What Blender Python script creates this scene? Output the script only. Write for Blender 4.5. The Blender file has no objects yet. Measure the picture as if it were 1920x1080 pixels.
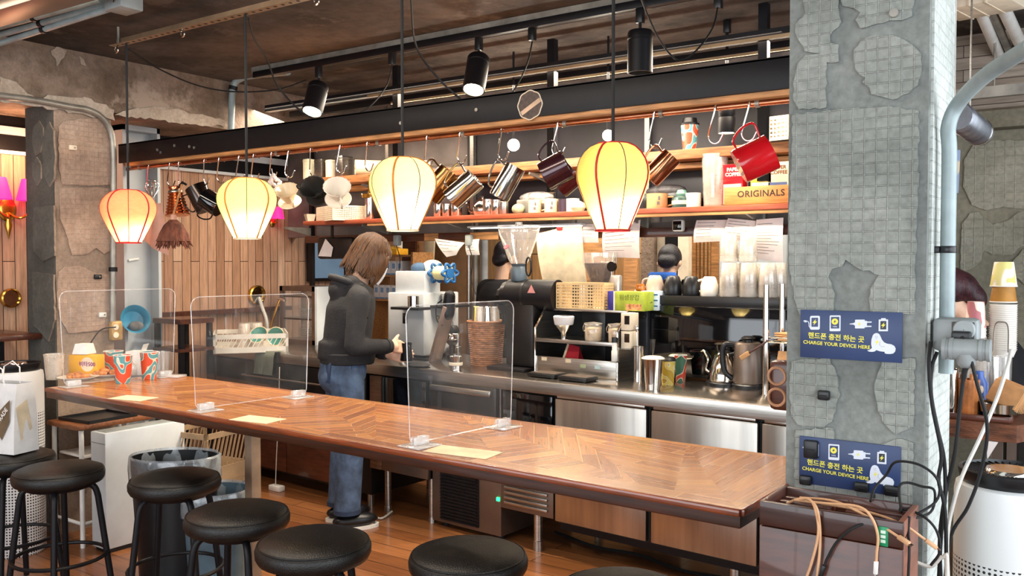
import bpy, bmesh, math, random
from mathutils import Vector, Matrix
random.seed(7)
S = bpy.context.scene
COL = S.collection
R = math.radians
# ------------------------------------------------------------------ camera, sky, daylight, exposure
FPX, PSI, PIT, CAMZ = 1650.0, R(34.7327), R(1.7357), 1.45
cam = bpy.data.objects.new('camera', bpy.data.cameras.new('camera'))
COL.objects.link(cam)
cam.data.sensor_width = 36.0
cam.data.lens = FPX / 1920 * 36
cam.data.clip_start = 0.02
cam.location = (0, 0, CAMZ)
cam.rotation_euler = (R(90) - PIT, 0, PSI)
S.camera = cam
S.view_settings.view_transform = 'Standard'
S.view_settings.look = 'None'
S.view_settings.exposure = 0.64
S.view_settings.gamma = 1.0
S.view_settings.use_curve_mapping = False
wd = bpy.data.worlds.new('daylight_sky')
S.world = wd
wd.use_nodes = True
wn = wd.node_tree.nodes
wn['Background'].inputs[0].default_value = (0.80, 0.90, 1.0, 1)
wn['Background'].inputs[1].default_value = 1.6
try:
    S.cycles.max_bounces = 8
    S.cycles.diffuse_bounces = 3
    S.cycles.glossy_bounces = 4
    S.cycles.transmission_bounces = 6
    S.cycles.transparent_max_bounces = 12
    S.cycles.caustics_reflective = False
    S.cycles.caustics_refractive = False
    S.cycles.sample_clamp_indirect = 4.0
except Exception:
    pass


def area(name, loc, rot, sx, sy, power, col):
    l = bpy.data.lights.new(name, 'AREA')
    l.shape = 'RECTANGLE'
    l.size, l.size_y, l.energy, l.color = sx, sy, power, col
    o = bpy.data.objects.new(name, l)
    o.location, o.rotation_euler = loc, rot
    COL.objects.link(o)
    return o


# daylight falling in through the street windows (behind the camera) and the side windows
area('street_window_daylight', (-1.6, -2.35, 1.5), (R(90), 0, 0), 5.6, 1.9, 66, (0.94, 0.97, 1.0))
area('side_window_daylight', (1.45, 1.3, 1.5), (R(90), 0, R(90)), 5.0, 1.7, 66, (0.91, 0.96, 1.0))
area('bar_fill_light', (-2.8, 1.5, 2.5), (R(12), 0, 0), 3.0, 0.3, 30, (1.0, 0.86, 0.70))  # added warm fill above the bar, no fixture there
area('counter_fill_light', (-2.9, 3.85, 2.4), (R(-10), 0, 0), 3.4, 0.25, 74, (1.0, 0.84, 0.66))  # added fill over the worktop to brighten the interior, no lamp modelled
area('kitchen_ceiling_light', (-2.2, 5.4, 2.5), (0, 0, 0), 3.2, 0.8, 62, (1.0, 0.90, 0.76))


# ------------------------------------------------------------------ geometry of the place
_fw = Vector((-math.sin(PSI) * math.cos(PIT), math.cos(PSI) * math.cos(PIT), -math.sin(PIT)))
_rt = Vector((math.cos(PSI), math.sin(PSI), 0))
_up = _rt.cross(_fw)


def at(px, py, X=None, Y=None, Z=None):
    """the point of a known plane of the room seen at a spot of the photograph"""
    d = _fw + _rt * ((px - 960) / FPX) + _up * ((540 - py) / FPX)
    t = X / d.x if X is not None else Y / d.y if Y is not None else (Z - CAMZ) / d.z
    return Vector((0, 0, CAMZ)) + d * t


def mpp(v):
    return (Vector(v) - Vector((0, 0, CAMZ))).dot(_fw) / FPX


# ------------------------------------------------------------------ mesh building
class B:
    def __init__(s):
        s.v, s.f, s.m, s.mi, s.T, s.uv = [], [], [], 0, None, None

    def add(s, vs, fs):
        n = len(s.v)
        if s.T is not None:
            vs = [s.T @ Vector(p) for p in vs]
        s.v.extend([tuple(p) for p in vs])
        s.f.extend([tuple(i + n for i in f) for f in fs])
        s.m.extend([s.mi] * len(fs))
        return s

    def box(s, x0, x1, y0, y1, z0, z1, bev=0.0, seg=2):
        if bev <= 0:
            vs = [(x, y, z) for z in (z0, z1) for y in (y0, y1) for x in (x0, x1)]
            return s.add(vs, [(0, 2, 3, 1), (4, 5, 7, 6), (0, 1, 5, 4), (2, 6, 7, 3), (0, 4, 6, 2), (1, 3, 7, 5)])
        bm = bmesh.new()
        bmesh.ops.create_cube(bm, size=1)
        for v in bm.verts:
            v.co = Vector(((x0 + x1) / 2 + v.co.x * (x1 - x0), (y0 + y1) / 2 + v.co.y * (y1 - y0), (z0 + z1) / 2 + v.co.z * (z1 - z0)))
        bmesh.ops.bevel(bm, geom=bm.edges[:], offset=min(bev, abs(x1 - x0) * .49, abs(y1 - y0) * .49, abs(z1 - z0) * .49), segments=seg, affect='EDGES', profile=0.5)
        bm.verts.index_update()
        vs = [v.co.copy() for v in bm.verts]
        fs = [[v.index for v in f.verts] for f in bm.faces]
        bm.free()
        return s.add(vs, fs)

    def cbox(s, c, d, bev=0.0):
        return s.box(c[0] - d[0] / 2, c[0] + d[0] / 2, c[1] - d[1] / 2, c[1] + d[1] / 2, c[2] - d[2] / 2, c[2] + d[2] / 2, bev)

    def bar(s, p, q, w, h=None, up=(0, 0, 1), bev=0.0):
        p, q = Vector(p), Vector(q)
        h = w if h is None else h
        d = (q - p)
        L = d.length
        d.normalize()
        u = Vector(up)
        if abs(d.dot(u)) > 0.98:
            u = Vector((1, 0, 0))
        x = d.cross(u).normalized()
        z = x.cross(d)
        T0 = s.T
        M = Matrix((x, d, z)).transposed().to_4x4()
        M.translation = p
        s.T = M if T0 is None else T0 @ M
        s.box(-w / 2, w / 2, 0, L, -h / 2, h / 2, bev)
        s.T = T0
        return s

    def lathe(s, prof, seg=24, c=(0, 0, 0), lobes=None):
        vs, fs = [], []
        n = len(prof)
        for i, (r, z) in enumerate(prof):
            for k in range(seg):
                a = 2 * math.pi * k / seg
                rr = r * (lobes(a, i) if lobes else 1)
                vs.append((c[0] + rr * math.cos(a), c[1] + rr * math.sin(a), c[2] + z))
        for i in range(n - 1):
            for k in range(seg):
                k2 = (k + 1) % seg
                fs.append((i * seg + k, i * seg + k2, (i + 1) * seg + k2, (i + 1) * seg + k))
        if prof[0][0] > 1e-5:
            pass
        return s.add(vs, fs)

    def disc(s, r, z, seg=24, c=(0, 0)):
        return s.add([(c[0] + r * math.cos(2 * math.pi * k / seg), c[1] + r * math.sin(2 * math.pi * k / seg), z) for k in range(seg)], [tuple(range(seg))])

    def cyl(s, p, q, r, r2=None, seg=16, caps=True):
        p, q = Vector(p), Vector(q)
        r2 = r if r2 is None else r2
        d = (q - p).normalized()
        x = d.orthogonal().normalized()
        y = d.cross(x)
        vs = []
        for c, rr in ((p, r), (q, r2)):
            for k in range(seg):
                a = 2 * math.pi * k / seg
                vs.append(c + (x * math.cos(a) + y * math.sin(a)) * rr)
        fs = [(k, (k + 1) % seg, seg + (k + 1) % seg, seg + k) for k in range(seg)]
        if caps:
            fs += [tuple(reversed(range(seg))), tuple(range(seg, 2 * seg))]
        return s.add(vs, fs)

    def tube(s, path, r, seg=8, closed=False):
        P = [Vector(p) for p in path]
        n = len(P)
        rs = r if isinstance(r, (list, tuple)) else [r] * n
        vs, fs = [], []
        x = None
        for i in range(n):
            if closed:
                d = (P[(i + 1) % n] - P[i - 1]).normalized()
            else:
                d = (P[min(i + 1, n - 1)] - P[max(i - 1, 0)]).normalized()
            if x is None:
                x = d.orthogonal().normalized()
            else:
                x = (x - d * x.dot(d))
                x = x.normalized() if x.length > 1e-6 else d.orthogonal().normalized()
            y = d.cross(x)
            for k in range(seg):
                a = 2 * math.pi * k / seg
                vs.append(P[i] + (x * math.cos(a) + y * math.sin(a)) * rs[i])
        m = n if closed else n - 1
        for i in range(m):
            j = (i + 1) % n
            for k in range(seg):
                k2 = (k + 1) % seg
                fs.append((i * seg + k, i * seg + k2, j * seg + k2, j * seg + k))
        if not closed:
            fs += [tuple(reversed(range(seg))), tuple(range((n - 1) * seg, n * seg))]
        return s.add(vs, fs)

    def prism(s, poly, z0, z1):
        n = len(poly)
        vs = [(p[0], p[1], z0) for p in poly] + [(p[0], p[1], z1) for p in poly]
        fs = [tuple(reversed(range(n))), tuple(range(n, 2 * n))] + [(k, (k + 1) % n, n + (k + 1) % n, n + k) for k in range(n)]
        return s.add(vs, fs)

    def ell(s, c, r, seg=16, rings=10):
        r = (r, r, r) if not isinstance(r, (list, tuple)) else r
        vs, fs = [(c[0], c[1], c[2] - r[2])], []
        for i in range(1, rings):
            t = math.pi * i / rings - math.pi / 2
            for k in range(seg):
                a = 2 * math.pi * k / seg
                vs.append((c[0] + r[0] * math.cos(t) * math.cos(a), c[1] + r[1] * math.cos(t) * math.sin(a), c[2] + r[2] * math.sin(t)))
        vs.append((c[0], c[1], c[2] + r[2]))
        for k in range(seg):
            fs.append((0, 1 + (k + 1) % seg, 1 + k))
            b = 1 + (rings - 2) * seg
            fs.append((len(vs) - 1, b + k, b + (k + 1) % seg))
        for i in range(rings - 2):
            for k in range(seg):
                a, b = 1 + i * seg, 1 + (i + 1) * seg
                fs.append((a + k, a + (k + 1) % seg, b + (k + 1) % seg, b + k))
        return s.add(vs, fs)

    def cap(s, p, q, r, r2=None, seg=14):
        """tapered capsule"""
        r2 = r if r2 is None else r2
        p, q = Vector(p), Vector(q)
        s.cyl(p, q, r, r2, seg, True)
        s.ell(p, r, seg, 8)
        return s.ell(q, r2, seg, 8)

    def sheet(s, pts):
        """rows of points -> surface"""
        n, m = len(pts), len(pts[0])
        return s.add([p for row in pts for p in row], [(i * m + j, i * m + j + 1, (i + 1) * m + j + 1, (i + 1) * m + j) for i in range(n - 1) for j in range(m - 1)])


def tag(o, label=None, cat=None, group=None, kind=None):
    for k, v in (('label', label), ('category', cat), ('group', group), ('kind', kind)):
        if v:
            o[k] = v
    return o


def ob(name, b, mat, par=None, loc=None, rot=None, smooth=40, fix=True, **tags):
    me = bpy.data.meshes.new(name)
    me.from_pydata(b.v, [], b.f)
    for m in (mat if isinstance(mat, (list, tuple)) else [mat]):
        me.materials.append(m)
    me.polygons.foreach_set('material_index', b.m)
    if fix:
        bm = bmesh.new()
        bm.from_mesh(me)
        bmesh.ops.recalc_face_normals(bm, faces=bm.faces[:])
        bm.to_mesh(me)
        bm.free()
    if smooth:
        me.polygons.foreach_set('use_smooth', [True] * len(me.polygons))
        me.set_sharp_from_angle(angle=R(smooth))
    me.update()
    o = bpy.data.objects.new(name, me)
    COL.objects.link(o)
    if par is not None:
        o.parent = par
    if loc is not None:
        o.location = loc
    if rot is not None:
        o.rotation_euler = rot if isinstance(rot, (tuple, list)) else (0, 0, rot)
    return tag(o, **tags)


def thing(name, label, cat, loc=(0, 0, 0), rot=0, group=None):
    o = bpy.data.objects.new(name, None)
    o.empty_display_size = 0.05
    COL.objects.link(o)
    o.location = loc
    o.rotation_euler = rot if isinstance(rot, (tuple, list)) else (0, 0, rot)
    return tag(o, label, cat, group)


def dup(root, loc, rot=None, label=None, group=None, scale=None):
    r = root.copy()
    COL.objects.link(r)
    r.location = loc
    if rot is not None:
        r.rotation_euler = rot if isinstance(rot, (tuple, list)) else (0, 0, rot)
    if scale is not None:
        r.scale = scale if isinstance(scale, (tuple, list)) else (scale,) * 3
    if label:
        r['label'] = label
    if group:
        r['group'] = group
    for ch in list(root.children):
        c = ch.copy()
        COL.objects.link(c)
        c.parent = r
        for g in list(ch.children):
            d = g.copy()
            COL.objects.link(d)
            d.parent = c
    return r


def text(body, size, mat, par, M, name='lettering', ext=0.0004, spacing=1.0, bold=0.0):
    cu = bpy.data.curves.new(name, 'FONT')
    cu.body, cu.size, cu.extrude, cu.space_character, cu.offset = body, size, ext, spacing, bold
    cu.align_x, cu.align_y = 'CENTER', 'CENTER'
    cu.resolution_u = 3
    t = bpy.data.objects.new(name, cu)
    COL.objects.link(t)
    me = bpy.data.meshes.new_from_object(t.evaluated_get(bpy.context.evaluated_depsgraph_get()))
    bpy.data.objects.remove(t)
    bpy.data.curves.remove(cu)
    me.materials.clear()
    me.materials.append(mat)
    o = bpy.data.objects.new(name, me)
    COL.objects.link(o)
    o.parent = par
    o.matrix_local = M
    return o


def blend(name, b, mat, par=None, voxel=0.008, smooth=6, fac=0.5, **kw):
    """one continuous skin over overlapping volumes"""
    o = ob('tmp', b, mat, smooth=0)
    m = o.modifiers.new('r', 'REMESH')
    m.mode, m.voxel_size, m.adaptivity = 'VOXEL', voxel, 0
    if smooth:
        k = o.modifiers.new('s', 'SMOOTH')
        k.factor, k.iterations = fac, smooth
    me = bpy.data.meshes.new_from_object(o.evaluated_get(bpy.context.evaluated_depsgraph_get()))
    old = o.data
    bpy.data.objects.remove(o)
    bpy.data.meshes.remove(old)
    me.name = name
    me.materials.clear()
    me.materials.append(mat)
    me.polygons.foreach_set('use_smooth', [True] * len(me.polygons))
    o = bpy.data.objects.new(name, me)
    COL.objects.link(o)
    if par is not None:
        o.parent = par
    return tag(o, **kw)


# ------------------------------------------------------------------ materials
def lin(h):
    c = [int(h[i:i + 2], 16) / 255 for i in (0, 2, 4)]
    return tuple(x / 12.92 if x <= 0.04045 else ((x + 0.055) / 1.055) ** 2.4 for x in c) + (1,)


class N:
    """small wrapper round a material's node tree"""
    def __init__(s, name):
        s.mat = bpy.data.materials.new(name)
        s.mat.use_nodes = True
        s.t = s.mat.node_tree
        s.p = s.t.nodes['Principled BSDF']
        s.out = s.t.nodes['Material Output']

    def n(s, kind, **kw):
        x = s.t.nodes.new('ShaderNode' + kind)
        for k, v in kw.items():
            setattr(x, k, v)
        return x

    def l(s, a, b):
        s.t.links.new(a, b)

    def coord(s, scale=(1, 1, 1), rot=(0, 0, 0), src='Object'):
        tc, mp = s.n('TexCoord'), s.n('Mapping')
        s.l(tc.outputs[src], mp.inputs[0])
        mp.inputs['Scale'].default_value = scale
        mp.inputs['Rotation'].default_value = rot
        return mp.outputs[0]

    def noise(s, co, scale, detail=4, rough=0.55):
        x = s.n('TexNoise')
        s.l(co, x.inputs['Vector'])
        x.inputs['Scale'].default_value, x.inputs['Detail'].default_value, x.inputs['Roughness'].default_value = scale, detail, rough
        return x.outputs[0]

    def ramp(s, fac, stops):
        x = s.n('ValToRGB')
        e = x.color_ramp.elements
        while len(e) < len(stops):
            e.new(0.5)
        for i, (p, c) in enumerate(stops):
            e[i].position, e[i].color = p, lin(c) if isinstance(c, str) else (c, c, c, 1)
        s.l(fac, x.inputs[0])
        return x.outputs[0]

    def mix(s, fac, a, b, mode='MIX'):
        x = s.n('Mix', data_type='RGBA', blend_type=mode)
        for v, i in ((fac, 0), (a, 6), (b, 7)):
            if hasattr(v, 'is_linked') or hasattr(v, 'links'):
                s.l(v, x.inputs[i])
            else:
                x.inputs[i].default_value = lin(v) if isinstance(v, str) else v
        return x.outputs[2]

    def bump(s, h, dist, strength=1.0, normal=None):
        x = s.n('Bump')
        x.inputs['Strength'].default_value, x.inputs['Distance'].default_value = strength, dist
        s.l(h, x.inputs['Height'])
        if normal is not None:
            s.l(normal, x.inputs['Normal'])
        return x.outputs[0]

    def base(s, c):
        s.l(c, s.p.inputs['Base Color'])

    def set(s, **kw):
        for k, v in kw.items():
            s.p.inputs[k.replace('_', ' ')].default_value = v
        return s


def shade(h, f):
    return ''.join('%02x' % max(0, min(255, round(int(h[i:i + 2], 16) * f))) for i in (0, 2, 4))


def mat(name, col, rough=0.5, metal=0.0, var=0.15, scale=9.0, bump=0.0, bscale=60.0, stretch=(1, 1, 1), coat=0.0, trans=0.0, emit=None, estr=0.0, ior=1.45, spec=0.5):
    n = N(name)
    co = n.coord(stretch)
    f = n.noise(co, scale)
    n.base(n.ramp(f, [(0.3, shade(col, 1 - var)), (0.7, shade(col, 1 + var * 0.6))]))
    n.set(Roughness=rough, Metallic=metal, Coat_Weight=coat, Transmission_Weight=trans, IOR=ior, Specular_IOR_Level=spec)
    if bump:
        n.l(n.bump(n.noise(co, bscale), bump), n.p.inputs['Normal'])
    if emit:
        n.p.inputs['Emission Color'].default_value = lin(emit)
        n.p.inputs['Emission Strength'].default_value = estr
    return n.mat


def clear(name, col='ffffff', rough=0.03, alpha=0.16, tint=None):
    """thin clear plastic or glass: mostly see-through with a mirror-like skin"""
    n = N(name)
    n.t.nodes.remove(n.p)
    tr, gl, mx, lw = n.n('BsdfTransparent'), n.n('BsdfGlossy'), n.n('MixShader'), n.n('LayerWeight')
    df, mx2 = n.n('BsdfDiffuse'), n.n('MixShader')
    tr.inputs[0].default_value = lin(tint or 'ffffff')
    gl.inputs['Roughness'].default_value = rough
    df.inputs[0].default_value = lin(col)
    lw.inputs[0].default_value = 0.5
    ns = n.noise(n.coord(), 14)
    ml = n.n('Math', operation='MULTIPLY')
    n.l(ns, ml.inputs[0])
    ml.inputs[1].default_value = alpha * 2
    n.l(ml.outputs[0], mx2.inputs[0])
    n.l(tr.outputs[0], mx2.inputs[1])
    n.l(df.outputs[0], mx2.inputs[2])
    mm = n.n('Math', operation='MULTIPLY_ADD')
    pw = n.n('Math', operation='POWER')
    n.l(lw.outputs['Facing'], pw.inputs[0])
    pw.inputs[1].default_value = 4.0
    n.l(pw.outputs[0], mm.inputs[0])
    mm.inputs[1].default_value, mm.inputs[2].default_value = 0.75, 0.085
    n.l(mm.outputs[0], mx.inputs[0])
    n.l(mx2.outputs[0], mx.inputs[1])
    n.l(gl.outputs[0], mx.inputs[2])
    n.l(mx.outputs[0], n.out.inputs[0])
    return n.mat


def planks(name, cols, w, l, axes, rough=0.5, gap=0.0016, grain=0.0006, coat=0.0, src='Object', gapcol='1a0f08', streak=18.0):
    """boards: w wide, l long; axes maps object space so that x runs along the boards and y across"""
    n = N(name)
    co = n.coord((1, 1, 1), axes, src)
    br = n.n('TexBrick')
    n.l(co, br.inputs['Vector'])
    br.offset, br.squash = 0.37, 1.0
    for k, v in (('Scale', 1.0), ('Mortar Size', gap), ('Mortar Smooth', 0.2), ('Bias', 0.0), ('Brick Width', l), ('Row Height', w)):
        br.inputs[k].default_value = v
    br.inputs['Color1'].default_value, br.inputs['Color2'].default_value, br.inputs['Mortar'].default_value = (0, 0, 0, 1), (1, 1, 1, 1), (0.5, 0.5, 0.5, 1)
    k = len(cols)
    tone = n.ramp(br.outputs['Color'], [(i / (k - 1), c) for i, c in enumerate(cols)])
    mp = n.n('Mapping')
    n.l(co, mp.inputs[0])
    mp.inputs['Scale'].default_value = (1.2, streak, 1.2)
    g = n.noise(mp.outputs[0], 4.0, 5, 0.65)
    dark = n.ramp(g, [(0.3, 0.62), (0.62, 1.08)])
    c = n.mix(1.0, tone, dark, 'MULTIPLY')
    c = n.mix(br.outputs['Fac'], c, gapcol)
    n.base(c)
    n.set(Roughness=rough, Coat_Weight=coat, Coat_Roughness=0.08)
    inv = n.n('Math', operation='MULTIPLY_ADD')
    n.l(br.outputs['Fac'], inv.inputs[0])
    inv.inputs[1].default_value, inv.inputs[2].default_value = -1.0, 1.0
    b1 = n.bump(inv.outputs[0], 0.002)
    n.l(n.bump(g, grain, 1.0, b1), n.p.inputs['Normal'])
    return n.mat


def concrete(name, cols, scale=3.0, rough=0.85, bump=0.004, grid=None, axes=(0, 0, 0), line=None, blot=None, ld=0.003):
    """old concrete, with the print of mosaic tiles when grid is the tile size"""
    n = N(name)
    co = n.coord()
    a, b = n.noise(co, scale, 8, 0.65), n.noise(co, scale * 14, 5, 0.6)
    c = n.ramp(a, [(0.28 + 0.44 * i / (len(cols) - 1), x) for i, x in enumerate(cols)])
    c = n.mix(0.45, c, n.ramp(b, [(0.3, 0.35), (0.7, 0.75)]), 'OVERLAY')
    if blot:
        c = n.mix(n.ramp(n.noise(co, 1.9, 7, 0.7), [(0.56, 0.0), (0.62, 1.0)]), c, blot)
    nb = n.bump(b, bump, 0.7, n.bump(a, bump * 4, 0.5))
    if grid:
        cg = n.coord((1, 1, 1), axes)
        ds = n.n('Mix', data_type='RGBA', blend_type='LINEAR_LIGHT')
        ds.inputs[0].default_value = grid * 0.1
        n.l(cg, ds.inputs[6])
        nz = n.n('TexNoise')
        nz.inputs['Scale'].default_value = 9
        n.l(cg, nz.inputs['Vector'])
        n.l(nz.outputs['Color'], ds.inputs[7])
        br = n.n('TexBrick')
        n.l(ds.outputs[2], br.inputs['Vector'])
        br.offset = 0
        for k, v in (('Scale', 1.0), ('Mortar Size', grid * 0.075), ('Mortar Smooth', 0.6), ('Brick Width', grid), ('Row Height', grid)):
            br.inputs[k].default_value = v
        br.inputs['Color1'].default_value, br.inputs['Color2'].default_value, br.inputs['Mortar'].default_value = (0.40, 0.40, 0.40, 1), (0.53, 0.53, 0.53, 1), (0.74, 0.74, 0.74, 1)
        wear = n.ramp(n.noise(co, 7, 5), [(0.35, 0.15), (0.6, 1.0)])
        fc = n.n('Math', operation='MULTIPLY')
        n.l(wear, fc.inputs[0])
        fc.inputs[1].default_value = 0.55
        c = n.mix(fc.outputs[0], c, br.outputs['Color'], 'OVERLAY')
        nb = n.bump(br.outputs['Fac'], ld, 1.0, nb)
    n.base(c)
    n.set(Roughness=rough, Specular_IOR_Level=0.3)
    n.l(nb, n.p.inputs['Normal'])
    return n.mat


WALLWOOD = planks('wall_boards', ['9c7459', 'b58b6d', 'c49d81', 'a98066', 'cfab90'], 0.068, 2.3, (0, R(90), 0), 0.55, 0.0022, gapcol='2a170c')
FLOORWOOD = planks('floor_boards', ['643a20', '7f4e2b', '8e5b36', '724226'], 0.11, 1.7, (0, 0, 0), 0.32, 0.0022, coat=0.3)
BARWOOD = planks('parquet_strips', ['8e4d20', 'ad662c', 'c07b39', '9d5a28', 'cc8c4a'], 0.045, 0.62, (0, 0, 0), 0.26, 0.0015, 0.0002, coat=0.25, src='UV', gapcol='dca670', streak=26)
DARKWOOD = mat('dark_wood', '4a2414', 0.4, var=0.3, scale=5, stretch=(1.5, 14, 14), coat=0.3)
REDWOOD = mat('red_stained_wood', '9c4a30', 0.45, var=0.22, scale=5, stretch=(1.5, 16, 16), coat=0.2)
OAK = mat('raw_pine_wood', 'b98452', 0.55, var=0.25, scale=5, stretch=(1.5, 18, 18))
BOXWOOD = mat('mahogany_panel', '522a1c', 0.38, var=0.28, scale=4, stretch=(2, 2, 12), coat=0.35)
CONC = concrete('ceiling_concrete', ['211c1a', '38312d', '544b45', '2c2623'], 1.6, blot='5f564f')
BEAMC = concrete('beam_concrete', ['4a3c31', '6b5a4b', '8a786a', '5a4a3c'], 2.6, bump=0.008, blot='a08f80')
PILC = concrete('pillar_mortar', ['606461', '757975', '878a85'], 4.0, bump=0.003)
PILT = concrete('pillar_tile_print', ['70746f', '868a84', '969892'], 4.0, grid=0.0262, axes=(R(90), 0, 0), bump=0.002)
PILLIT = concrete('pillar_lit_print', ['a2a7a2', 'bcc0ba', 'cfd2cc'], 4.0, grid=0.0262, axes=(0, R(90), 0), bump=0.004)  # paler copy of the tile print, daylight put into its colour
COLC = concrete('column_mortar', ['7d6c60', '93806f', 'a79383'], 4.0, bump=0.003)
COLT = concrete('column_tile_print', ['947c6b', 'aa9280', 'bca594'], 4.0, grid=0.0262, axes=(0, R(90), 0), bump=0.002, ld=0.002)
COLSHADE = concrete('column_shaded_mortar', ['3b3a36', '4a4945', '5a5853'], 4.0, bump=0.004)  # darker copy of the column mortar, shade put into its colour
FART = concrete('far_tile_print', ['7d7a6c', '938f80', 'a6a293'], 4.0, grid=0.045, axes=(R(90), 0, 0), bump=0.002)
BOARDC = planks('boarded_concrete', ['8c7a6b', 'a08d7d', '7c695b', '93674f'], 0.12, 2.4, (0, 0, R(90)), 0.8, 0.003, gapcol='3a2d25')
STEEL = mat('brushed_steel', 'b9b4ad', 0.3, 1.0, 0.12, 4, stretch=(1, 1, 40))
STEELD = mat('steel_door', 'b4aea6', 0.3, 1.0, 0.14, 3, stretch=(5, .5, .3))
STEELB = mat('brownish_steel', '7d6f66', 0.42, 0.85, 0.1, 4)
CHROME = mat('polished_steel', 'd8d2ca', 0.1, 1.0, 0.05, 4)
COPPER = mat('polished_copper', 'd98a63', 0.14, 1.0, 0.08, 5)
BRASS = mat('brass', 'c79a45', 0.25, 1.0, 0.12, 8)
COPPIPE = mat('copper_pipe', 'c98a6a', 0.25, 1.0, 0.18, 8)
BLACKM = mat('black_painted_steel', '100e11', 0.45, 0.0, 0.25, 20, spec=0.3)
BLACKP = mat('black_plastic', '141416', 0.35, 0, 0.2, 20)
BLACKG = mat('black_glass', '08080a', 0.06, 0, 0.1, 5, coat=0.6)
BLACKL = mat('black_leather', '171412', 0.36, 0, 0.3, 30, bump=0.0015, bscale=260)
RUBBER = mat('black_rubber', '101012', 0.7, 0, 0.2, 20)
GALV = mat('galvanised_pipe', '9a958c', 0.42, 0.55, 0.2, 9)
GREYPIPE = mat('grey_painted_pipe', '8f9c9d', 0.42, 0.1, 0.14, 9)
GREYPLAS = mat('grey_plastic', '8c9191', 0.45, 0, 0.1, 12)
WHITEP = mat('white_plastic', 'e4e2dd', 0.35, 0, 0.05, 12)
WHITEM = mat('white_enamel', 'cdd3d6', 0.3, 0, 0.05, 6, coat=0.3)
CREAMP = mat('cream_plastic', 'e6d6bd', 0.5, 0, 0.08, 12)
CERAM = mat('white_ceramic', 'efe6d8', 0.2, 0, 0.05, 9, coat=0.5)
CREAM = mat('cream_ceramic', 'e8cfa6', 0.35, 0, 0.12, 12)
PAPER = mat('white_paper', 'ece6e2', 0.8, 0, 0.05, 12)
PINKPAPER = mat('printed_paper', 'ecdcd6', 0.8, 0, 0.06, 12)
KRAFT = mat('kraft_paper', 'c79565', 0.8, 0, 0.14, 14, bump=0.001)
CREAMPAPER = mat('cream_paper', 'ead6b4', 0.8, 0, 0.1, 14)
INK = mat('grey_ink', '6b615e', 0.8, 0, 0.1)
CARD = mat('brown_cardboard', '9a734e', 0.8, 0, 0.12, 9)
WICKER = mat('woven_straw', 'a8714a', 0.75, 0, 0.35, 30, bump=0.003, bscale=110, stretch=(1, 1, 2.5))
BLUEB = mat('blue_bowl_plastic', '2f8fb4', 0.35, 0, 0.12, 9)
GREENB = mat('green_plate_glaze', '3f8a7d', 0.3, 0, 0.12, 12, coat=0.4)
REDP = mat('red_enamel', 'c2101c', 0.22, 0, 0.1, 9, coat=0.6)
DARKRED = mat('dark_red_enamel', '3a1820', 0.2, 0.3, 0.2, 9, coat=0.6)
YELLOW = mat('yellow_card', 'f0b22c', 0.5, 0, 0.08, 9)
LIME = mat('green_printed_card', 'a9b83c', 0.5, 0, 0.14, 18)
NAVY = mat('navy_sign_board', '283a62', 0.4, 0, 0.08, 9)
SIGNW = mat('sign_white', 'd5dbe6', 0.5, 0, 0.03)
SIGNY = mat('sign_yellow', 'e6dc55', 0.5, 0, 0.03)
SIGNG = mat('sign_grey_line', '8d95a5', 0.5, 0, 0.03)
PURPLE = mat('purple_print', '8a3f7a', 0.5)
PINKC = mat('pink_cloth', 'e8b5a0', 0.85, 0, 0.08, 9)
DENIM = mat('blue_denim', '465873', 0.85, 0, 0.32, 14, bump=0.0015, bscale=160)
HOODIE = mat('black_fleece', '222225', 0.9, 0, 0.25, 12, bump=0.002, bscale=90)
SKIN = mat('skin', 'e3b89c', 0.5, 0, 0.07, 14)
HAIRB = mat('brown_hair', '50351f', 0.36, 0, 0.5, 9, stretch=(16, 16, 1.2), bump=0.004, bscale=14)
HAIRK = mat('black_hair', '17121a', 0.4, 0, 0.4, 9, stretch=(14, 14, 1.5), bump=0.003, bscale=20)
HAIRR = mat('dark_red_hair', '3a1a22', 0.4, 0, 0.5, 9, stretch=(14, 14, 1.5), bump=0.003, bscale=20)
FEATHER = mat('brown_feathers', '6e4232', 0.9, 0, 0.45, 40, bump=0.006, bscale=60, stretch=(1, 1, 0.2))
ORANGEC = mat('orange_cable', 'd0a078', 0.55, 0, 0.1, 20)
WHITEC = mat('white_cable', 'cfcac2', 0.5, 0, 0.08, 20)
LINER = clear('bin_liner_film', 'd5dde2', 0.2, 0.34)
BIN = mat('blue_grey_bin', '5e7480', 0.45, 0, 0.12, 9)
ACRYL = clear('acrylic_sheet', 'e6eef2', 0.02, 0.035)
ACREDGE = clear('acrylic_edge', 'ffffff', 0.1, 0.30)
GLASS = clear('thin_clear_plastic', 'f2ece4', 0.05, 0.10)
FROST = clear('frosted_plastic', 'efe3d3', 0.2, 0.34)
WATER = mat('brown_beans', '4a3028', 0.6, 0, 0.5, 60, bump=0.006, bscale=110)
ICE = mat('pale_pasta', 'd9b98a', 0.6, 0, 0.3, 60, bump=0.004, bscale=80)
CUPRED = mat('cup_red_print', 'd1502f', 0.5)
CUPTEAL = mat('cup_teal_print', '5b9aa0', 0.5)
CUPWHITE = mat('paper_cup_white', 'ece7df', 0.55, 0, 0.04)
LENS = mat('lamp_lens', 'fff2d8', 0.3, emit='fff0d0', estr=60)
LENSOFF = mat('faint_glow_lens', '6b5a48', 0.2, emit='ffdca0', estr=0.5)  # lens of the unlit spot, given a weak warm emission
GREENLED = mat('green_light', '20d070', 0.4, emit='20e070', estr=3)
TVG = mat('screen_reflection_tone', '5d7286', 0.2, 0, 0.2, 3, emit='6f8aa5', estr=0.25)  # blue-grey reflection put into the screen's colour and emission
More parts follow.
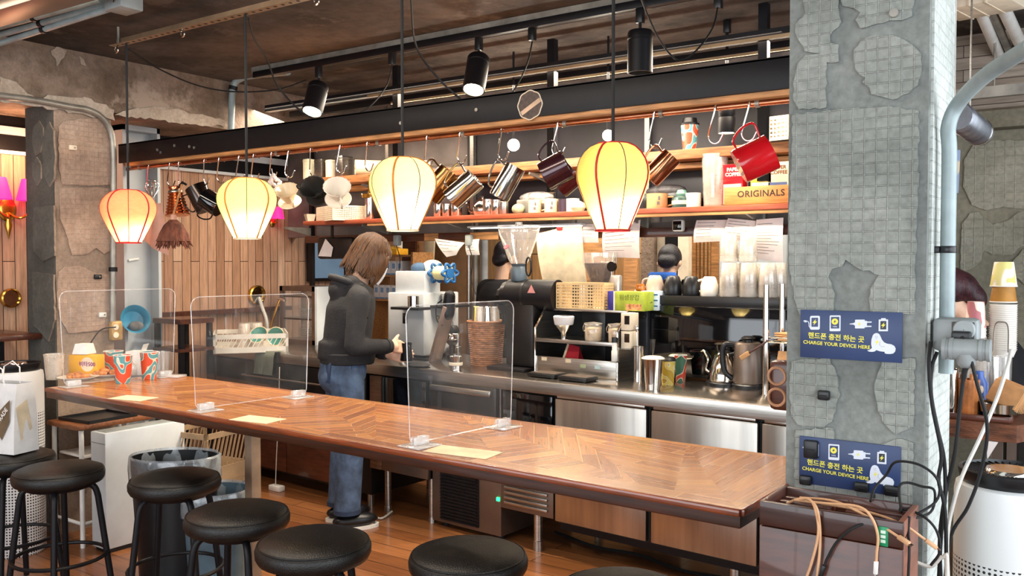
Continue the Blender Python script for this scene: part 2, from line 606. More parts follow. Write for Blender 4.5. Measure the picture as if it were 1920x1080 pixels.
# ------------------------------------------------------------------ the room itself
def struct(name, b, m, smooth=40, **k):
    return ob(name, b, m, kind='structure', smooth=smooth, **k)


CEIL = 2.57
struct('floor', B().box(-5.4, 1.6, -2.6, 8.3, -0.05, 0.0), FLOORWOOD, 0)
struct('ceiling', B().box(-5.5, 1.7, -2.6, 8.3, CEIL, CEIL + 0.12), CONC, 0)
struct('wall_left', B().box(-5.35, -5.2, -2.6, 6.4, 0, CEIL), WALLWOOD, 0)
# the street side and the far side, both with big window openings
b = B()
b.box(-5.4, 1.6, -2.6, -2.45, 0, 0.5).box(-5.4, 1.6, -2.6, -2.45, 2.42, CEIL).box(-5.4, -4.5, -2.6, -2.45, 0.5, 2.42).box(1.2, 1.6, -2.6, -2.45, 0.5, 2.42)
struct('wall_front', b, PILC, 0)
b = B()
b.box(1.5, 1.65, -2.6, 8.3, 0, 0.6).box(1.5, 1.65, -2.6, 8.3, 2.4, CEIL).box(1.5, 1.65, -2.6, -1.3, 0.6, 2.4).box(1.5, 1.65, 3.9, 8.3, 0.6, 2.4)
struct('wall_right', b, PILC, 0)
b = B()
for y in (-1.27, 0.4, 2.15, 3.87):
    b.box(1.52, 1.6, y - 0.03, y + 0.03, 0.6, 2.4)
b.box(1.52, 1.6, -1.3, 3.9, 0.6, 0.66).box(1.52, 1.6, -1.3, 3.9, 2.34, 2.4)
struct('window_1', b, BLACKM, 0)
b = B()
for x in (-4.47, -2.6, -0.7, 1.17):
    b.box(x - 0.03, x + 0.03, -2.58, -2.48, 0.5, 2.42)
b.box(-4.5, 1.2, -2.58, -2.48, 0.5, 0.56).box(-4.5, 1.2, -2.58, -2.48, 2.36, 2.42)
struct('window_2', b, BLACKM, 0)
# behind the counter: a board partition hung over an open pass-through to the kitchen
struct('wall_back', B().box(-5.2, -1.2, 4.52, 4.6, 1.63, CEIL), mat('grey_board', '7a716c', 0.7, 0, 0.25, 3), 0)
struct('wall_kitchen', B().box(-5.3, -1.1, 6.3, 6.4, 0, CEIL), planks('kitchen_boards', ['b98a58', 'd2a672', '9b6d42', 'e0bd8c'], 0.16, 2.4, (R(90), 0, R(90)), 0.6, 0.004), 0)
struct('wall_side', B().box(-1.2, -1.08, 4.45, 8.3, 0, CEIL), PILC, 0)
struct('trim_1', B().box(-1.1, 1.6, 4.98, 5.1, 2.115, 2.2), concrete('beam_underside', ['5d584e', '76705f', '8a8474'], 3), 0)
struct('trim_2', B().box(-1.1, 1.6, 4.9, 5.1, 2.2, CEIL), planks('boarded_beam', ['96877a', 'a89a8b', '857464'], 0.06, 1.8, (R(90), 0, 0), 0.8, 0.002, gapcol='4a3d33'), 0)
b = B()
xb = at(880, 300, Y=4.515).x
b.box(xb, -1.2, 4.495, 4.52, 1.72, 2.45)
struct('trim_3', b, mat('black_back_board', '1e1a20', 0.45, 0, 0.4, 5), 0)


def rough(poly, amp, step, seed):
    rnd = random.Random(seed)
    out = []
    n = len(poly)
    for i in range(n):
        a, c = poly[i], poly[(i + 1) % n]
        L = math.hypot(c[0] - a[0], c[1] - a[1])
        k = max(1, int(L / step))
        for j in range(k):
            t = j / k
            w = amp if j else amp * 0.4
            out.append((a[0] + (c[0] - a[0]) * t + rnd.uniform(-w, w), a[1] + (c[1] - a[1]) * t + rnd.uniform(-w, w)))
    return out


def patch(b, poly, th, mi, seed, X=None, Y=None, amp=2.2, step=9):
    """a raised slab of old tile bed on a wall plane, outlined as on the wall"""
    pts = [at(u, v, X=X, Y=Y) for u, v in rough(poly, amp, step, seed)]
    off = Vector((-th, 0, 0)) if X is not None else Vector((0, th, 0))
    n = len(pts)
    m0 = b.mi
    b.mi = mi
    b.add(list(pts) + [p + off for p in pts], [tuple(range(n))])
    b.mi = 0
    k = len(b.v) - 2 * n
    b.f += [(k + i, k + (i + 1) % n, k + n + (i + 1) % n, k + n + i) for i in range(n)]
    b.m += [0] * n
    b.mi = m0


def q3(pts, ox, oy):
    return [(x / 3 + ox, y / 3 + oy) for x, y in pts]


b = B()
b.box(-1.1, 1.6, 5.1, 5.2, 0, CEIL)
for i, p in enumerate(([(1808, 300), (1825, 270), (1860, 264), (2000, 262), (2000, 380), (1920, 392), (1880, 388), (1850, 395), (1822, 385), (1806, 350)],
                       [(1804, 420), (1818, 400), (1835, 398), (1852, 414), (1862, 421), (1890, 413), (1912, 397), (2000, 392), (2000, 440), (1915, 462), (1898, 478), (1862, 478), (1845, 470), (1840, 490), (1820, 505), (1800, 508)],
                       [(2000, 450), (1918, 467), (1899, 490), (1905, 520), (1925, 535), (1930, 640), (2000, 650)])):
    patch(b, p, 0.014, 1, 90 + i, Y=5.088, amp=1.2, step=7)
struct('wall_rear', b, [concrete('far_mortar', ['6e6a5c', '7f7a6a', '8c8776'], 3), FART], 0, fix=False)
# pillar by the end of the bar
PX0, PX1, PY0, PY1 = -0.676, -0.357, 2.157, 2.48
b = B()
b.box(PX0, PX1 - 0.006, PY0 + 0.007, PY1, 0, CEIL)
A_ = q3([(655, -160), (850, -160), (880, 60), (890, 120), (830, 200), (830, 240), (880, 250), (875, 345), (810, 350), (805, 606), (652, 616), (622, 560), (627, 440), (647, 360), (690, 310), (770, 302), (690, 290), (642, 210), (637, 140), (690, 70)], 1280, 0)
B_ = q3([(865, -160), (1330, -160), (1300, 20), (1290, 90), (1230, 112), (1100, 130), (1000, 160), (970, 110), (1000, 70), (960, 45), (900, 35)], 1280, 0)
C_ = q3([(960, 330), (965, 280), (1000, 230), (1080, 195), (1190, 200), (1290, 250), (1340, 300), (1340, 400), (1325, 480), (1270, 525), (1180, 560), (1150, 550), (1060, 530), (1050, 490), (1010, 465), (1030, 440), (970, 390)], 1280, 0)
D_ = [(1486, 214), (1560, 206), (1665, 198), (1722, 208), (1722, 300), (1716, 480), (1715, 590), (1632, 590), (1629, 560), (1632, 540), (1648, 515), (1602, 500), (1585, 487), (1579, 500), (1560, 505), (1553, 520), (1565, 550), (1563, 590), (1500, 590), (1488, 560), (1484, 520), (1480, 505), (1480, 400), (1484, 300)]
E1 = [(1484, 678), (1555, 670), (1568, 700), (1575, 740), (1560, 790), (1545, 800), (1495, 797), (1482, 770), (1480, 720)]
E2 = [(1655, 675), (1716, 670), (1712, 800), (1680, 815), (1655, 790), (1645, 760), (1640, 720)]
E3 = [(1492, 806), (1560, 802), (1568, 830), (1605, 832), (1605, 1010), (1488, 1000), (1490, 900)]
E4 = [(1640, 838), (1690, 822), (1712, 830), (1708, 1020), (1640, 1010)]
for i, p in enumerate((A_, B_, C_, D_, E1, E2, E3, E4)):
    patch(b, p, 0.008, 1, 40 + i, Y=PY0)
# the side face, its daylight painted in, with the torn edge of its plaster
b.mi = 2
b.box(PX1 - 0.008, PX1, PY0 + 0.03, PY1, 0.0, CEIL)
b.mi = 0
struct('pillar', b, [PILC, PILT, PILLIT], 0, fix=False)

# column and beam by the boarded wall
b = B()
b.box(-4.88, -4.607, 2.434, 2.755, 0, CEIL)
for i, p in enumerate(([(110, 238), (118, 228), (150, 222), (185, 222), (203, 235), (211, 262), (211, 346), (150, 348), (118, 346), (111, 320)],
                       [(112, 352), (206, 352), (207, 470), (195, 476), (180, 465), (165, 476), (135, 478), (125, 440), (113, 410)],
                       [(110, 510), (120, 500), (150, 498), (175, 510), (206, 515), (206, 618), (165, 622), (145, 625), (128, 625), (111, 592), (107, 560)])):
    patch(b, p, 0.01, 1, 60 + i, X=-4.597, amp=1.2, step=8)
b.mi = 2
b.box(-4.882, -4.607, 2.428, 2.436, 0, CEIL)  # shaded front face, painted dark
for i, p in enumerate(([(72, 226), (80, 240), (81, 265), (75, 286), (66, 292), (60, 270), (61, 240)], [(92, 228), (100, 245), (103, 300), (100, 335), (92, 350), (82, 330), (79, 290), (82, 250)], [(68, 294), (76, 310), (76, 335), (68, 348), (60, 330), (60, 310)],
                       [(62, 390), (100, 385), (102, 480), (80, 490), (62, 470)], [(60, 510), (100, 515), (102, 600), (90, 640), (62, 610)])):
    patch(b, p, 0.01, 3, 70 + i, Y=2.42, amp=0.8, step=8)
struct('column', b, [COLC, COLT, COLSHADE, concrete('column_shaded_patch', ['44433f', '55544f', '66645f'], 4)], 0, fix=False)  # front patches also carry the shade in their colour
b = B()
b.box(-5.2, -4.6, -2.45, 4.52, 2.272, CEIL)
patch(b, [(95, 95), (108, 85), (125, 96), (120, 108), (112, 118), (106, 125), (104, 110)], 0.012, 1, 5, X=-4.59, amp=1.5, step=6)
patch(b, [(148, 105), (158, 112), (162, 124), (152, 120)], 0.012, 1, 6, X=-4.59, amp=1.5, step=6)
patch(b, [(250, 205), (300, 200), (420, 225), (428, 236), (380, 236), (300, 225), (215, 215)], 0.012, 1, 7, X=-4.59, amp=3, step=8)
patch(b, [(0, 142), (20, 150), (70, 185), (100, 178), (170, 185), (215, 205), (215, 225), (100, 205), (0, 190)], 0.012, 1, 8, X=-4.59, amp=3, step=9)
struct('beam', b, [BEAMC, concrete('peeled_plaster', ['8c7d70', 'a59788', 'bcaea0'], 5)], 0, fix=False)
# transom strip above the boarded wall
b = B()
b.box(-5.2, -5.17, -2.4, 4.5, 2.165, 2.21)
b.box(-5.2, -5.17, -2.4, 4.5, 2.055, 2.075)
struct('trim_4', b, WHITEM, 0)
struct('trim_5', B().box(-5.2, -5.185, -2.4, 4.5, 2.075, 2.165).box(-5.2, -5.185, -2.4, 4.5, 2.21, 2.272), BLACKM, 0)
# painted steel door post between column and boarded wall
b = B()
b.box(-5.05, -5.02, 3.03, 3.27, 0, 2.272)
b.box(-5.05, -4.93, 3.25, 3.27, 0, 2.272).box(-5.05, -4.93, 3.02, 3.04, 0, 2.272)
b.box(-5.05, -4.93, 3.02, 3.27, 2.24, 2.272)
struct('trim_6', b, mat('pale_blue_paint', 'b9c0c4', 0.4, 0, 0.06, 4), 0)
# dado shelf along the boarded wall
struct('trim_7', B().box(-5.2, -5.14, 3.27, 4.5, 1.085, 1.115), DARKWOOD, 0)

# ------------------------------------------------------------------ ceiling fittings
def conduit(name, label, path, r, m=GALV, clamps=(), cat='pipe', group=None):
    t = thing(name, label, cat, path[0], group=group)
    o = Vector(path[0])
    ob('pipe', B().tube([Vector(p) - o for p in path], r, 12), m, t)
    for c in clamps:
        a, d = Vector(path[c]) - o, (Vector(path[min(c + 1, len(path) - 1)]) - Vector(path[max(c - 1, 0)])).normalized()
        ob('pipe_clamp', B().cyl(a - d * 0.012, a + d * 0.012, r * 1.35, seg=14), BLACKM, t)
    return t


def smooth_path(pts, k=6):
    """Catmull-Rom through points"""
    P = [Vector(p) for p in pts]
    P = [P[0] * 2 - P[1]] + P + [P[-1] * 2 - P[-2]]
    out = []
    for i in range(1, len(P) - 2):
        for j in range(k):
            t = j / k
            a, b_, c, d = P[i - 1], P[i], P[i + 1], P[i + 2]
            out.append(0.5 * ((2 * b_) + (c - a) * t + (2 * a - 5 * b_ + 4 * c - d) * t * t + (3 * b_ - a - 3 * c + d) * t ** 3))
    out.append(P[-2])
    return out


# conduit that follows the beam and turns down the column
cp = [at(-30, 176, X=-4.575), at(60, 187, X=-4.575), at(130, 200, X=-4.575), at(165, 206, X=-4.575), at(190, 220, X=-4.575), at(207, 245, X=-4.575), at(212, 275, X=-4.575), at(213, 330, X=-4.575), at(212, 505, X=-4.575), at(211, 612, X=-4.575)]
conduit('conduit', 'galvanised conduit bending down the face of the concrete column', smooth_path(cp), 0.017, GALV, (6 * 8,))
# conduit rising from the black beam to the ceiling
cp = [at(433, 262, X=-4.55), at(434, 215, X=-4.55), at(437, 165, X=-4.55), at(450, 148, X=-4.5), at(480, 141, X=-4.35), at(540, 135, Z=CEIL - 0.03)]
conduit('conduit', 'grey conduit rising above the black beam and turning along the ceiling', smooth_path(cp), 0.02, GREYPIPE, (12,))
# cable trays and pipes over the street end of the bar
zt = CEIL - 0.08
b = B()
p0, p1 = at(-60, 68, Z=zt), at(255, -12, Z=zt)
for k, (u0, v0, u1, v1) in enumerate(((-60, 66, 190, 0), (-60, 82, 215, 5), (-60, 100, 225, 10))):
    z = CEIL - 0.05 - 0.02 * k
    conduit('conduit', ('slim grey ceiling conduit next to the cable tray', 'slim grey ceiling conduit, middle one of three side by side', 'slim grey ceiling conduit farthest from the cable tray')[k],
            [at(u0, v0, Z=z), at((u0 + u1) / 2, (v0 + v1) / 2, Z=z), at(u1, v1, Z=z)], 0.014, GREYPIPE, (1,))
t = thing('cable_tray', 'pale metal cable tray under the ceiling beside the slim conduits', 'cable tray', at(40, 20, Z=zt))
a, c = at(-120, 62, Z=zt), at(190, -30, Z=zt)
o_ = t.location
ob('tray', B().bar(a - o_, c - o_, 0.14, 0.04, bev=0.004), STEELB, t)
t = thing('junction_box', 'small metal box where the ceiling conduits end', 'box', at(232, 5, Z=CEIL - 0.07))
ob('housing', B().cbox((0, 0, 0), (0.12, 0.10, 0.07), 0.006), GREYPLAS, t)
ob('cover_screw', B().cyl((0.02, -0.05, -0.01), (0.02, -0.056, -0.01), 0.006, seg=8), CHROME, t)

# perforated hanging rail for the lanterns
rz0, RY = 2.48, 2.4
ra, rb = at(212, 86, Y=RY), at(566, -4, Y=RY)
rx0, rx1 = ra.x, 0.3
t = thing('hanging_rail', 'perforated pale steel rail under the ceiling carrying the lantern cords', 'rail', (0, RY, rz0))
b = B()
b.box(rx0, rx1, -0.02, 0.02, -0.003, 0.0).box(rx0, rx1, 0.017, 0.02, 0.0, 0.035)
b.mi = 1
x = rx0 + 0.03
while x < -2.0:
    b.box(x, x + 0.012, -0.006, 0.006, -0.0042, -0.0028)
    x += 0.045
ob('rail_angle', b, [mat('pale_rail', 'a08468', 0.45, 0.5, 0.15, 9), BLACKM], t)
for px in (218, 640, 1100):
    xx = at(px, 60, Y=RY).x
    ob('ceiling_bolt', B().cyl((xx, 0.01, 0.0), (xx, 0.01, CEIL - rz0 - 0.002), 0.006, seg=8), GALV, t)
for px, py in ((218, 88), (342, 60), (593, 0)):
    xx = at(px, py, Y=RY).x
    ob('eye_hook', B().tube([(xx + 0.014 * math.sin(a * R(30)), 0, -0.022 - 0.014 * math.cos(a * R(30))) for a in range(12)], 0.0035, 6, True).cyl((xx, 0, -0.008), (xx, 0, 0), 0.003, seg=6), CHROME, t)

# black lighting track with its spots
TY, TZ = 3.34, 2.5
t = thing('lighting_track', 'long black lighting track running below the ceiling over the aisle', 'track', (0, TY, TZ))
ob('track_channel', B().box(at(478, 145, Y=TY).x, -0.6, -0.018, 0.018, 0, 0.035, 0.003), BLACKM, t)
ob('track_edge', B().box(at(640, 118, Y=TY).x, -0.6, 0.019, 0.024, 0.0, 0.006), CHROME, t, label='bright metal edge strip')
ob('support_channel', B().box(at(470, 140, Y=TY).x, -0.6, 0.004, 0.045, 0.0352, 0.068), GALV, t)
for px in (530, 708, 1050):
    xx = at(px, 60, Y=TY).x
    ob('ceiling_bolt', B().cyl((xx, 0.02, 0.066), (xx, 0.02, CEIL - TZ), 0.005, seg=8), GALV, t)


def spot(px, label, cyl_top, cyl_bot, w, on, y=TY, zt=TZ, power=75, tilt=0.0):
    p = at(px, cyl_bot, Y=y)
    top = at(px, cyl_top, Y=y).z
    r = w * mpp(p) / 2
    t = thing('spotlight', label, 'lamp', (p.x, y, zt), group='black cylinder spotlights')
    h = zt - top
    L = top - p.z
    ob('track_adapter', B().cbox((0, 0, -0.03), (0.03, 0.03, 0.06), 0.003), BLACKP, t)
    ob('stem', B().cyl((0, 0, -0.05), (0, 0, -h + 0.004), 0.007, seg=10), BLACKM, t)
    prof = [(0.001, -h), (r * 0.9, -h), (r, -h - 0.008), (r, -h - 0.034), (r * 0.96, -h - 0.036), (r * 0.96, -h - 0.039), (r, -h - 0.041), (r, -h - L), (r * 0.9, -h - L), (r * 0.88, -h - L + 0.03), (0.001, -h - L + 0.03)]
    c_ = ob('can', B().lathe([(r_, z + h) for r_, z in prof], 28), BLACKM, t, loc=(0, 0, -h), rot=(R(-tilt), R(-tilt * .35), 0))
    ob('lens', B().disc(r * 0.86, -L + (0.004 if on else 0.02), 24), LENS if on else LENSOFF, c_)
    if on:
        l = bpy.data.lights.new('spot_beam', 'SPOT')
        l.energy, l.color, l.spot_size, l.spot_blend, l.shadow_soft_size = power, (1.0, 0.86, 0.66), R(105), 0.6, r * 0.8
        lo = bpy.data.objects.new('spot_beam', l)
        COL.objects.link(lo)
        lo.parent = c_
        lo.location = (0, 0, -L - 0.012)
    return t


spot(598, 'lit black spotlight above the pale yellow lantern end of the black beam', 160, 220, 38, True, tilt=24)
spot(898, 'lit black spotlight hanging in front of the round badge on the black beam', 108, 182, 42, True, tilt=24)
spot(1200, 'unlit black cylinder spotlight near the pillar, widest of the row', 58, 137, 47, False)
# track plugs with cables that sag to the beam
def plug(px, py, lab, pts, r=0.0035):
    p = at(px, py, Y=TY)
    t = thing('track_plug', lab, 'plug', (p.x, TY, TZ), group='cable plugs on the lighting track')
    ob('plug_body', B().cbox((0, 0, -0.028), (0.03, 0.03, 0.056), 0.003), BLACKP, t)
    ob('cable', B().tube([Vector(q) - Vector((p.x, TY, TZ)) for q in smooth_path(pts)], r, 6), RUBBER, t)


BY = 3.02
plug(735, 100, 'black track plug whose cable droops behind the third lantern cord', [at(735, 122, Y=TY), at(725, 160, Y=TY - 0.05), at(695, 198, Y=BY + 0.1), at(655, 222, Y=BY + 0.08)])
plug(998, 60, 'black track plug whose cable hangs beside the round badge', [at(998, 78, Y=TY), at(990, 115, Y=TY - 0.05), at(975, 150, Y=BY + 0.1), at(955, 182, Y=BY + 0.08)])
plug(1347, -4, 'black track plug nearest the pillar with a deeply sagging cable', [at(1347, 8, Y=TY), at(1335, 55, Y=TY - 0.1), at(1300, 100, Y=3.1), at(1270, 112, Y=3.05), at(1240, 80, Y=2.9), at(1215, 30, Y=2.7), at(1200, -10, Y=2.5)])
# long loose cables
for lab, pts in (('black cable sagging from the rail end across the old concrete beam', [at(240, 92, Y=2.45), at(300, 130, Y=2.8), at(370, 160, Y=3.1), at(440, 172, Y=3.3), at(520, 168, Y=3.36), at(575, 150, Y=3.34)]),
                 ('grey cable drooping from the second lantern hook to the first spotlight', [at(466, 35, Y=2.42), at(478, 75, Y=2.6), at(500, 110, Y=2.8), at(520, 160, Y=2.95), at(560, 205, Y=3.0), at(592, 225, Y=3.04)]),
                 ('dark cable drooping from the third lantern cord to the black beam', [at(770, -10, Y=2.5), at(780, 85, Y=2.8), at(820, 145, Y=2.95), at(868, 190, Y=3.04)])):
    ob('loose_cable', B().tube(smooth_path(pts), 0.0045, 6), RUBBER, label=lab, cat='cable')

# steel frame under the ceiling behind the black beam
t = thing('ceiling_frame', 'black steel hanging frame with lit edges behind the black beam', 'frame', (0, 0, 0))
LITEDGE = mat('lit_frame_edge', 'a48a68', 0.4, 0.4, 0.1, 9)  # pale tone stands in for light catching the black frame
for (y, px, py) in ((3.75, 1475, 62), (3.95, 1475, 88)):
    z = at(px, py, Y=y).z
    ob('frame_rail', B().box(-4.5, -0.72, y - 0.02, y + 0.02, z - 0.015, z + 0.025), BLACKM, t)
    ob('lit_edge_strip', B().box(-3.6, -0.72, y - 0.026, y - 0.02, z - 0.02, z - 0.006), LITEDGE, t)
for px in (745, 1036, 1432):
    a = at(px, 150, Y=3.8)
    ob('frame_post', B().box(a.x - 0.02, a.x + 0.02, 3.78, 3.82, 1.8, CEIL - 0.002), BLACKM, t)

# ------------------------------------------------------------------ black beam, badge and copper pipe with hooks
bz0, bz1 = 2.036, 2.148
t = thing('black_beam', 'long black steel beam over the counter with a wooden underside', 'beam', (-2.8, 3.0, bz0))
x0, x1 = at(222, 290, Y=3.0).x + 2.8, PX0 - 0.05 + 2.8
ob('web', B().box(x0, x1, 0, 0.012, 0, bz1 - bz0, 0.002).box(x0, x1, 0, 0.07, bz1 - bz0 - 0.008, bz1 - bz0), BLACKM, t)
ob('wooden_batten', B().box(x0 + 0.05, x1, 0.0125, 0.15, -0.02, 0.03, 0.002), OAK, t)
for px, py in ((296, 281), (302, 286), (328, 273), (356, 275), (365, 277), (752, 231), (894, 206)):
    q = at(px, py, Y=3.0) - t.location
    ob('bolt_head', B().cyl((q.x, 0.001, q.z), (q.x, -0.006, q.z), 0.008, seg=8), GALV, t)
# badge: bottle-cap sticker with diagonal band
q = at(994, 197, Y=3.0)
t = thing('badge', 'round scalloped cream outlined badge stuck on the black beam', 'sticker', (q.x, 2.9995, q.z), (R(90), 0, 0))
rb_ = 0.058
ob('disc', B().prism([(rb_ * (1 + 0.03 * math.cos(8 * a)) * math.cos(a), rb_ * (1 + 0.03 * math.cos(8 * a)) * math.sin(a)) for a in [i * R(7.5) for i in range(48)]], 0, 0.001), mat('badge_dark', '4a3c36', 0.5, 0, 0.3, 60), t)
ob('outline', B().tube([(rb_ * (1 + 0.03 * math.cos(8 * a)) * math.cos(a), rb_ * (1 + 0.03 * math.cos(8 * a)) * math.sin(a), 0.001) for a in [i * R(7.5) for i in range(48)]], 0.0025, 6, True), CREAMP, t)
T = Matrix.Rotation(R(28), 4, 'Z')
bb = B()
bb.T = T
bb.box(-0.052, 0.052, -0.017, 0.001, 0.001, 0.0016)
ob('band', bb, mat('badge_band', 'd3b295', 0.5), t)

PIPY, PIPZ = 3.06, 1.995
pa, pb = at(240, 315, Y=PIPY), at(1473, 192, Y=PIPY)
PIPZ = (pa.z + pb.z) / 2
t = thing('hook_pipe', 'copper pipe under the black beam hung with hooks', 'pipe', (-2.8, PIPY, PIPZ))
ob('pipe', B().cyl((at(228, 315, Y=PIPY).x + 2.8, 0, 0), (PX0 + 2.8 - 0.01, 0, 0), 0.011, seg=14), COPPIPE, t)
for px in (262, 520, 710, 870, 1060, 1240, 1420):
    xx = at(px, 250, Y=PIPY).x + 2.8
    ob('pipe_bracket', B().cyl((xx, 0, 0.009), (xx, 0, bz0 - PIPZ - 0.02), 0.005, seg=8).cyl((xx - 0.008, 0, 0), (xx + 0.008, 0, 0), 0.0145, seg=12), GALV, t)
# ------------------------------------------------------------------ bar counter
BX0, BX1, BY0, BY1, BZ = -3.845, -0.685, 1.88, 2.465, 0.9
t = thing('bar_counter', 'long glossy parquet topped wooden bar counter running to the tiled pillar', 'counter', (0, 0, 0))
fe = lambda u: at(u, 735.4 + 0.174 * (u - 116.7), Z=BZ).x
be = lambda u: at(u, 709 + 0.1376 * (u - 341.7), Z=BZ).x
seams = [(BX0 + .05, BX0 + .05), (fe(300), be(430)), (fe(470), be(560)), (fe(672), be(688)), (fe(905), be(850)), (fe(1175), be(1052)), (fe(1240), be(1270)), (BX1 - .06, BX1 - .06)]
angs = [8, 0, 52, 0, 68, -8, 35, -3]
ya, yb = BY0 + 0.06, BY1 - 0.03
quads, uvs = [], []
for i in range(len(seams) - 1):
    (f0, k0), (f1, k1) = seams[i], seams[i + 1]
    # split every panel once more along its diagonal so that the strips change direction
    for tri, da in ((((f0, ya), (f1, ya), (k0, yb)), 0), (((f1, ya), (k1, yb), (k0, yb)), 0 if i % 2 else 57)):
        quads.append(tri)
        uvs.append(angs[i] + da)
for rect in (((BX0, BY0), (BX1, BY0), (BX1 - .06, ya), (BX0 + .05, ya)), ((BX0, BY1), (BX0 + .05, yb), (BX1 - .06, yb), (BX1, BY1)), ((BX0, BY0), (BX0 + .05, ya), (BX0 + .05, yb), (BX0, BY1))):
    quads.append(rect)
    uvs.append(0)
quads.append(((BX1, BY0), (BX1, BY1), (BX1 - .06, yb), (BX1 - .06, ya)))
uvs.append(90)
b = B()
for q in quads:
    b.add([(x, y, 0.9) for x, y in q], [tuple(range(len(q)))])
o = ob('parquet_top', b, BARWOOD, t, smooth=0)
uvl = o.data.uv_layers.new(name='UVMap')
for poly, a in zip(o.data.polygons, uvs):
    ca, sa = math.cos(R(a)), math.sin(R(a))
    for li in poly.loop_indices:
        v = o.data.vertices[o.data.loops[li].vertex_index].co
        uvl.data[li].uv = (v.x * ca + v.y * sa + a * .137, -v.x * sa + v.y * ca + a * .071)
for p in o.data.polygons:
    if p.normal.z < 0:
        p.flip()
EDGEW = mat('dark_bar_edge', '3a1c10', 0.35, 0, 0.3, 5, stretch=(1.5, 14, 14), coat=0.5)
b = B()
b.box(BX0, BX1, BY0 - 0.004, BY1, 0.856, 0.8995, 0.004)
ob('slab', b, EDGEW, t)
ob('nosing', B().bar((BX0, BY0 - 0.004, 0.892), (BX1, BY0 - 0.004, 0.892), 0.014, 0.018, bev=0.005).bar((BX1 + .002, BY0, 0.892), (BX1 + .002, BY1, 0.892), 0.012, 0.018, bev=0.004), mat('bar_nosing', '7e3b1d', 0.3, 0, 0.25, 6, stretch=(1.5, 14, 14), coat=0.6), t)
for x in (at(438, 850, Y=2.40).x, -0.78):
    ob('leg', B().box(x - 0.025, x + 0.025, 2.38, 2.43, 0.0, 0.857, 0.004), mat('pale_leg_wood', '8f7760', .6, 0, .2, 8), t)


_a = R(-1.9)
t.rotation_euler = (0, 0, _a)
t.location = (BX1 - BX1 * math.cos(_a) + BY0 * math.sin(_a), BY0 - BX1 * math.sin(_a) - BY0 * math.cos(_a), 0)


def stool(loc, rz, label):
    global STOOL0
    if STOOL0 is not None:
        return dup(STOOL0, loc, rz, label, 'round black bar stools')
    t = thing('bar_stool', label, 'stool', loc, rz, 'round black bar stools')
    prof = [(0.001, 0.548), (0.150, 0.548), (0.166, 0.552), (0.173, 0.566), (0.174, 0.584), (0.170, 0.596), (0.164, 0.600), (0.160, 0.604), (0.14, 0.613), (0.10, 0.621), (0.05, 0.625), (0.001, 0.626)]
    ob('seat', B().lathe(prof, 40), BLACKL, t, smooth=50)
    ob('seat_seam', B().tube([(0.1655 * math.cos(a), 0.1655 * math.sin(a), 0.6) for a in [R(9 * i) for i in range(40)]], 0.0028, 6, True), BLACKL, t)
    ob('seat_plate', B().cyl((0, 0, 0.53), (0, 0, 0.549), 0.125, 0.14, 24), BLACKM, t)
    for k in range(4):
        a = R(45 + 90 * k)
        c, s_ = math.cos(a), math.sin(a)
        pts = [(0.02 * c, 0.02 * s_, 0.53), (0.10 * c, 0.10 * s_, 0.532), (0.128 * c, 0.128 * s_, 0.522), (0.142 * c, 0.142 * s_, 0.49), (0.152 * c, 0.152 * s_, 0.42), (0.205 * c, 0.205 * s_, 0.004)]
        ob('leg', B().tube(smooth_path(pts, 4), 0.0125, 10), BLACKM, t)
    ob('foot_ring', B().tube([(0.176 * math.cos(R(10 * i)), 0.176 * math.sin(R(10 * i)), 0.245) for i in range(36)], 0.008, 8, True), BLACKM, t)
    return t


STOOL0 = None
STOOL0 = None
for px, py, rz, lab in ((110, 878, 10, 'black bar stool standing in front of the white dehumidifier and school desk'), (328, 893, 35, 'black bar stool in front of the oval waste bin with the plastic liner'),
                        (445, 958, 20, 'black bar stool between the round waste bin and the planked aisle floor'), (588, 1012, 40, 'black bar stool in front of the standing woman, with a brown sheen on its seat'),
                        (878, 1035, 15, 'black bar stool in front of the ice machine grille'), (1168, 1102, 30, 'black bar stool mostly cut off by the lower picture edge'), (22, 852, 5, 'black bar stool carrying the printed white paper bag')):
    p = at(px, py, Z=0.606)
    s_ = stool((p.x, p.y, 0), R(rz), lab)
    if STOOL0 is None:
        STOOL0 = s_
    LASTSTOOL = p


# ------------------------------------------------------------------ acrylic dividers
def divider(near, far, label, h=0.42):
    a, c = at(*near, Z=BZ), at(*far, Z=BZ)
    d = (c - a)
    L = d.length
    t = thing('acrylic_divider', label, 'divider', a, math.atan2(d.y, d.x), 'clear table dividers on the bar')
    r = 0.035
    z0 = 0.012
    poly = []
    for cx, cz, a0 in ((L - r, z0 + r * .6, -90), (L - r, h - r, 0), (r, h - r, 90), (r, z0 + r * .6, 180)):
        for k in range(6):
            q = R(a0 + 18 * k)
            rr = r if cz > 0.1 else r * .6
            poly.append((cx + (rr * math.cos(q)), cz + rr * math.sin(q)))
    b = B()
    b.T = Matrix.Rotation(R(90), 4, 'X')
    b.add([(x, z, 0) for x, z in poly], [tuple(range(len(poly)))])
    ob('panel', b, ACRYL, t, smooth=0)
    ob('polished_edge', B().tube([(x, 0, z) for x, z in poly], 0.0017, 6, True), ACREDGE, t)
    for x in (0.055, L - 0.055):
        f = ob('foot', B().box(x - 0.05, x + 0.05, -0.045, 0.045, 0.0005, 0.005, 0.002), ACREDGE, t)
        ob('clamp', B().box(x - 0.03, x + 0.03, -0.012, -0.002, 0.005, 0.03, 0.004).box(x - 0.03, x + 0.03, 0.002, 0.012, 0.005, 0.03, 0.004), ACREDGE, f)
    return t


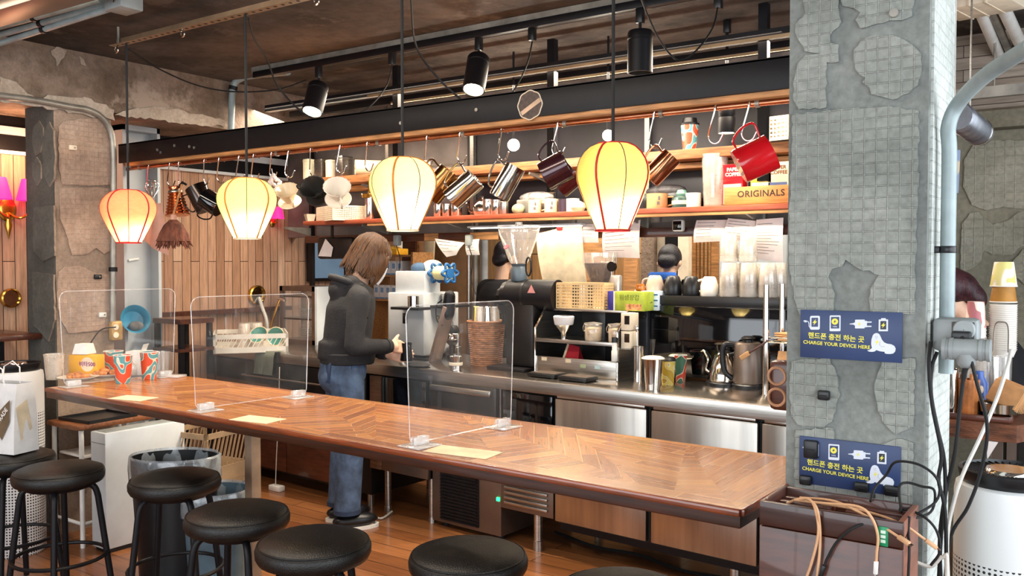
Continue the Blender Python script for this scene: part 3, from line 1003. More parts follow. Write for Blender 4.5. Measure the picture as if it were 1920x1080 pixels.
divider((114, 728), (330, 704.5), 'clear acrylic divider standing across the pastry plates and paper cups')
divider((360, 774), (580, 742.5), 'clear acrylic divider in front of the white dish rack')
divider((762, 842), (963, 797), 'clear acrylic divider in front of the straw basket of cups')
for px, py, rz, lab in ((250, 747, 12, 'square cream menu card lying near the paper cups'), (483, 787, 8, 'square cream menu card lying between two acrylic dividers'), (868, 848, 6, 'oblong cream menu card lying beside the foot of the divider nearest the pillar')):
    p = at(px, py, Z=BZ)
    w = 0.085 if px < 800 else 0.105
    ob('menu_card', B().box(-w, w, -0.05, 0.05, 0.0005, 0.002), CREAMPAPER, loc=p, rot=R(rz), label=lab, cat='card', group='menu cards on the bar')


# ------------------------------------------------------------------ lanterns
def fabric(name, col, col2, zt):
    n = N(name)
    n.t.nodes.remove(n.p)
    tr, df, mx = n.n('BsdfTranslucent'), n.n('BsdfDiffuse'), n.n('MixShader')
    tx = n.noise(n.coord((1, 1, 3)), 40)
    f = n.ramp(tx, [(0.3, shade(col, .94)), (0.7, col)])
    n.l(f, tr.inputs[0])
    n.l(f, df.inputs[0])
    mx.inputs[0].default_value = 0.25
    n.l(tr.outputs[0], mx.inputs[1])
    n.l(df.outputs[0], mx.inputs[2])
    n.l(mx.outputs[0], n.out.inputs[0])
    return n.mat


LPROF = [(0.40, 0.0), (0.48, 0.012), (0.64, 0.045), (0.80, 0.11), (0.92, 0.19), (0.985, 0.27), (1.0, 0.34), (0.985, 0.42), (0.93, 0.50), (0.86, 0.58), (0.77, 0.68), (0.67, 0.78), (0.57, 0.88), (0.46, 0.985), (0.45, 1.0)]


def lantern(px, ytop, ybot, w, col, ribs, label, power, ltop, rim):
    p = at(px, (ytop + ybot) / 2, Y=2.4)
    zt_, zb = at(px, ytop, Y=2.4).z, at(px, ybot, Y=2.4).z
    h = zt_ - zb
    cb = math.cos(math.atan((px - 960) / FPX))
    rr = w * mpp(p) / 2 * cb
    t = thing('lantern', label, 'lantern', (p.x, 2.4, zt_), R(random.uniform(0, 40)), 'fabric balloon lanterns over the bar')
    seg = 64
    lob = lambda a, i: 1 - 0.028 * abs(math.sin(4 * a)) if 0 < i < 14 else 1
    ob('shade', B().lathe([(r * rr, -z * h) for r, z in LPROF], seg, lobes=lob), fabric('lantern_fabric', col, col, zt_), t, smooth=80)
    for k in range(8):
        a = R(45 * k)
        path = [(r * rr * 1.002 * math.cos(a), r * rr * 1.002 * math.sin(a), -z * h) for r, z in LPROF]
        ob('rib', B().tube(path, 0.0016 if k % 2 else 0.0038, 6), ribs[k % 2], t)
    ob('top_ring', B().tube([(0.4 * rr * math.cos(R(15 * i)), 0.4 * rr * math.sin(R(15 * i)), 0) for i in range(24)], 0.003, 6, True), ribs[0], t)
    ob('bottom_ring', B().tube([(0.45 * rr * math.cos(R(15 * i)), 0.45 * rr * math.sin(R(15 * i)), -h) for i in range(24)], 0.0035, 6, True), rim, t)
    ob('cord', B().cyl((0, 0, -h * .42), (0, 0, 2.479 - zt_), 0.0055, seg=8), RUBBER, t)
    zl = -h * 0.66
    s_ = ob('bulb', B().lathe([(0.001, zl + .05), (0.012, zl + 0.05), (0.013, zl + .028), (0.028, zl), (0.026, zl - .014), (0.014, zl - .027), (0.001, zl - .03)], 16), mat('bulb_glow', 'fff0d0', 0.4, emit='ffe2b0', estr=6), t)
    s_.visible_shadow = True
    l = bpy.data.lights.new('lantern_bulb', 'POINT')
    l.energy, l.color, l.shadow_soft_size = power, (1.0, 0.80, 0.52), 0.02
    lo = bpy.data.objects.new('lantern_bulb', l)
    COL.objects.link(lo)
    lo.parent = t
    lo.location = (0.034, 0, zl - 0.034)
    return t


RREDC, RGRN, RORG = mat('red_piping', 'b3202a', 0.6), mat('dark_green_piping', '4a5a30', 0.6), mat('orange_piping', 'b9742c', 0.6)
RBLK = mat('dark_piping', '3c3a38', 0.6)
lantern(241, 357, 455, 107, 'f6a27e', (RREDC, RREDC), 'orange pink balloon lantern with red piping nearest the concrete column', 1.9, '', RREDC)
lantern(463, 335, 447, 113, 'f3e49c', (RORG, RGRN), 'pale yellow balloon lantern in front of the hanging mugs and drippers', 2.3, '', CREAMP)
lantern(755, 297, 432, 129, 'f5eab4', (RORG, RBLK), 'cream white balloon lantern with one orange seam above the standing woman', 3.0, '', CREAMP)
lantern(1149, 270, 432, 142, 'f6c676', (RREDC, RBLK), 'yellow balloon lantern with broad red seams nearest the tiled pillar', 3.6, '', RREDC)


# ------------------------------------------------------------------ things on the bar's far end
def cup_prof(r0, r1, h, th=0.0015):
    return [(0.001, 0.004), (r0 - .002, 0.004), (r0, 0.0), (r0 + (r1 - r0) * .97, h * .97), (r1 + .002, h), (r1 - th, h), (r1 - th - .001, h * .96), (r0 - th, 0.006), (0.001, 0.0065)]


def stamp_mat(name, a, b_, c, sc=22):
    n = N(name)
    co = n.coord((1, 1, .8))
    v = n.noise(co, sc, 0.4, 0.2)
    f = n.ramp(v, [(0.0, a), (0.44, a), (0.452, 'e8d9c0'), (0.47, 'e8d9c0'), (0.482, b_), (0.60, b_), (0.612, 'e8d9c0'), (0.63, 'e8d9c0'), (0.64, c)])
    n.t.nodes[f.node.name].color_ramp.interpolation = 'LINEAR'
    n.base(f)
    n.set(Roughness=0.5)
    return n.mat


PRINTCUP = stamp_mat('red_teal_cup_print', 'd1502f', '5b9aa0', 'd1502f')


def put(px, py, z):
    return at(px, py, Z=z)


def size(p, pix):
    return pix * mpp(p)


def paper_cup(px, pyb, h_px, w_px, label, z=BZ, m=PRINTCUP, lid=None, group='patterned paper cups'):
    p = put(px, pyb, z)
    h, r1 = size(p, h_px), size(p, w_px) / 2
    t = thing('paper_cup', label, 'cup', p, R(random.uniform(0, 360)), group)
    ob('sleeve', B().lathe([(0.001, 0.004), (r1 * .72, 0.004), (r1 * .74, 0.0005), (r1 * .97, h * .965), (r1 * .94, h * .965), (r1 * .7, .008), (0.001, .008)], 28), m, t)
    ob('rim', B().tube([(r1 * .98 * math.cos(R(15 * i)), r1 * .98 * math.sin(R(15 * i)), h * .97) for i in range(24)], r1 * .045, 6, True), CUPWHITE, t)
    if lid:
        ob('lid', B().lathe([(r1 * 1.03, h * .96), (r1 * 1.05, h), (r1 * .95, h * 1.04), (r1 * .8, h * 1.1), (0.001, h * 1.1)], 24), lid, t)
    return t


paper_cup(213, 700, 43, 35, 'red and teal paper cup standing behind the other two on the bar')
paper_cup(231, 718, 54, 35, 'red and teal paper cup in front, nearest the bar edge')
paper_cup(280, 711, 53, 33, 'red and teal paper cup next to the small plastic tub')
p = put(102, 711, BZ)
ob('plastic_tumbler', B().lathe(cup_prof(.035, .046, .118), 24), FROST, loc=p, label='translucent plastic tumbler at the end of the bar', cat='cup')
PASTRY = mat('orange_pastry', 'c9804a', 0.6, 0, 0.4, 40, bump=0.006, bscale=70)
for px, py, lab in ((147, 713, 'white plate of pastries standing nearest the bar edge'), (196, 707, 'white plate of pastries behind the paper cups')):
    p = put(px, py, BZ)
    ob('plate', B().lathe([(0.001, .004), (.05, .004), (.052, .001), (.06, .001), (.088, .016), (.09, .018), (.086, .019), (.058, .007), (0.001, .007)], 32), CERAM, loc=p, label=lab, cat='plate', group='pastry plates on the bar')
    for k in range(6):
        a = k * 1.05 + px
        q = p + Vector((0.035 * math.cos(a), 0.035 * math.sin(a), 0.021)) if k < 5 else p + Vector((0, 0, .03))
        b = B().ell((0, 0, 0), (0.024, 0.017, 0.0125), 14, 8)
        ob('pastry', b, PASTRY, loc=q, rot=a * 2, label='small golden pastry on the plate ' + ('nearest the bar edge' if px < 160 else 'behind the cups'), cat='pastry', group='pastries on the plate ' + ('nearest the bar edge' if px < 160 else 'behind the cups'))
# yellow drink box with white tub on it
p = put(163, 706, BZ)
t = thing('drink_box', 'yellow printed drink carton beside the pastry plates', 'box', p, R(24))
ob('carton', B().box(-.075, .075, -.03, .03, 0, .105, .002), YELLOW, t)
ob('round_print', B().cyl((.025, -.0302, .062), (.025, -.031, .062), .034, seg=28), mat('label_cream', 'f3d9c0', .6), t)
text('비타500', 0.026, PURPLE, t, Matrix.Translation((.025, -.0314, .062)) @ Matrix.Rotation(R(90), 4, 'X'), bold=.0006)
p2 = p + Vector((-.02, 0, .107))
ob('tissue_tub', B().lathe([(0.001, 0), (.050, 0), (.053, .003), (.04, .05), (.001, .05)], 4), PAPER, loc=p2, rot=R(70), label='white folded paper tub on top of the yellow carton', cat='tub')
p = put(262, 702, BZ)
t = thing('white_carton', 'open white carton with a raised flap behind the paper cups', 'box', p, R(30))
ob('carton', B().box(-.05, .05, -.04, .04, 0, .115, .002), WHITEP, t)
ob('flap', B().bar((.03, -.02, .115), (.045, -.02, .15), .05, .002), WHITEP, t)
p = put(254, 703, BZ)
t = thing('honey_jar', 'small round jar with an orange disc lid between the paper cups', 'jar', p)
ob('jar', B().lathe([(0.001, 0), (.026, 0), (.028, .004), (.028, .06), (.022, .068), (.001, .068)], 18), FROST, t)
ob('disc_lid', B().cyl((0, -.005, .09), (0, .005, .09), .022, seg=20).box(-.006, .006, -.004, .004, .066, .075), mat('orange_disc', 'ef9a2e', .5), t)
p = put(300, 702, BZ)
ob('plastic_tub', B().lathe(cup_prof(.04, .048, .11), 22), GLASS, loc=p, label='clear plastic tub behind the last paper cup', cat='tub')
p = put(322, 707, BZ)
ob('glass_tray', B().box(-.06, .06, -.035, .035, 0.0005, .012, .004), ACREDGE, loc=p, rot=R(20), label='flat clear tray lying by the far foot of the divider', cat='tray')
# ------------------------------------------------------------------ paper bag on the stool at the end
sp = at(22, 852, Z=.606)
t = thing('paper_bag', 'white printed paper carrier bag standing on the bar stool', 'bag', (sp.x - 0.02, sp.y - .02, .626), R(16))
w, dp, hh = .125, .065, .30
b = B()
vs = []
for z, k, g in ((0, 1, 1), (.08, 1.0, .97), (.2, .98, .85), (hh, .97, .62)):
    vs.append([(-w * k, -dp * g, z), (w * k, -dp * g, z), (w * 1.02 * k, 0, z), (w * k, dp * g, z), (-w * k, dp * g, z), (-w * 1.02 * k, 0, z), (-w * k, -dp * g, z)])
b.sheet(vs)
b.add([(-w, -dp, 0), (w, -dp, 0), (w, dp, 0), (-w, dp, 0)], [(0, 1, 2, 3)])
BAGP = mat('bag_paper', 'dcdcdc', 0.5, 0, 0.1, 7, coat=.2)
ob('bag_body', b, BAGP, t, smooth=25)
ob('printed_patch', B().add([(.0, -.0665, .135), (.055, -.0655, .19), (.105, -.062, .235), (.105, -.0655, .14), (.062, -.067, .06)], [(0, 1, 2, 3, 4)]), mat('bag_brown', '6d5a42', .6), t)
text('TRADE', 0.026, PAPER, t, Matrix.Translation((.068, -.0675, .165)) @ Matrix.Rotation(R(90), 4, 'X') @ Matrix.Rotation(R(52), 4, 'Z'), bold=.0004)
ob('side_print', B().add([(.1255, -.05, .2), (.1265, .005, .23), (.1265, .03, .1), (.127, -.03, .05)], [(0, 1, 2, 3)]), mat('bag_cream', 'd8c9ad', .6), t)
ob('red_print', B().cyl((-.02, -.0672, .075), (-.02, -.0675, .075), .05, seg=26), mat('bag_emblem', '4a4d55', .6), t)
for y in (-.04, .04):
    ob('handle', B().tube([(-.05, y, hh - .01), (-.045, y * 1.1, hh + .06), (0, y * 1.2, hh + .085), (.045, y * 1.1, hh + .06), (.05, y, hh - .01)], .003, 6), PAPER, t)


# ------------------------------------------------------------------ air purifiers
def purifier(p, dia, h, label, rz=0):
    t = thing('air_purifier', label, 'air purifier', p, rz, 'tower air purifiers')
    r = dia / 2
    n = N('perforated_shell')
    tc = n.n('TexCoord')
    sep = n.n('SeparateXYZ')
    n.l(tc.outputs['Object'], sep.inputs[0])
    an = n.n('Math', operation='ARCTAN2')
    n.l(sep.outputs[1], an.inputs[0])
    n.l(sep.outputs[0], an.inputs[1])

    def M_(op, a, bb):
        x = n.n('Math', operation=op)
        for i, v in enumerate((a, bb)):
            if isinstance(v, (int, float)):
                x.inputs[i].default_value = v
            else:
                n.l(v, x.inputs[i])
        return x.outputs[0]
    cell = 0.0135
    u = M_('SUBTRACT', M_('FRACT', M_('MULTIPLY', M_('ADD', an.outputs[0], 7.0), round(2 * math.pi * r / cell) / (2 * math.pi)), 0), .5)
    v = M_('SUBTRACT', M_('FRACT', M_('MULTIPLY', M_('ADD', sep.outputs[2], 3.0), 1 / cell), 0), .5)
    d = M_('ADD', M_('MULTIPLY', u, u), M_('MULTIPLY', v, v))
    hole = M_('MULTIPLY', M_('LESS_THAN', d, .085), M_('LESS_THAN', sep.outputs[2], h * .74))
    n.base(n.mix(hole, 'e2e3e3', '141516'))
    n.set(Roughness=.35)
    ob('shell', B().lathe([(0.001, 0), (r * .96, 0), (r, .01), (r, h * .93), (r * .97, h * .955), (r * .86, h * .962), (0.001, h * .962)], 56), n.mat, t)
    ob('top_ring', B().lathe([(r * .84, h * .955), (r * .88, h * .962), (r * .93, h * .99), (r * .93, h), (r * .85, h * 1.003), (r * .82, h * .985), (r * .3, h * .978), (0.001, h * .978)], 48), BLACKP, t)
    b = B()
    for k in range(40):
        a = R(9 * k)
        b.bar((r * .45 * math.cos(a), r * .45 * math.sin(a), h * .988), (r * .83 * math.cos(a + .25), r * .83 * math.sin(a + .25), h * .993), .003, .008)
    ob('fan_grille', b, BLACKP, t)
    ob('top_disc', B().lathe([(0.001, h * 1.002), (r * .42, h * 1.002), (r * .46, h * .995), (r * .46, h * .98)], 32), CHROME, t)
    return t


p = at(1893, 880, Z=.9)
PUR = purifier((p.x, p.y, 0), .262, .90, 'white perforated tower air purifier with black top ring beside the pillar')
q = at(8, 676, Z=.95)
r_ = dup(PUR, (q.x + .10, q.y, 0), R(40), 'white perforated tower air purifier behind the paper bag', 'tower air purifiers', (1, 1, 1.05))

# ------------------------------------------------------------------ under the bar
t = thing('dehumidifier', 'slim white floor unit with a dark slotted top under the bar end', 'dehumidifier', (-4.17, 2.40, 0))
ob('body', B().box(-.065, .065, 0, .45, .02, .60, .006), WHITEM, t)
ob('top_slot', B().box(-.045, .045, .02, .43, .596, .603, .002), GREYPLAS, t)
ob('front_groove', B().box(-.064, .064, -.001, .003, .545, .549), GREYPLAS, t)
ob('foot_plate', B().box(-.06, .06, .02, .43, 0, .02), BLACKP, t)
t = thing('school_desk', 'small school desk with brown top and white tube frame by the column', 'desk', (-4.43, 2.36, 0))
ob('desk_top', B().box(-.15, .15, 0, .42, .60, .625, .005), mat('brown_laminate', '7a4a2c', .4, 0, .25, 6, stretch=(2, 14, 14)), t)
for x in (-.13, .13):
    for y in (.03, .39):
        ob('leg', B().tube(smooth_path([(x, y, .598), (x * .98, y, .58), (x, y, .5), (x, y, .0)], 4), .0125, 10), WHITEP, t)
ob('book_shelf', B().box(-.12, .12, .05, .38, .45, .46), WHITEP, t)
ob('side_rail', B().cyl((.13, .03, .12), (.13, .39, .12), .009).cyl((-.13, .03, .12), (.13, .03, .12), .009), WHITEP, t)
p = Vector((-4.42, 2.55, .626))
ob('black_tray', B().box(-.13, .13, -.14, .14, 0, .004).box(-.13, .13, -.14, -.135, .004, .016).box(-.13, .13, .135, .14, .004, .016).box(-.13, -.125, -.14, .14, .004, .016).box(.125, .13, -.14, .14, .004, .016), BLACKP, loc=p, rot=R(4), label='flat black serving tray on the school desk', cat='tray')


def bin_(p, rx, ry, h, label, rz, m=BIN):
    t = thing('waste_bin', label, 'bin', p, rz, 'lined waste bins under the bar')
    el = lambda a, i: 1
    b = B().lathe([(0.001, 0.004), (.80, 0.004), (.82, 0), (1.0, h), (.985, h), (.8, .01), (0.001, .01)], 36)
    b.v = [(x * rx, y * ry, z) for x, y, z in b.v]
    ob('bin_body', b, m, t)
    rnd = random.Random(int(h * 1000))
    ph = [rnd.uniform(0, 6.28) for _ in range(6)]
    lob = lambda a, i: 1 + (0.02 * math.sin(9 * a + ph[i % 6]) + .012 * math.sin(23 * a + ph[(i + 2) % 6])) * (1 if i in (0, 1, 4, 5) else .4)
    b = B().lathe([(1.03, h - .10), (1.03, h - .05), (1.035, h + .004), (1.0, h + .012), (.95, h - .06), (.88, h - .2)], 72, lobes=lob)
    b.v = [(x * rx, y * ry, z + .006 * math.sin(7 * math.atan2(y, x)) * (1 if z < h - .08 else 0)) for x, y, z in b.v]
    ob('liner', b, LINER, t, label='clear bag folded over the rim')
    return t


p = at(328, 856, Z=.56)
bin_((p.x, p.y, 0), .20, .15, .56, 'black oval waste bin with clear liner beside the white floor unit', R(30), BLACKP)
p = at(432, 905, Z=.43)
bin_((p.x + .06, p.y - .12, 0), .145, .145, .43, 'blue grey round waste bin with clear liner under the middle of the bar', 0)


def crate(p, rz, label, m, w=.36, d=.30, h=.26, name='plastic_crate', slope=.045, group=None, par=None):
    t = thing(name, label, 'crate', p, rz, group)
    ob('crate_base', B().box(-w / 2, w / 2, -d / 2, d / 2, 0, .012, .003), m, t)
    for sx, sy, L, a in ((0, -d / 2, w, 0), (0, d / 2, w, 0), (-w / 2, 0, d, 90), (w / 2, 0, d, 90)):
        b = B()
        b.T = Matrix.Translation((sx, sy, 0)) @ Matrix.Rotation(R(a), 4, 'Z')
        th = .006
        b.box(-L / 2, L / 2, -th / 2, th / 2, h - .03, h)
        b.box(-L / 2, L / 2, -th / 2, th / 2, 0.0, h * .3)
        for x in (-L / 2, L / 2 - .014):
            b.box(x, x + .014, -th / 2, th / 2, 0, h)
        k = max(4, int(L / .032))
        for i in range(k):
            x = -L / 2 + .014 + (L - .028) * (i + .3) / k
            b.bar((x, 0, h * .3), (x + slope * (1 if i * 2 < k or L > 0 else -1), 0, h - .03), .005, .005, up=(0, 1, 0))
        ob('lattice_side', b, m, t)
    return t


TAN = mat('tan_crate_plastic', 'a58b6c', .6, 0, .12, 9)
p = at(386, 900, Y=2.98)
crate((p.x, 2.98, 0), R(8), 'tan lattice plastic crate on the floor, lower of the stacked two', TAN, .32, .30, .27, group=None)
crate((p.x, 2.98, .271), R(8), 'tan lattice plastic crate stacked on another under the bar', TAN, .32, .30, .27)
# ------------------------------------------------------------------ steel work counter along the back
CZ = 0.862
CO, CA = Vector((-2.45, 3.627, 0)), R(-4.07)
_ca, _sa = math.cos(CA), math.sin(CA)


def lx(px):
    p = at(px, 711 + 0.1035 * (px - 980), Z=CZ) - CO
    return p.x * _ca + p.y * _sa


def cw(x, y, z):
    return Vector((CO.x + x * _ca - y * _sa, CO.y + x * _sa + y * _ca, z))


def unit(name, label, cat, group=None):
    return thing(name, label, cat, CO, CA, group)


BLACKBODY = mat('dark_unit_body', '1c1a1a', .45, .3, .2, 6)
RX = lx(1470) + .16
t = unit('steel_worktop', 'long stainless steel worktop with a folded front lip', 'worktop')
ob('worktop_sheet', B().box(lx(350), RX, 0, .70, .835, CZ, .003), mat('worktop_steel', 'c2bab0', .22, 1.0, .1, 4, stretch=(1, 20, 1)), t)
ob('front_lip', B().box(lx(350), RX, -.004, .012, .80, CZ - .002, .003), STEEL, t)
# table fridge
t = unit('table_fridge', 'stainless steel under counter fridge with broad doors', 'fridge')
x0 = lx(1038)
ob('fridge_body', B().box(x0, RX, .035, .68, .17, .833), BLACKBODY, t)
for u0, u1 in ((1041, 1214), (1223, 1424), (1432, 1640)):
    a, c = lx(u0), lx(u1) if u1 < 1500 else RX - .02
    d = ob('fridge_door', B().box(a, c, .0, .034, .185, .785, .006), STEELD, t)
    ob('door_handle', B().box(a + .01, c - .01, .002, .03, .788, .80, .002), STEEL, d)
    ob('door_seal', B().box(c + .002, c + .012, .02, .034, .185, .785), RUBBER, d)
ob('base_rail', B().box(x0, RX, .06, .12, .13, .17), BLACKM, t)
for x in (x0 + .9, RX - .1):
    ob('leg', B().cyl((x, .1, 0), (x, .1, .17), .025), STEEL, t)
# compressor bay with louvre and black panel
t = unit('compressor_unit', 'black fronted cooling unit with a steel louvre beside the fridge', 'cooler')
x0, x1 = lx(937), lx(1037)
ob('unit_body', B().box(x0, x1, .03, .68, .19, .833), BLACKBODY, t)
ob('front_panel', B().box(x0 + .01, x1 - .01, .008, .03, .44, .79, .004), BLACKG, t)
ob('louvre_frame', B().box(x0, x1, .005, .03, .19, .43, .004), STEELB, t)
b = B()
for k in range(7):
    z = .225 + .026 * k
    b.bar((x0 + .03, -.002, z), (x1 - .03, -.002, z), .012, .012, bev=.002)
ob('louvre', b, STEEL, t)
ob('leg', B().lathe([(.001, 0), (.026, 0), (.026, .05), (.022, .052), (.022, .19)], 16, (lx(998), .05, 0)), STEEL, t)
ob('leg', B().lathe([(.001, 0), (.026, 0), (.026, .05), (.022, .052), (.022, .19)], 16, (lx(998), .6, 0)), STEEL, t)
# ice machine
t = unit('ice_machine', 'brownish steel ice machine with black grille and green light', 'ice machine')
x0, x1 = lx(803), lx(934)
ob('machine_body', B().box(x0, x1, .02, .66, .03, .833, .004), STEELB, t)
ob('upper_door', B().box(x0 + .015, x1 - .01, -.012, .02, .44, .80, .006), mat('dark_steel_door', '4a4644', .35, .8, .1, 4), t)
ob('door_handle', B().box(x0 + .03, x1 - .03, -.035, -.012, .755, .785, .006), STEEL, t)
g0, g1 = lx(820), lx(892)
b = B()
b.box(g0, g1, .012, .0205, .05, .335)
ob('grille_recess', b, BLACKP, t)
b = B()
for k in range(16):
    z = .06 + .0175 * k
    b.bar((g0 + .005, .008, z), (g1 - .005, .008, z + .0), .012, .006)
ob('grille_slat', b, BLACKM, t)
gx = lx(930)
ob('power_light', B().box(gx - .012, gx + .008, .012, .0205, .215, .235, .002), GREENLED, t)
for x in (x0 + .05, x1 - .05):
    ob('foot', B().cyl((x, .08, 0), (x, .08, .03), .02), RUBBER, t)
# steel cabinet on legs
t = unit('steel_cabinet', 'low steel cabinet on tube legs between the woman and the ice machine', 'cabinet')
x0, x1 = lx(688), lx(798)
ob('cabinet_body', B().box(x0, x1, .03, .66, .25, .833), BLACKBODY, t)
ob('door', B().box(x0 + .10, x1 - .012, .0, .03, .43, .79, .004), BLACKG, t)
ob('side_strip', B().box(x0, x0 + .095, .002, .03, .25, .79, .003), mat('brown_board', '7d5a43', .5, 0, .2, 8, stretch=(1, 1, 9)), t)
ob('lower_panel', B().box(x0 + .10, x1, .004, .03, .25, .425, .003), STEELB, t)
for x in (x0 + .09, x1 - .02):
    for y in (.06, .6):
        ob('leg', B().cyl((x, y, .03), (x, y, .25), .018).cyl((x, y, 0), (x, y, .03), .023, .021), STEEL, t)
# sink cabinet
t = unit('sink_cabinet', 'dark fronted sink cabinet at the boarded wall end of the counter', 'cabinet')
x0, x1 = lx(352), lx(684)
ob('cabinet_body', B().box(x0, x1, .03, .66, .08, .833), BLACKBODY, t)
xm = lx(527)
for a, c in ((x0 + .01, xm - .004), (xm + .004, x1 - .2)):
    ob('door', B().box(a, c, .005, .03, .10, .50, .004), BOXWOOD, t)
ob('upper_front', B().box(x0 + .01, x1 - .01, .0, .03, .51, .795, .004), mat('black_counter_front', '191717', .18, .3, .3, 6), t)
ob('towel_rail', B().cyl((lx(452), -.03, .70), (lx(640), -.03, .70), .006).cyl((lx(452), -.03, .70), (lx(452), .02, .70), .004).cyl((lx(640), -.03, .70), (lx(640), .02, .70), .004), STEEL, t)
for x in (x0 + .06, x1 - .06):
    for y in (.08, .58):
        ob('leg', B().cyl((x, y, 0), (x, y, .08), .02), STEEL, t)
q = cw(lx(527), -.07, 0)
t = thing('power_adapter', 'white adapter block lying on the floor below a hanging cable', 'adapter', (q.x, q.y, 0))
ob('adapter_block', B().box(-.05, .05, -.025, .025, 0, .035, .005), WHITEP, t)
ob('cable', B().tube([(-.01, 0, .034), (-.012, .01, .2), (-.01, .03, .5), (-.01, .04, .78)], .003, 6), WHITEC, t)
for k, (px0, py0, px1, py1, m, lab) in enumerate(((660, 985, 735, 962, WHITEC, 'white cable trailing on the floor below the steel cabinet'), (1040, 1000, 1350, 1085, RUBBER, 'dark hose lying on the floor below the fridge doors'))):
    pts = [put(px0 + (px1 - px0) * i / 4, py0 + (py1 - py0) * i / 4 + (4 if i % 2 else -3), .008) for i in range(5)]
    ob('floor_cable', B().tube(smooth_path(pts), .008 if k else .006, 6), m, label=lab, cat='cable')


# ------------------------------------------------------------------ things on the steel counter
def steel_cup(px, pyb, h_px, w_px, label, z=CZ, m=CHROME, name='steel_cup', cat='cup', taper=.8, group=None, rim=True):
    p = put(px, pyb, z)
    h, r = size(p, h_px), size(p, w_px) / 2
    t = thing(name, label, cat, p, 0, group)
    ob('cup_wall', B().lathe([(.001, .004), (r * taper - .002, .003), (r * taper, 0), (r * .98, h * .97), (r * 1.02, h), (r * .96, h), (r * taper - .004, .008), (.001, .008)], 26), m, t)
    return t, p, h, r


steel_cup(752, 676, 34, 20, 'tall steel milk pitcher behind the hands of the woman', m=CHROME)
t, p, h, r = steel_cup(855, 694, 26, 24, 'small steel canister with a pale band in front of the straw basket', taper=.95)
ob('pale_band', B().lathe([(r * .99, h * .35), (r * 1.06, h * .38), (r * 1.06, h * .55), (r * .99, h * .58)], 24), CREAMP, t)
steel_cup(853, 668, 18, 26, 'squat steel dosing cup behind the small canister', taper=.95)
# black tamper pad & small hand grinder
p = put(790, 672, CZ)
ob('tamping_mat', B().box(-.11, .11, -.07, .07, 0, .008, .003), RUBBER, loc=p, rot=CA, label='flat black rubber mat beside the steel canister', cat='mat')
p = put(848, 672, CZ)
t = thing('hand_grinder', 'small black and chrome hand grinder left of the straw basket'.replace('left of', 'standing beside'), 'grinder', p)
s = mpp(p)
ob('grinder_body', B().lathe([(.001, 0), (.035, 0), (.035, .02), (.02, .03), (.02, .08), (.04, .1), (.045, .17), (.03, .2), (.001, .2)], 20), BLACKP, t)
ob('chrome_band', B().lathe([(.041, .115), (.047, .12), (.047, .15), (.043, .155)], 20), CHROME, t)
ob('crank', B().cyl((0, 0, .2), (0, 0, .225), .006).bar((0, 0, .225), (-.10, -.02, .232), .012, .005).ell((-.1, -.02, .245), .014, 10, 8), STEEL, t)
# slanted lever post
a, c = at(815, 668, Y=4.0), at(843, 555, Y=3.98)
t = thing('lever_post', 'slanted grey lever post with a black padded grip', 'lever', (a.x, a.y, CZ))
o_ = t.location
ob('post', B().bar((0, 0, 0), c - o_ - Vector((0, 0, .06)), .085, .03, bev=.008), mat('grey_brown_post', '8a7468', .45, .2, .15, 8), t)
ob('grip', B().cap(c - o_ - Vector((.012, 0, .10)), c - o_, .038, .034), BLACKM, t)
ob('grip_cord', B().tube(smooth_path([c - o_ + Vector((-.03, -.03, -.02)), c - o_ + Vector((-.075, -.03, -.06)), c - o_ + Vector((-.07, -.03, -.14)), c - o_ + Vector((-.03, -.03, -.17))]), .004, 6), RUBBER, t)
# straw basket with tumblers
p = put(912, 684, CZ)
s = mpp(p)
BH = 82 * s
r0, r1 = 29 * s, 35 * s
t = thing('straw_basket', 'round woven straw basket full of upturned tumblers', 'basket', p)
b = B()
rows = 22
prof = []
for k in range(rows * 3 + 1):
    z = BH * k / (rows * 3)
    prof.append((r0 + (r1 - r0) * z / BH + .0022 * math.sin(2 * math.pi * k / 3), z))
b.lathe([(.001, .003), (r0, 0)] + prof + [(r1 - .006, BH), (r0 - .006, .01), (.001, .01)], 40)
ob('weave', b, WICKER, t)
ob('rim', B().tube([((r1 + .001) * math.cos(R(10 * i)), (r1 + .001) * math.sin(R(10 * i)), BH) for i in range(36)], .005, 8, True), WICKER, t)
for k, (dx, dy, m, lab) in enumerate(((-.055, -.02, BRASS, 'brassy tumbler stack nearest the white machine, in the straw basket'), (-.012, -.045, FROST, 'frosted tumbler stack at the front of the straw basket'), (.025, -.02, CHROME, 'steel tumbler stack in the middle of the straw basket'), (.062, .0, FROST, 'frosted tumbler stack nearest the big grinder, in the straw basket'))):
    tt = thing('tumbler_stack', lab, 'tumblers', p + Vector((dx, dy, .045)), 0, 'tumbler stacks in the straw basket')
    for j in range(5):
        z = .022 * j + .08
        ob('tumbler', B().lathe([(.030, z), (.029, z + .004), (.021, z + .118), (.019, z + .12), (.001, z + .12)], 18), m, tt)
    ob('tumbler_foot', B().cyl((0, 0, -.03), (0, 0, .085), .012), FROST, tt)

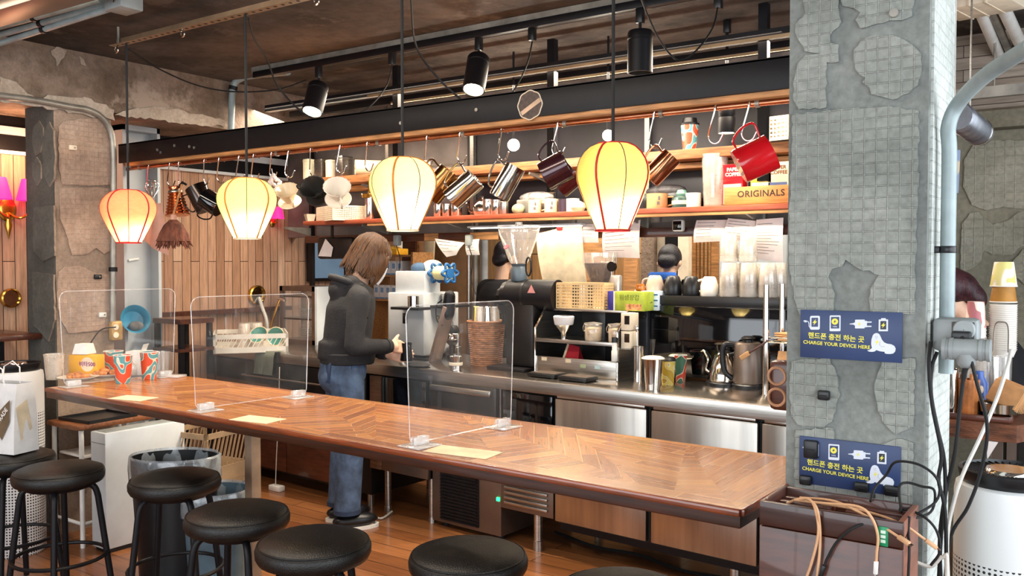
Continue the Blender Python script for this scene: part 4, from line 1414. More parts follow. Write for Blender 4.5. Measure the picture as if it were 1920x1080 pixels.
# big black shop grinder with clear hopper
p = put(985, 692, CZ)
s = mpp(p)
t = thing('shop_grinder', 'big black shop coffee grinder with an empty clear hopper', 'coffee grinder', p, CA)
ob('base_foot', B().box(-.17, .09, -.13, .12, 0, .018, .006), BLACKM, t)
ob('grinder_body', B().box(-.095, .10, -.06, .10, .018, .36, .02), mat('grinder_body_paint', '221e1d', .4, .3, .15, 12), t)
ob('motor_drum', B().cyl((-.10, .0, .405), (.20, .03, .405), .085, .085, 32), BLACKM, t)
ob('drum_band', B().cyl((.005, .012, .405), (.02, .0135, .405), .0875, .0875, 32), BLACKP, t)
ob('dial_ring', B().cyl((-.135, -.004, .405), (-.10, 0, .405), .07, .08, 32), BLACKP, t)
ob('dial_knob', B().cyl((-.175, -.008, .40), (-.13, -.004, .40), .04, .045, 8).cyl((-.185, -.009, .40), (-.174, -.008, .40), .012, .014, 10), BLACKM, t)
ob('warning_sticker', B().add([(.075, -.0795, .42), (.125, -.075, .42), (.10, -.0775, .465)], [(0, 1, 2)]), mat('pink_sticker', 'e79a94', .6), t)
ob('chute', B().lathe([(.03, .30), (.045, .33), (.05, .35)], 16, (-.13, -.01, 0)).cyl((-.13, -.01, .24), (-.13, -.01, .31), .022), BLACKM, t)
ob('hopper_neck', B().lathe([(.043, .48), (.046, .49), (.046, .54), (.038, .56), (.045, .575)], 20, (-.045, 0, 0)), mat('blue_grey_collar', '5d6a74', .4, .3), t)
ob('hopper', B().lathe([(.045, .575), (.06, .60), (.108, .735), (.112, .765), (.110, .77), (.104, .735), (.045, .58)], 32, (-.045, 0, 0)), GLASS, t)
ob('hopper_lid', B().lathe([(.112, .768), (.118, .77), (.118, .782), (.02, .786), (.02, .8), (.001, .8)], 32, (-.045, 0, 0)), GLASS, t)
ob('hopper_sticker', B().cyl((-.065, -.083, .665), (-.065, -.086, .668), .016, seg=16), mat('red_sticker', 'b8505a', .5), t)
ob('cable_loop', B().tube([(.06 + .018 * math.cos(R(30 * i)), -.05, .56 + .05 * math.sin(R(30 * i))) for i in range(12)], .005, 6, True), RUBBER, t)
# second grinder with beans, behind the rack
p = at(1146, 548, Y=4.35)
t = thing('bean_grinder', 'coffee grinder with a clear hopper half full of dark beans', 'coffee grinder', (p.x, 4.22, CZ))
zz = p.z - CZ
ob('grinder_body', B().box(-.075, .075, -.07, .09, 0, zz - .03, .01), BLACKP, t)
ob('steel_collar', B().lathe([(.075, zz - .03), (.075, zz + .01), (.066, zz + .012), (.066, zz + .03), (.055, zz + .05)], 24), CHROME, t)
ob('hopper', B().lathe([(.05, zz + .05), (.095, zz + .17), (.095, zz + .22), (.09, zz + .22), (.047, zz + .055)], 28), GLASS, t)
ob('bean_fill', B().lathe([(.001, zz + .052), (.046, zz + .055), (.086, zz + .162), (.001, zz + .168)], 28), WATER, t)
# white espresso machine
p = put(760, 664, CZ)
Yf = p.y + .02
t = thing('espresso_machine', 'big white stepped coffee machine with black cup ledges', 'coffee machine', (p.x, 4.02, CZ), 0)
o_ = t.location
A1, A2 = at(727, 548, Y=4.02) - o_, at(794, 548, Y=4.02) - o_
T1, T2 = at(741, 508, Y=4.06) - o_, at(796, 505, Y=4.06) - o_
ob('lower_body', B().box(A1.x, A2.x, 0, .34, .02, A1.z, .008), WHITEM, t)
ob('upper_body', B().box(T1.x, T2.x, .04, .19, A1.z - .004, T1.z, .006), WHITEM, t)
L1, L2 = at(755, 575, Y=4.02) - o_, at(808, 578, Y=4.02) - o_
ob('cup_ledge', B().box(L1.x, L2.x, -.11, .0, L1.z - .012, L1.z + .004, .003), BLACKP, t)
L3, L4 = at(833, 576, Y=4.02) - o_, at(872, 574, Y=4.02) - o_
ob('cup_ledge', B().box(A2.x - .002, A2.x + .12, .06, .30, L3.z - .012, L3.z + .004, .003), BLACKP, t)
D1 = at(760, 596, Y=4.02) - o_
ob('display', B().box(D1.x - .02, D1.x + .015, -.003, .0, D1.z - .035, D1.z + .03, .001), BLACKG, t)
for x in (A1.x + .05, A2.x - .05):
    ob('foot', B().cyl((x, .05, 0), (x, .05, .021), .02).cyl((x, .24, 0), (x, .24, .021), .02), BLACKP, t)
for px, zz, lab in ((775, L1.z, 'short steel cup on the black ledge nearest the woman'), (838, L3.z, 'short steel cup on the black ledge nearest the straw basket')):
    y_ = 3.96 if px < 800 else 4.2
    q = at(px, 570, Y=y_)
    tt = thing('steel_cup', lab, 'cup', (q.x, y_, CZ + zz + .0045))
    ob('cup_wall', B().lathe([(.001, .003), (.033, .001), (.034, 0), (.035, .065), (.033, .065), (.032, .006), (.001, .006)], 22), CHROME, tt)
# knobbly blue ended roll on the machine
q = at(830, 512, Y=4.12)
t = thing('tape_roll', 'pale yellow roll between two blue lobed end pieces', 'roll', q, R(-12))
ob('roll_core', B().cyl((-.05, 0, 0), (.065, 0, 0), .042, seg=24), mat('pale_yellow_roll', 'efe2a8', .6), t)
BLUEE = mat('blue_lobed_plastic', '1f5c93', .35, 0, .15, 9)
for x in (-.06, .07):
    ob('lobed_end', B().tube([(x, (.05 + .012 * math.cos(R(36 * i))) * math.cos(R(6 * i)), (.05 + .012 * math.cos(R(36 * i))) * math.sin(R(6 * i))) for i in range(60)], .0085, 8, True), BLUEE, t)
    ob('end_disc', B().cyl((x - .006, 0, 0), (x + .006, 0, 0), .03, seg=18), BLUEE, t)
ob('roll_stand', B().box(-.05, .055, -.02, .05, -(q.z - CZ - T1.z) , -.038), WHITEP, t)
q = at(782, 505, Y=4.14)
ob('blue_cloth', B().ell((0, 0, 0), (.055, .05, .035), 16, 8), mat('dark_blue_cloth', '3c5570', .8, 0, .2, 12), loc=(q.x, 4.16, CZ + T1.z + .018), label='bundled dark blue cloth on top of the white machine', cat='cloth')
q = at(807, 500, Y=4.18)
ob('white_pouch', B().ell((0, 0, 0), (.075, .05, .045), 18, 10), mat('cream_pouch', 'efe6cf', .6, 0, .1, 12), loc=(q.x, 4.2, CZ + T1.z + .024), label='cream pouch lying behind the blue cloth on the white machine', cat='pouch')

# ------------------------------------------------------------------ steel rack with drawers and jars
p = put(1003, 699, CZ)
p2 = put(1158, 714, CZ)
s = mpp(p)
w = (p2 - p).length
rz = math.atan2(p2.y - p.y, p2.x - p.x)
H = (699 - 578) * s
t = thing('steel_rack', 'two tier steel rack with an open drawer front and label stickers', 'rack', p, rz)
prof = [(0, 0), (.30, 0), (.30, H), (.10, H), (.085, H * .98), (0, H * .70)]
for x in (0, w - .004):
    b = B()
    b.T = Matrix.Translation((x, 0, 0)) @ Matrix(((0, 0, 1, 0), (1, 0, 0, 0), (0, 1, 0, 0), (0, 0, 0, 1)))
    b.prism(prof, 0, .004)
    ob('side_panel', b, STEEL, t)
    b = B().tube([(x + .002, y, z) for y, z in ((0, 0), (0, H * .70), (.085, H * .98), (.10, H))], .006, 8)
    ob('side_rod', b, CHROME, t)
ob('top_shelf', B().box(.004, w - .004, .085, .30, H - .012, H, .002), STEEL, t)
ob('middle_shelf', B().box(.004, w - .004, .0, .30, H * .50, H * .525, .002).box(.004, w - .004, -.004, .003, H * .49, H * .545, .001), STEEL, t)
ob('drawer_front', B().box(.006, w - .006, 0, .006, .004, H * .27, .001), STEEL, t)
ob('rack_floor', B().box(.004, w - .004, 0, .30, .0, .006), STEEL, t)
ob('back_panel', B().box(.004, w - .004, .294, .30, .006, H), BLACKM, t)
for k, (fx, fz, m) in enumerate(((.12, .23, CREAMPAPER), (.42, .23, CREAMPAPER), (.60, .17, mat('green_note', 'a9b58c', .7)), (.77, .17, mat('blue_note', 'b9d0cf', .7)))):
    ob('label_sticker', B().box(w * fx - .017, w * fx + .017, -.0012, 0, H * fz - .009, H * fz + .009), m, t)
RT = t
RM = t.matrix_basis.copy() if False else Matrix.Translation(p) @ Matrix.Rotation(rz, 4, 'Z')


def rk(x, y, z):
    return RM @ Vector((x, y, z))


# on the rack
def woven_box(loc, rot, w, d, h, label, m, group=None, cell=.016):
    t = thing('woven_basket', label, 'basket', loc, rot, group)
    n = N('lattice_weave')
    for nm, (x0, x1, y0, y1) in (('front_side', (-w / 2, w / 2, -d / 2, -d / 2 + .004)), ('back_side', (-w / 2, w / 2, d / 2 - .004, d / 2)), ('end_side', (-w / 2, -w / 2 + .004, -d / 2, d / 2)), ('end_side', (w / 2 - .004, w / 2, -d / 2, d / 2))):
        b = B()
        hor = abs(x1 - x0) > .01
        L = (x1 - x0) if hor else (y1 - y0)
        k = int(L / cell)
        for i in range(k + 1):
            q = (x0 if hor else y0) + L * i / k
            if hor:
                b.box(q - cell * .19, q + cell * .19, y0, y1, 0, h)
            else:
                b.box(x0, x1, q - cell * .22, q + cell * .22, 0, h)
        k = int(h / cell)
        for i in range(k + 1):
            z = h * i / k
            g = cell * (.22 if 0 < i < k else .4)
            b.box(x0 - .0005, x1 + .0005, y0 - .0005, y1 + .0005, z - g, z + g)
        ob(nm + '_lattice', b, m, t, smooth=0)
    ob('basket_floor', B().box(-w / 2, w / 2, -d / 2, d / 2, 0, .004), m, t)
    return t


woven_box(rk(w * .43, .17, H), rz, w * .58, .15, 46 * s, 'cream lattice basket of cutlery sachets on the top of the steel rack', mat('cream_lattice', 'd9bb8b', .6, 0, .1, 12), cell=.016)
for fx, m, lab in ((.32, BLACKP, 'black and white sachet standing in the lattice basket, nearest the grinder'), (.42, WHITEP, 'white sachet standing in the lattice basket'), (.50, BLACKP, 'dark sachet standing in the lattice basket')):
    ob('sachet', B().box(-.018, .018, -.004, .004, 0, .125, .002), m, loc=rk(w * fx, .14, H + .006), rot=rz, label=lab, cat='sachet', group='sachets in the lattice basket')
ob('foil_bag', B().box(-.028, .028, -.018, .018, 0, .17, .008), mat('foil_bag', 'c7c3be', .25, .7, .2, 14), loc=rk(w * .73, .21, H + .006), rot=rz, label='silvery foil bag standing in the end of the lattice basket', cat='bag')
t = thing('round_mirror', 'small round black mirror on a thin stem above the foil bag', 'mirror', rk(w * .66, .22, H + .005))
ob('stem', B().cyl((0, 0, 0), (0, 0, .19), .003), STEEL, t)
ob('mirror_disc', B().cyl((0, -.004, .215), (0, .012, .215), .026, seg=20), BLACKG, t)
t = thing('glove_box', 'green and violet printed carton lying on the steel rack', 'box', rk(w * .97, .15, H), rz)
hb = 34 * s
wb = .105
ob('carton', B().box(-wb, wb, -.05, .05, 0, hb, .002), LIME, t)
ob('violet_end', B().box(-wb - .001, -wb + .034, -.051, .051, 0, hb + .0005, .002), mat('violet_print', '3a348c', .5), t)
text('위생장갑', .032, mat('olive_print', '6a7a2a', .5), t, Matrix.Translation((.02, -.0508, hb * .68)) @ Matrix.Rotation(R(90), 4, 'X'))
ob('white_stripe', B().box(-wb + .034, -wb + .042, -.0512, -.05, 0, hb), PAPER, t)
ob('food_print', B().box(.0, .09, -.0508, -.05, .004, hb * .36), mat('salad_print', 'd08a5a', .5, 0, .5, 60), t)
t = thing('striped_carton', 'pale blue striped carton behind the green printed carton', 'box', rk(w * 1.12, .23, H), rz)
ob('carton', B().box(-.045, .05, -.03, .03, 0, hb * 1.02, .002), mat('pale_blue_card', 'ccd9e6', .5), t)
for k in range(3):
    ob('stripe', B().box(-.045, .05, -.0308, -.03, hb * (.2 + .3 * k), hb * (.27 + .3 * k)), BLUEE, t)
# dripper with stacked filters
t = thing('coffee_dripper', 'steel cone dripper heaped with white paper filters', 'dripper', rk(w * .27, .07, H * .525))
ob('dripper_cone', B().lathe([(.001, 0), (.04, 0), (.04, .004), (.014, .008), (.016, .035), (.05, .075), (.052, .078), (.048, .078), (.012, .04)], 24), CHROME, t)
ob('filter_pile', B().lathe([(.03, .06), (.05, .082), (.056, .12), (.05, .125), (.03, .12), (.001, .118)], 40, lobes=lambda a, i: 1 + .05 * math.sin(20 * a)), PAPER, t)
for fx, lab in ((.62, 'clip top glass jar of pale pieces beside the paper filters'), (.90, 'clip top glass jar of pale pieces at the corner of the rack')):
    t = thing('storage_jar', lab, 'jar', rk(w * fx, .08, H * .525), 0, 'clip top jars on the rack')
    ob('jar_glass', B().lathe([(.001, 0), (.04, 0), (.045, .006), (.047, .075), (.042, .083), (.049, .088), (.049, .094), (.001, .1)], 28), FROST, t)
    ob('jar_fill', B().lathe([(.001, .004), (.04, .005), (.043, .068), (.001, .074)], 24), ICE, t)
    ob('wire_clip', B().tube(smooth_path([(-.05, 0, .092), (-.056, -.01, .07), (-.05, -.012, .05), (-.046, 0, .06)]), .0018, 6).tube([(.05 * math.cos(R(15 * i)), .05 * math.sin(R(15 * i)), .086) for i in range(24)], .0018, 6, True), STEEL, t)
t = thing('folded_cloth', 'folded red cloth with a cream edge inside the rack drawer', 'cloth', rk(w * .37, .06, .07))
ob('cloth', B().add([(-.045, 0, 0), (.045, .0, 0), (.04, .02, .075), (-.03, .03, .085), (-.05, .05, 0), (.045, .06, 0)], [(0, 1, 2, 3), (0, 3, 4), (1, 5, 2), (2, 5, 4, 3)]), mat('red_cloth', 'a51525', .8, 0, .15, 14), t)
ob('cloth_edge', B().bar((-.048, -.002, 0), (-.032, .028, .086), .012, .006), CREAMPAPER, t)
t = thing('dropper_bottle', 'slim clear bottle with dark cap on the rack drawer corner', 'bottle', rk(w * .985, -.018, 0.006 + H * .27))
ob('bottle', B().lathe([(.001, 0), (.014, 0), (.015, .003), (.015, .05), (.012, .055), (.012, .11), (.001, .112)], 16), WHITEP, t)
ob('cap', B().lathe([(.014, .092), (.014, .118), (.001, .12)], 16), BLACKP, t)
ob('ledge', B().box(-.018, .018, -.016, .03, -.005, 0), STEEL, t)
for k, lab in enumerate(('cream paper sleeve box with a black window, lower one at the rack side', 'cream paper sleeve box with a black window, upper one at the rack side')):
    z = H * (.47 + .26 * k)
    t = thing('sleeve_box', lab, 'box', rk(w + .03, .06, z), rz, 'cream boxes at the rack side')
    hk = H * .25
    ob('sleeve', B().box(-.025, .03, -.04, .04, 0, hk, .003), CREAMP, t)
    ob('window', B().box(-.004, .024, -.041, -.04, hk * .35, hk * .85), BLACKG, t)
    if k == 0:
        ob('shelf_bracket', B().box(-.028, .03, -.035, .04, -.006, 0), STEEL, t)
# two flat black scales
for k, (px, py, lab) in enumerate(((1024, 707, 'flat black scale nearest the big grinder'), (1082, 714, 'flat black scale in front of the rack stickers'))):
    p_ = put(px, py, CZ)
    t = thing('kitchen_scale', lab, 'scale', p_, rz, 'flat black scales on the worktop')
    ob('scale_body', B().box(-.085, .085, -.05, .06, .004, .022, .004), BLACKP, t)
    ob('scale_plate', B().box(-.078, .078, -.03, .055, .022, .0245, .002), STEELB, t)
    ob('foot', B().cyl((-.07, -.04, 0), (-.07, -.04, .005), .008).cyl((-.07, .05, 0), (-.07, .05, .005), .008).cyl((.07, -.04, 0), (.07, -.04, .005), .008).cyl((.07, .05, 0), (.07, .05, .005), .008), RUBBER, t)

# ------------------------------------------------------------------ cups, kettles and oven
t, p, h, r = steel_cup(1197, 715, 66, 19, 'slim steel cup with a bar spoon beside the rack', taper=.95)
ob('bar_spoon', B().cyl((0, 0, .02), (-.01, 0, h + .07), .0025).ell((-.012, 0, h + .085), (.009, .004, .018), 10, 8), CHROME, t)
t, p, h, r = steel_cup(1224, 730, 58, 38, 'steel shaker cup with a pale lid at the front of the worktop', taper=.72)
ob('pale_lid', B().lathe([(.001, h + .012), (r * .8, h + .01), (r * 1.1, h + .004), (r * 1.15, h), (r * .9, h - .004)], 24), CREAMP, t)
YEL = stamp_mat('yellow_cup_print', 'c9a02e', 'e3c65a', 'b58a22', 26)
paper_cup(1252, 722, 48, 30, 'yellow printed paper cup behind the steel shaker', z=CZ, m=YEL, lid=BLACKP, group='cups on the worktop')
paper_cup(1276, 716, 52, 24, 'green and red printed cup beside the yellow one', z=CZ, m=stamp_mat('green_red_print', '3e6b55', 'd04a30', '3e6b55', 18), group='cups on the worktop')
p = put(1262, 709, CZ)
zt2 = CZ + size(p, 38)
t = thing('ice_tray', 'shallow white tray of clear lumps with a stick, above the printed cups', 'tray', (p.x, p.y, CZ))
zz = size(p, 36)
ob('tray_dish', B().lathe([(.001, zz), (.10, zz), (.12, zz + .012), (.118, zz + .014), (.001, zz + .004)], 28), CREAMP, t)
ob('tray_stem', B().lathe([(.05, 0), (.05, .004), (.02, .01), (.02, zz)], 20), BLACKP, t)
ob('clear_lumps', B().ell((.03, 0, zz + .014), (.06, .05, .022), 14, 8), mat('clear_lump', 'dcd4c4', .15, 0, .3, 60, bump=.01, bscale=60), t)
ob('stick', B().bar((.06, 0, zz + .01), (.075, 0, zz + .12), .012, .004), OAK, t)
p = at(1229, 664, Y=p.y)
t = thing('whisk_glass', 'small glass holding a milk frother in front of the black oven', 'glass', (p.x, put(1262, 709, CZ).y, CZ + zz + .012))
ob('glass_wall', B().lathe([(.001, .002), (.03, .002), (.032, 0), (.035, .085), (.033, .085), (.029, .006)], 22), GLASS, t)
ob('frother', B().lathe([(.001, .01), (.02, .012), (.02, .06), (.008, .075), (.008, .13), (.013, .15), (.012, .19), (.001, .192)], 14), CHROME, t)
# kettles
p = put(1357, 721, CZ)
s = mpp(p)
t = thing('kettle', 'polished steel gooseneck kettle on a black base', 'kettle', p, R(-20))
r0, r1, hk = 29 * s, 13 * s, 60 * s
ob('kettle_base', B().lathe([(.001, 0), (r0 * 1.15, 0), (r0 * 1.15, .012), (r0, .02), (.001, .02)], 30), BLACKP, t)
ob('kettle_body', B().lathe([(.001, .02), (r0 * .98, .021), (r0, .028), (r0 * .93, hk * .4), (r1 * 1.25, hk * .93), (r1, hk), (.001, hk)], 36), CHROME, t)
ob('kettle_lid', B().lathe([(r1 * 1.02, hk), (r1 * .9, hk + .008), (.008, hk + .012), (.008, hk + .02), (.013, hk + .03), (.001, hk + .034)], 20), BLACKP, t)
ob('spout', B().tube(smooth_path([(-r0 * .85, 0, .04), (-r0 * 1.5, 0, .06), (-r0 * 1.35, 0, .11), (-r0 * 1.7, 0, .15), (-r0 * 1.95, 0, .145)]), [.010 - .0002 * i for i in range(25)], 10), CHROME, t)
ob('handle', B().tube(smooth_path([(r1 * .9, 0, hk * .95), (r0 * 1.35, 0, hk * 1.02), (r0 * 1.6, 0, hk * .8), (r0 * 1.5, 0, hk * .3)]), .009, 10), BLACKP, t)
p = put(1402, 726, CZ)
s = mpp(p)
t = thing('electric_kettle', 'tall brushed steel electric kettle with a black handle', 'kettle', p, R(10))
hk = 84 * s
ob('kettle_base', B().lathe([(.001, 0), (.075, 0), (.075, .014), (.068, .02), (.001, .02)], 28), BLACKP, t)
ob('kettle_body', B().lathe([(.001, .02), (.068, .021), (.07, .03), (.062, hk * .95), (.055, hk), (.001, hk + .004)], 32), STEELB, t)
ob('handle', B().tube(smooth_path([(-.058, -.01, hk * .93), (-.10, -.02, hk * .95), (-.115, -.02, hk * .75), (-.105, -.02, hk * .35), (-.07, -.01, hk * .18)]), .013, 10), BLACKP, t)
ob('lid_knob', B().lathe([(.02, hk), (.02, hk + .012), (.035, hk + .02), (.02, hk + .03), (.001, hk + .03)], 16), BLACKP, t)
p = at(1410, 648, Y=put(1402, 726, CZ).y - .085)
# black oven
OY = 4.06
ox0, oz1 = at(1216, 600, Y=OY).x, at(1330, 556, Y=OY).z
t = thing('black_oven', 'wide glossy black oven at the back of the worktop', 'oven', (ox0, OY, CZ))
OW = -1.0 - ox0
ob('oven_body', B().box(0, OW, .012, .40, .012, oz1 - CZ, .006), BLACKP, t)
ob('oven_door', B().box(.012, OW, 0, .012, .03, oz1 - CZ - .05, .004), BLACKG, t)
ob('control_strip', B().box(.0, OW, 0, .013, oz1 - CZ - .045, oz1 - CZ, .003), BLACKP, t)
for x in (.06, OW - .06):
    ob('foot', B().cyl((x, .05, 0), (x, .05, .013), .02).cyl((x, .35, 0), (x, .35, .013), .02), RUBBER, t)
q0, q1 = at(1186, 600, Y=OY - .02).x, at(1214, 600, Y=OY - .02).x
t = thing('black_brewer', 'tall narrow black brewer housing beside the oven', 'coffee brewer', ((q0 + q1) / 2, OY - .02, CZ))
zb_ = at(1200, 570, Y=OY - .02).z - CZ
ob('housing', B().box(-(q1 - q0) / 2, (q1 - q0) / 2, 0, .3, 0, zb_, .008), mat('brewer_plastic', '23242a', .4, 0, .1, 9), t)
ob('slanted_head', B().bar((0, .02, zb_ - .03), (0, -.02, zb_ - .05), (q1 - q0) * .9, .05, bev=.006), BLACKP, t)
ob('lever', B().tube([(.03, -.02, zb_ - .02), (.06, -.04, zb_ + .005), (.085, -.04, zb_ + .012)], .004, 8), CHROME, t)
# on the oven
OT = oz1


def oven_xy(px, y=OY + .06):
    return Vector((at(px, 550, Y=y).x, y, OT))


for px, m, lab in ((1228, mat('taupe_ceramic', 'b5a08f', .35, 0, .1, 9, coat=.3), 'taupe round mug upturned on the oven'), (1262, BLACKP, 'black round pitcher on the oven nearest the taupe mug'), (1296, BLACKP, 'black round pitcher on the oven, second of the dark pair'), (1330, CERAM, 'white ceramic pitcher on the oven beside the plastic cups')):
    q = oven_xy(px)
    s = mpp(q)
    r = 17 * s
    h = 38 * s
    tt = thing('pitcher', lab, 'pitcher', q, R(random.uniform(150, 220)), 'upturned pitchers on the oven')
    ob('pitcher_body', B().lathe([(r * .92, 0), (r, .01), (r * .98, h * .5), (r * .72, h * .88), (r * .55, h * .96), (.001, h * .97)], 26), m, tt)
    ob('handle', B().tube(smooth_path([(r * .95, 0, h * .2), (r * 1.5, 0, h * .3), (r * 1.4, 0, h * .7), (r * .8, 0, h * .8)], 5), .006, 8), m, tt)
q = oven_xy(1201, OY + .03)
q.z = CZ + zb_
ob('amber_jar', B().lathe([(.001, 0), (.025, 0), (.027, .005), (.02, .03), (.026, .045), (.02, .06), (.027, .075), (.02, .1), (.001, .102)], 16), mat('amber_glass', 'c06a20', .1, 0, .3, 14, coat=.5), loc=q, label='ridged amber glass jar on the brewer housing', cat='jar')
PCUP = [(.001, .003), (.034, .002), (.036, 0), (.046, .108), (.048, .112), (.044, .112), (.034, .006)]
k = 0
for row, (pxs, y, base) in enumerate((((1367, 1404, 1440), OY + .05, 0), ((1385, 1424, 1458), OY + .16, 0), ((1366, 1402), OY + .13, .17))):
    for px in pxs:
        q = Vector((at(px, 540, Y=y).x, y, OT + base))
        lab = ['clear plastic cup stack at the front of the oven, nearest the pitchers', 'clear plastic cup stack at the front of the oven, middle one', 'clear plastic cup stack at the front of the oven, nearest the pillar',
               'clear plastic cup stack in the second row, nearest the pitchers', 'clear plastic cup stack in the second row, middle one', 'clear plastic cup stack in the second row, nearest the pillar',
               'clear plastic cups stacked highest, nearest the pitchers', 'clear plastic cups stacked highest, nearest the hanging sheet'][k]
        tt = thing('cup_stack', lab, 'cups', q, 0, 'clear cup stacks on the oven')
        for j in range(5 if base == 0 else 3):
            z = .014 * j
            ob('plastic_cup', B().lathe([(.044, z), (.046, z + .004), (.036, z + .106), (.034, z + .108), (.001, z + .108)], 20), FROST, tt)
        if base:
            ob('cup_spacer', B().lathe([(.044, -base), (.035, -.005), (.001, 0)], 16), FROST, tt)
        k += 1

# wire rack with kraft bags by the pillar
p = put(1435, 739, CZ)
s = mpp(p)
t = thing('wire_rack', 'chrome post wire rack beside the pillar', 'rack', p)
hp = 205 * s
ob('post', B().cyl((0, 0, 0), (0, 0, hp), .0125, seg=16), CHROME, t)
ob('post', B().cyl((.30, 0, 0), (.30, 0, hp), .0125, seg=16), CHROME, t)
ob('post', B().cyl((0, .22, 0), (0, .22, hp), .0125, seg=16), CHROME, t)
zs = 98 * s
b = B()
for y in (0, .055, .11, .165, .22):
    b.cyl((0, y, zs), (.30, y, zs), .003, seg=8)
b.cyl((0, 0, zs + .02), (.3, 0, zs + .02), .003, seg=8)
for x in (0, .05, .1, .15, .2, .25, .3):
    b.cyl((x, 0, zs), (x, .22, zs), .002, seg=6)
ob('wire_shelf', b, CHROME, t)
for k in range(4):
    ob('kraft_sheet', B().box(-.10, .10, -.08, .08, 0, .007, .003), KRAFT, loc=p + Vector((.13, .12, zs + .004 + .0085 * k)), rot=R(8 - 9 * k), label='folded kraft paper sleeve in the pile on the wire shelf', cat='paper', group='kraft sleeves on the wire shelf')
t = thing('coffee_bag', 'brown kraft coffee bag with a cream label under the wire shelf', 'bag', p + Vector((.10, .05, 0)), R(-6))
b = B()
b.sheet([[(-.06, -.03, 0), (.06, -.03, 0), (.06, .03, 0), (-.06, .03, 0), (-.06, -.03, 0)], [(-.062, -.034, .1), (.062, -.034, .1), (.062, .034, .1), (-.062, .034, .1), (-.062, -.034, .1)], [(-.06, -.005, .19), (.06, -.005, .19), (.06, .005, .19), (-.06, .005, .19), (-.06, -.005, .19)]])
ob('bag_body', b, KRAFT, t, smooth=30)
ob('bag_label', B().add([(-.045, -.0345, .10), (.03, -.0345, .10), (.03, -.0225, .15), (-.045, -.0225, .15)], [(0, 1, 2, 3)]), CREAMPAPER, t)
q = put(1462, 770, CZ)
t = thing('wooden_holder', 'dark wooden block with round holes standing against the pillar above the bar end', 'holder', at(1461, 768, Y=2.28))
ob('block', B().box(-.022, .035, -.02, .02, 0, .13, .012), BOXWOOD, t)
ob('wall_bracket', B().box(.03, PX0 - t.location.x + .001, -.008, .012, .05, .075), BLACKM, t)
for z in (.035, .09):
    ob('ring', B().tube([(.022 * math.cos(R(20 * i)), -.021, z + .022 * math.sin(R(20 * i))) for i in range(18)], .004, 6, True), mat('pale_ring', 'b98a68', .5), t)
yp = put(1435, 739, CZ).y - .016
a, c = at(1389, 672, Y=yp - .02), at(1441, 638, Y=yp)
t = thing('cleaning_brush', 'wooden cleaning brush clipped across the kettle and post', 'brush', a)
d = c - a
ob('handle', B().bar(d * .3, d, .013, .008, bev=.003), BOXWOOD, t)
ob('bristle_head', B().bar((0, 0, 0), d * .3, .03, .022, bev=.004), KRAFT, t)

# ------------------------------------------------------------------ dish rack, sink tap and cabinets at the sink end
p = put(470, 655, CZ)
t = crate((p.x, p.y + .0, CZ), R(-38), 'white lattice dish rack of glasses and bowls on the dark counter', mat('white_rack_plastic', 'e3dccf', .5, 0, .06, 9), .46, .46, .12, 'dish_rack', .03)
for k, (dx, dy) in enumerate(((-.13, .03), (-.08, -.01), (-.04, -.05), (-.08, .08), (-.02, .04))):
    q = p + Vector((dx, dy + .03, .014))
    tt = thing('drinking_glass', 'upturned clear glass draining in the white dish rack', 'glass', q, 0, 'glasses in the dish rack')
    ob('glass_wall', B().lathe([(.046, 0), (.046, .003), (.038, .155), (.035, .16), (.001, .16)], 18), FROST, tt)
for dx, dy, tl, lab in ((.07, .02, 55, 'teal bowl lying low in the middle of the dish rack'), (.15, .10, 80, 'round teal bowl standing on edge at the end of the dish rack')):
    q = p + Vector((dx, dy, .085))
    tt = thing('teal_bowl', lab, 'bowl', q, (R(tl), 0, R(25)), 'teal bowls in the dish rack')
    ob('bowl', B().lathe([(.001, 0), (.025, 0), (.05, .012), (.062, .03), (.06, .031), (.045, .016), (.001, .005)], 26), GREENB, tt)
    ob('pale_rim', B().tube([(.061 * math.cos(R(12 * i)), .061 * math.sin(R(12 * i)), .031) for i in range(30)], .0028, 6, True), CREAM, tt)
q = cw(lx(497), -.012, CZ)
t = thing('draped_cloth', 'grey green cloth draped over the counter edge below the dish rack', 'cloth', q, CA)
GC = mat('grey_green_cloth', '6f7363', .9, 0, .15, 12)
for x0 in (-.10, .0):
    pts = [[(x0 + .1 * j / 4 + .03 * (i / 6) * -1, -.006 - .004 * math.sin(j * 1.7 + i) - (.012 if i > 2 else 0) + max(0, 2 - i) * .035, .008 + (.0 if i < 2 else -.038 * (i - 2))) for j in range(5)] for i in range(7)]
    ob('cloth_fold', B().sheet(pts), GC, t, smooth=80)
# glass door cabinet at the back of the sink end
Yc = 4.28
a, c = at(524, 536, Y=Yc), at(590, 545, Y=Yc)
t = thing('glass_cabinet', 'small brown framed glass display cabinet behind the dish rack', 'cabinet', (a.x, Yc, CZ))
wc, hc = c.x - a.x, a.z - CZ
FRW = mat('brown_cabinet_frame', '5a4234', .45, 0, .2, 9)
b = B()
for x in (0, wc - .03):
    for y in (0, .2):
        b.box(x, x + .03, y, y + .03, 0, hc)
b.box(0, wc, 0, .23, hc - .035, hc).box(0, wc, 0, .23, 0, .03)
ob('frame', b, FRW, t, smooth=0)
for z in (.17, .33):
    ob('shelf', B().box(.01, wc - .01, .01, .22, z, z + .012), FRW, t)
ob('glass_front', B().box(.03, wc - .03, .01, .013, .03, hc - .035), GLASS, t)
ob('white_side', B().box(wc - .0, wc + .02, 0, .23, 0, hc), WHITEM, t)
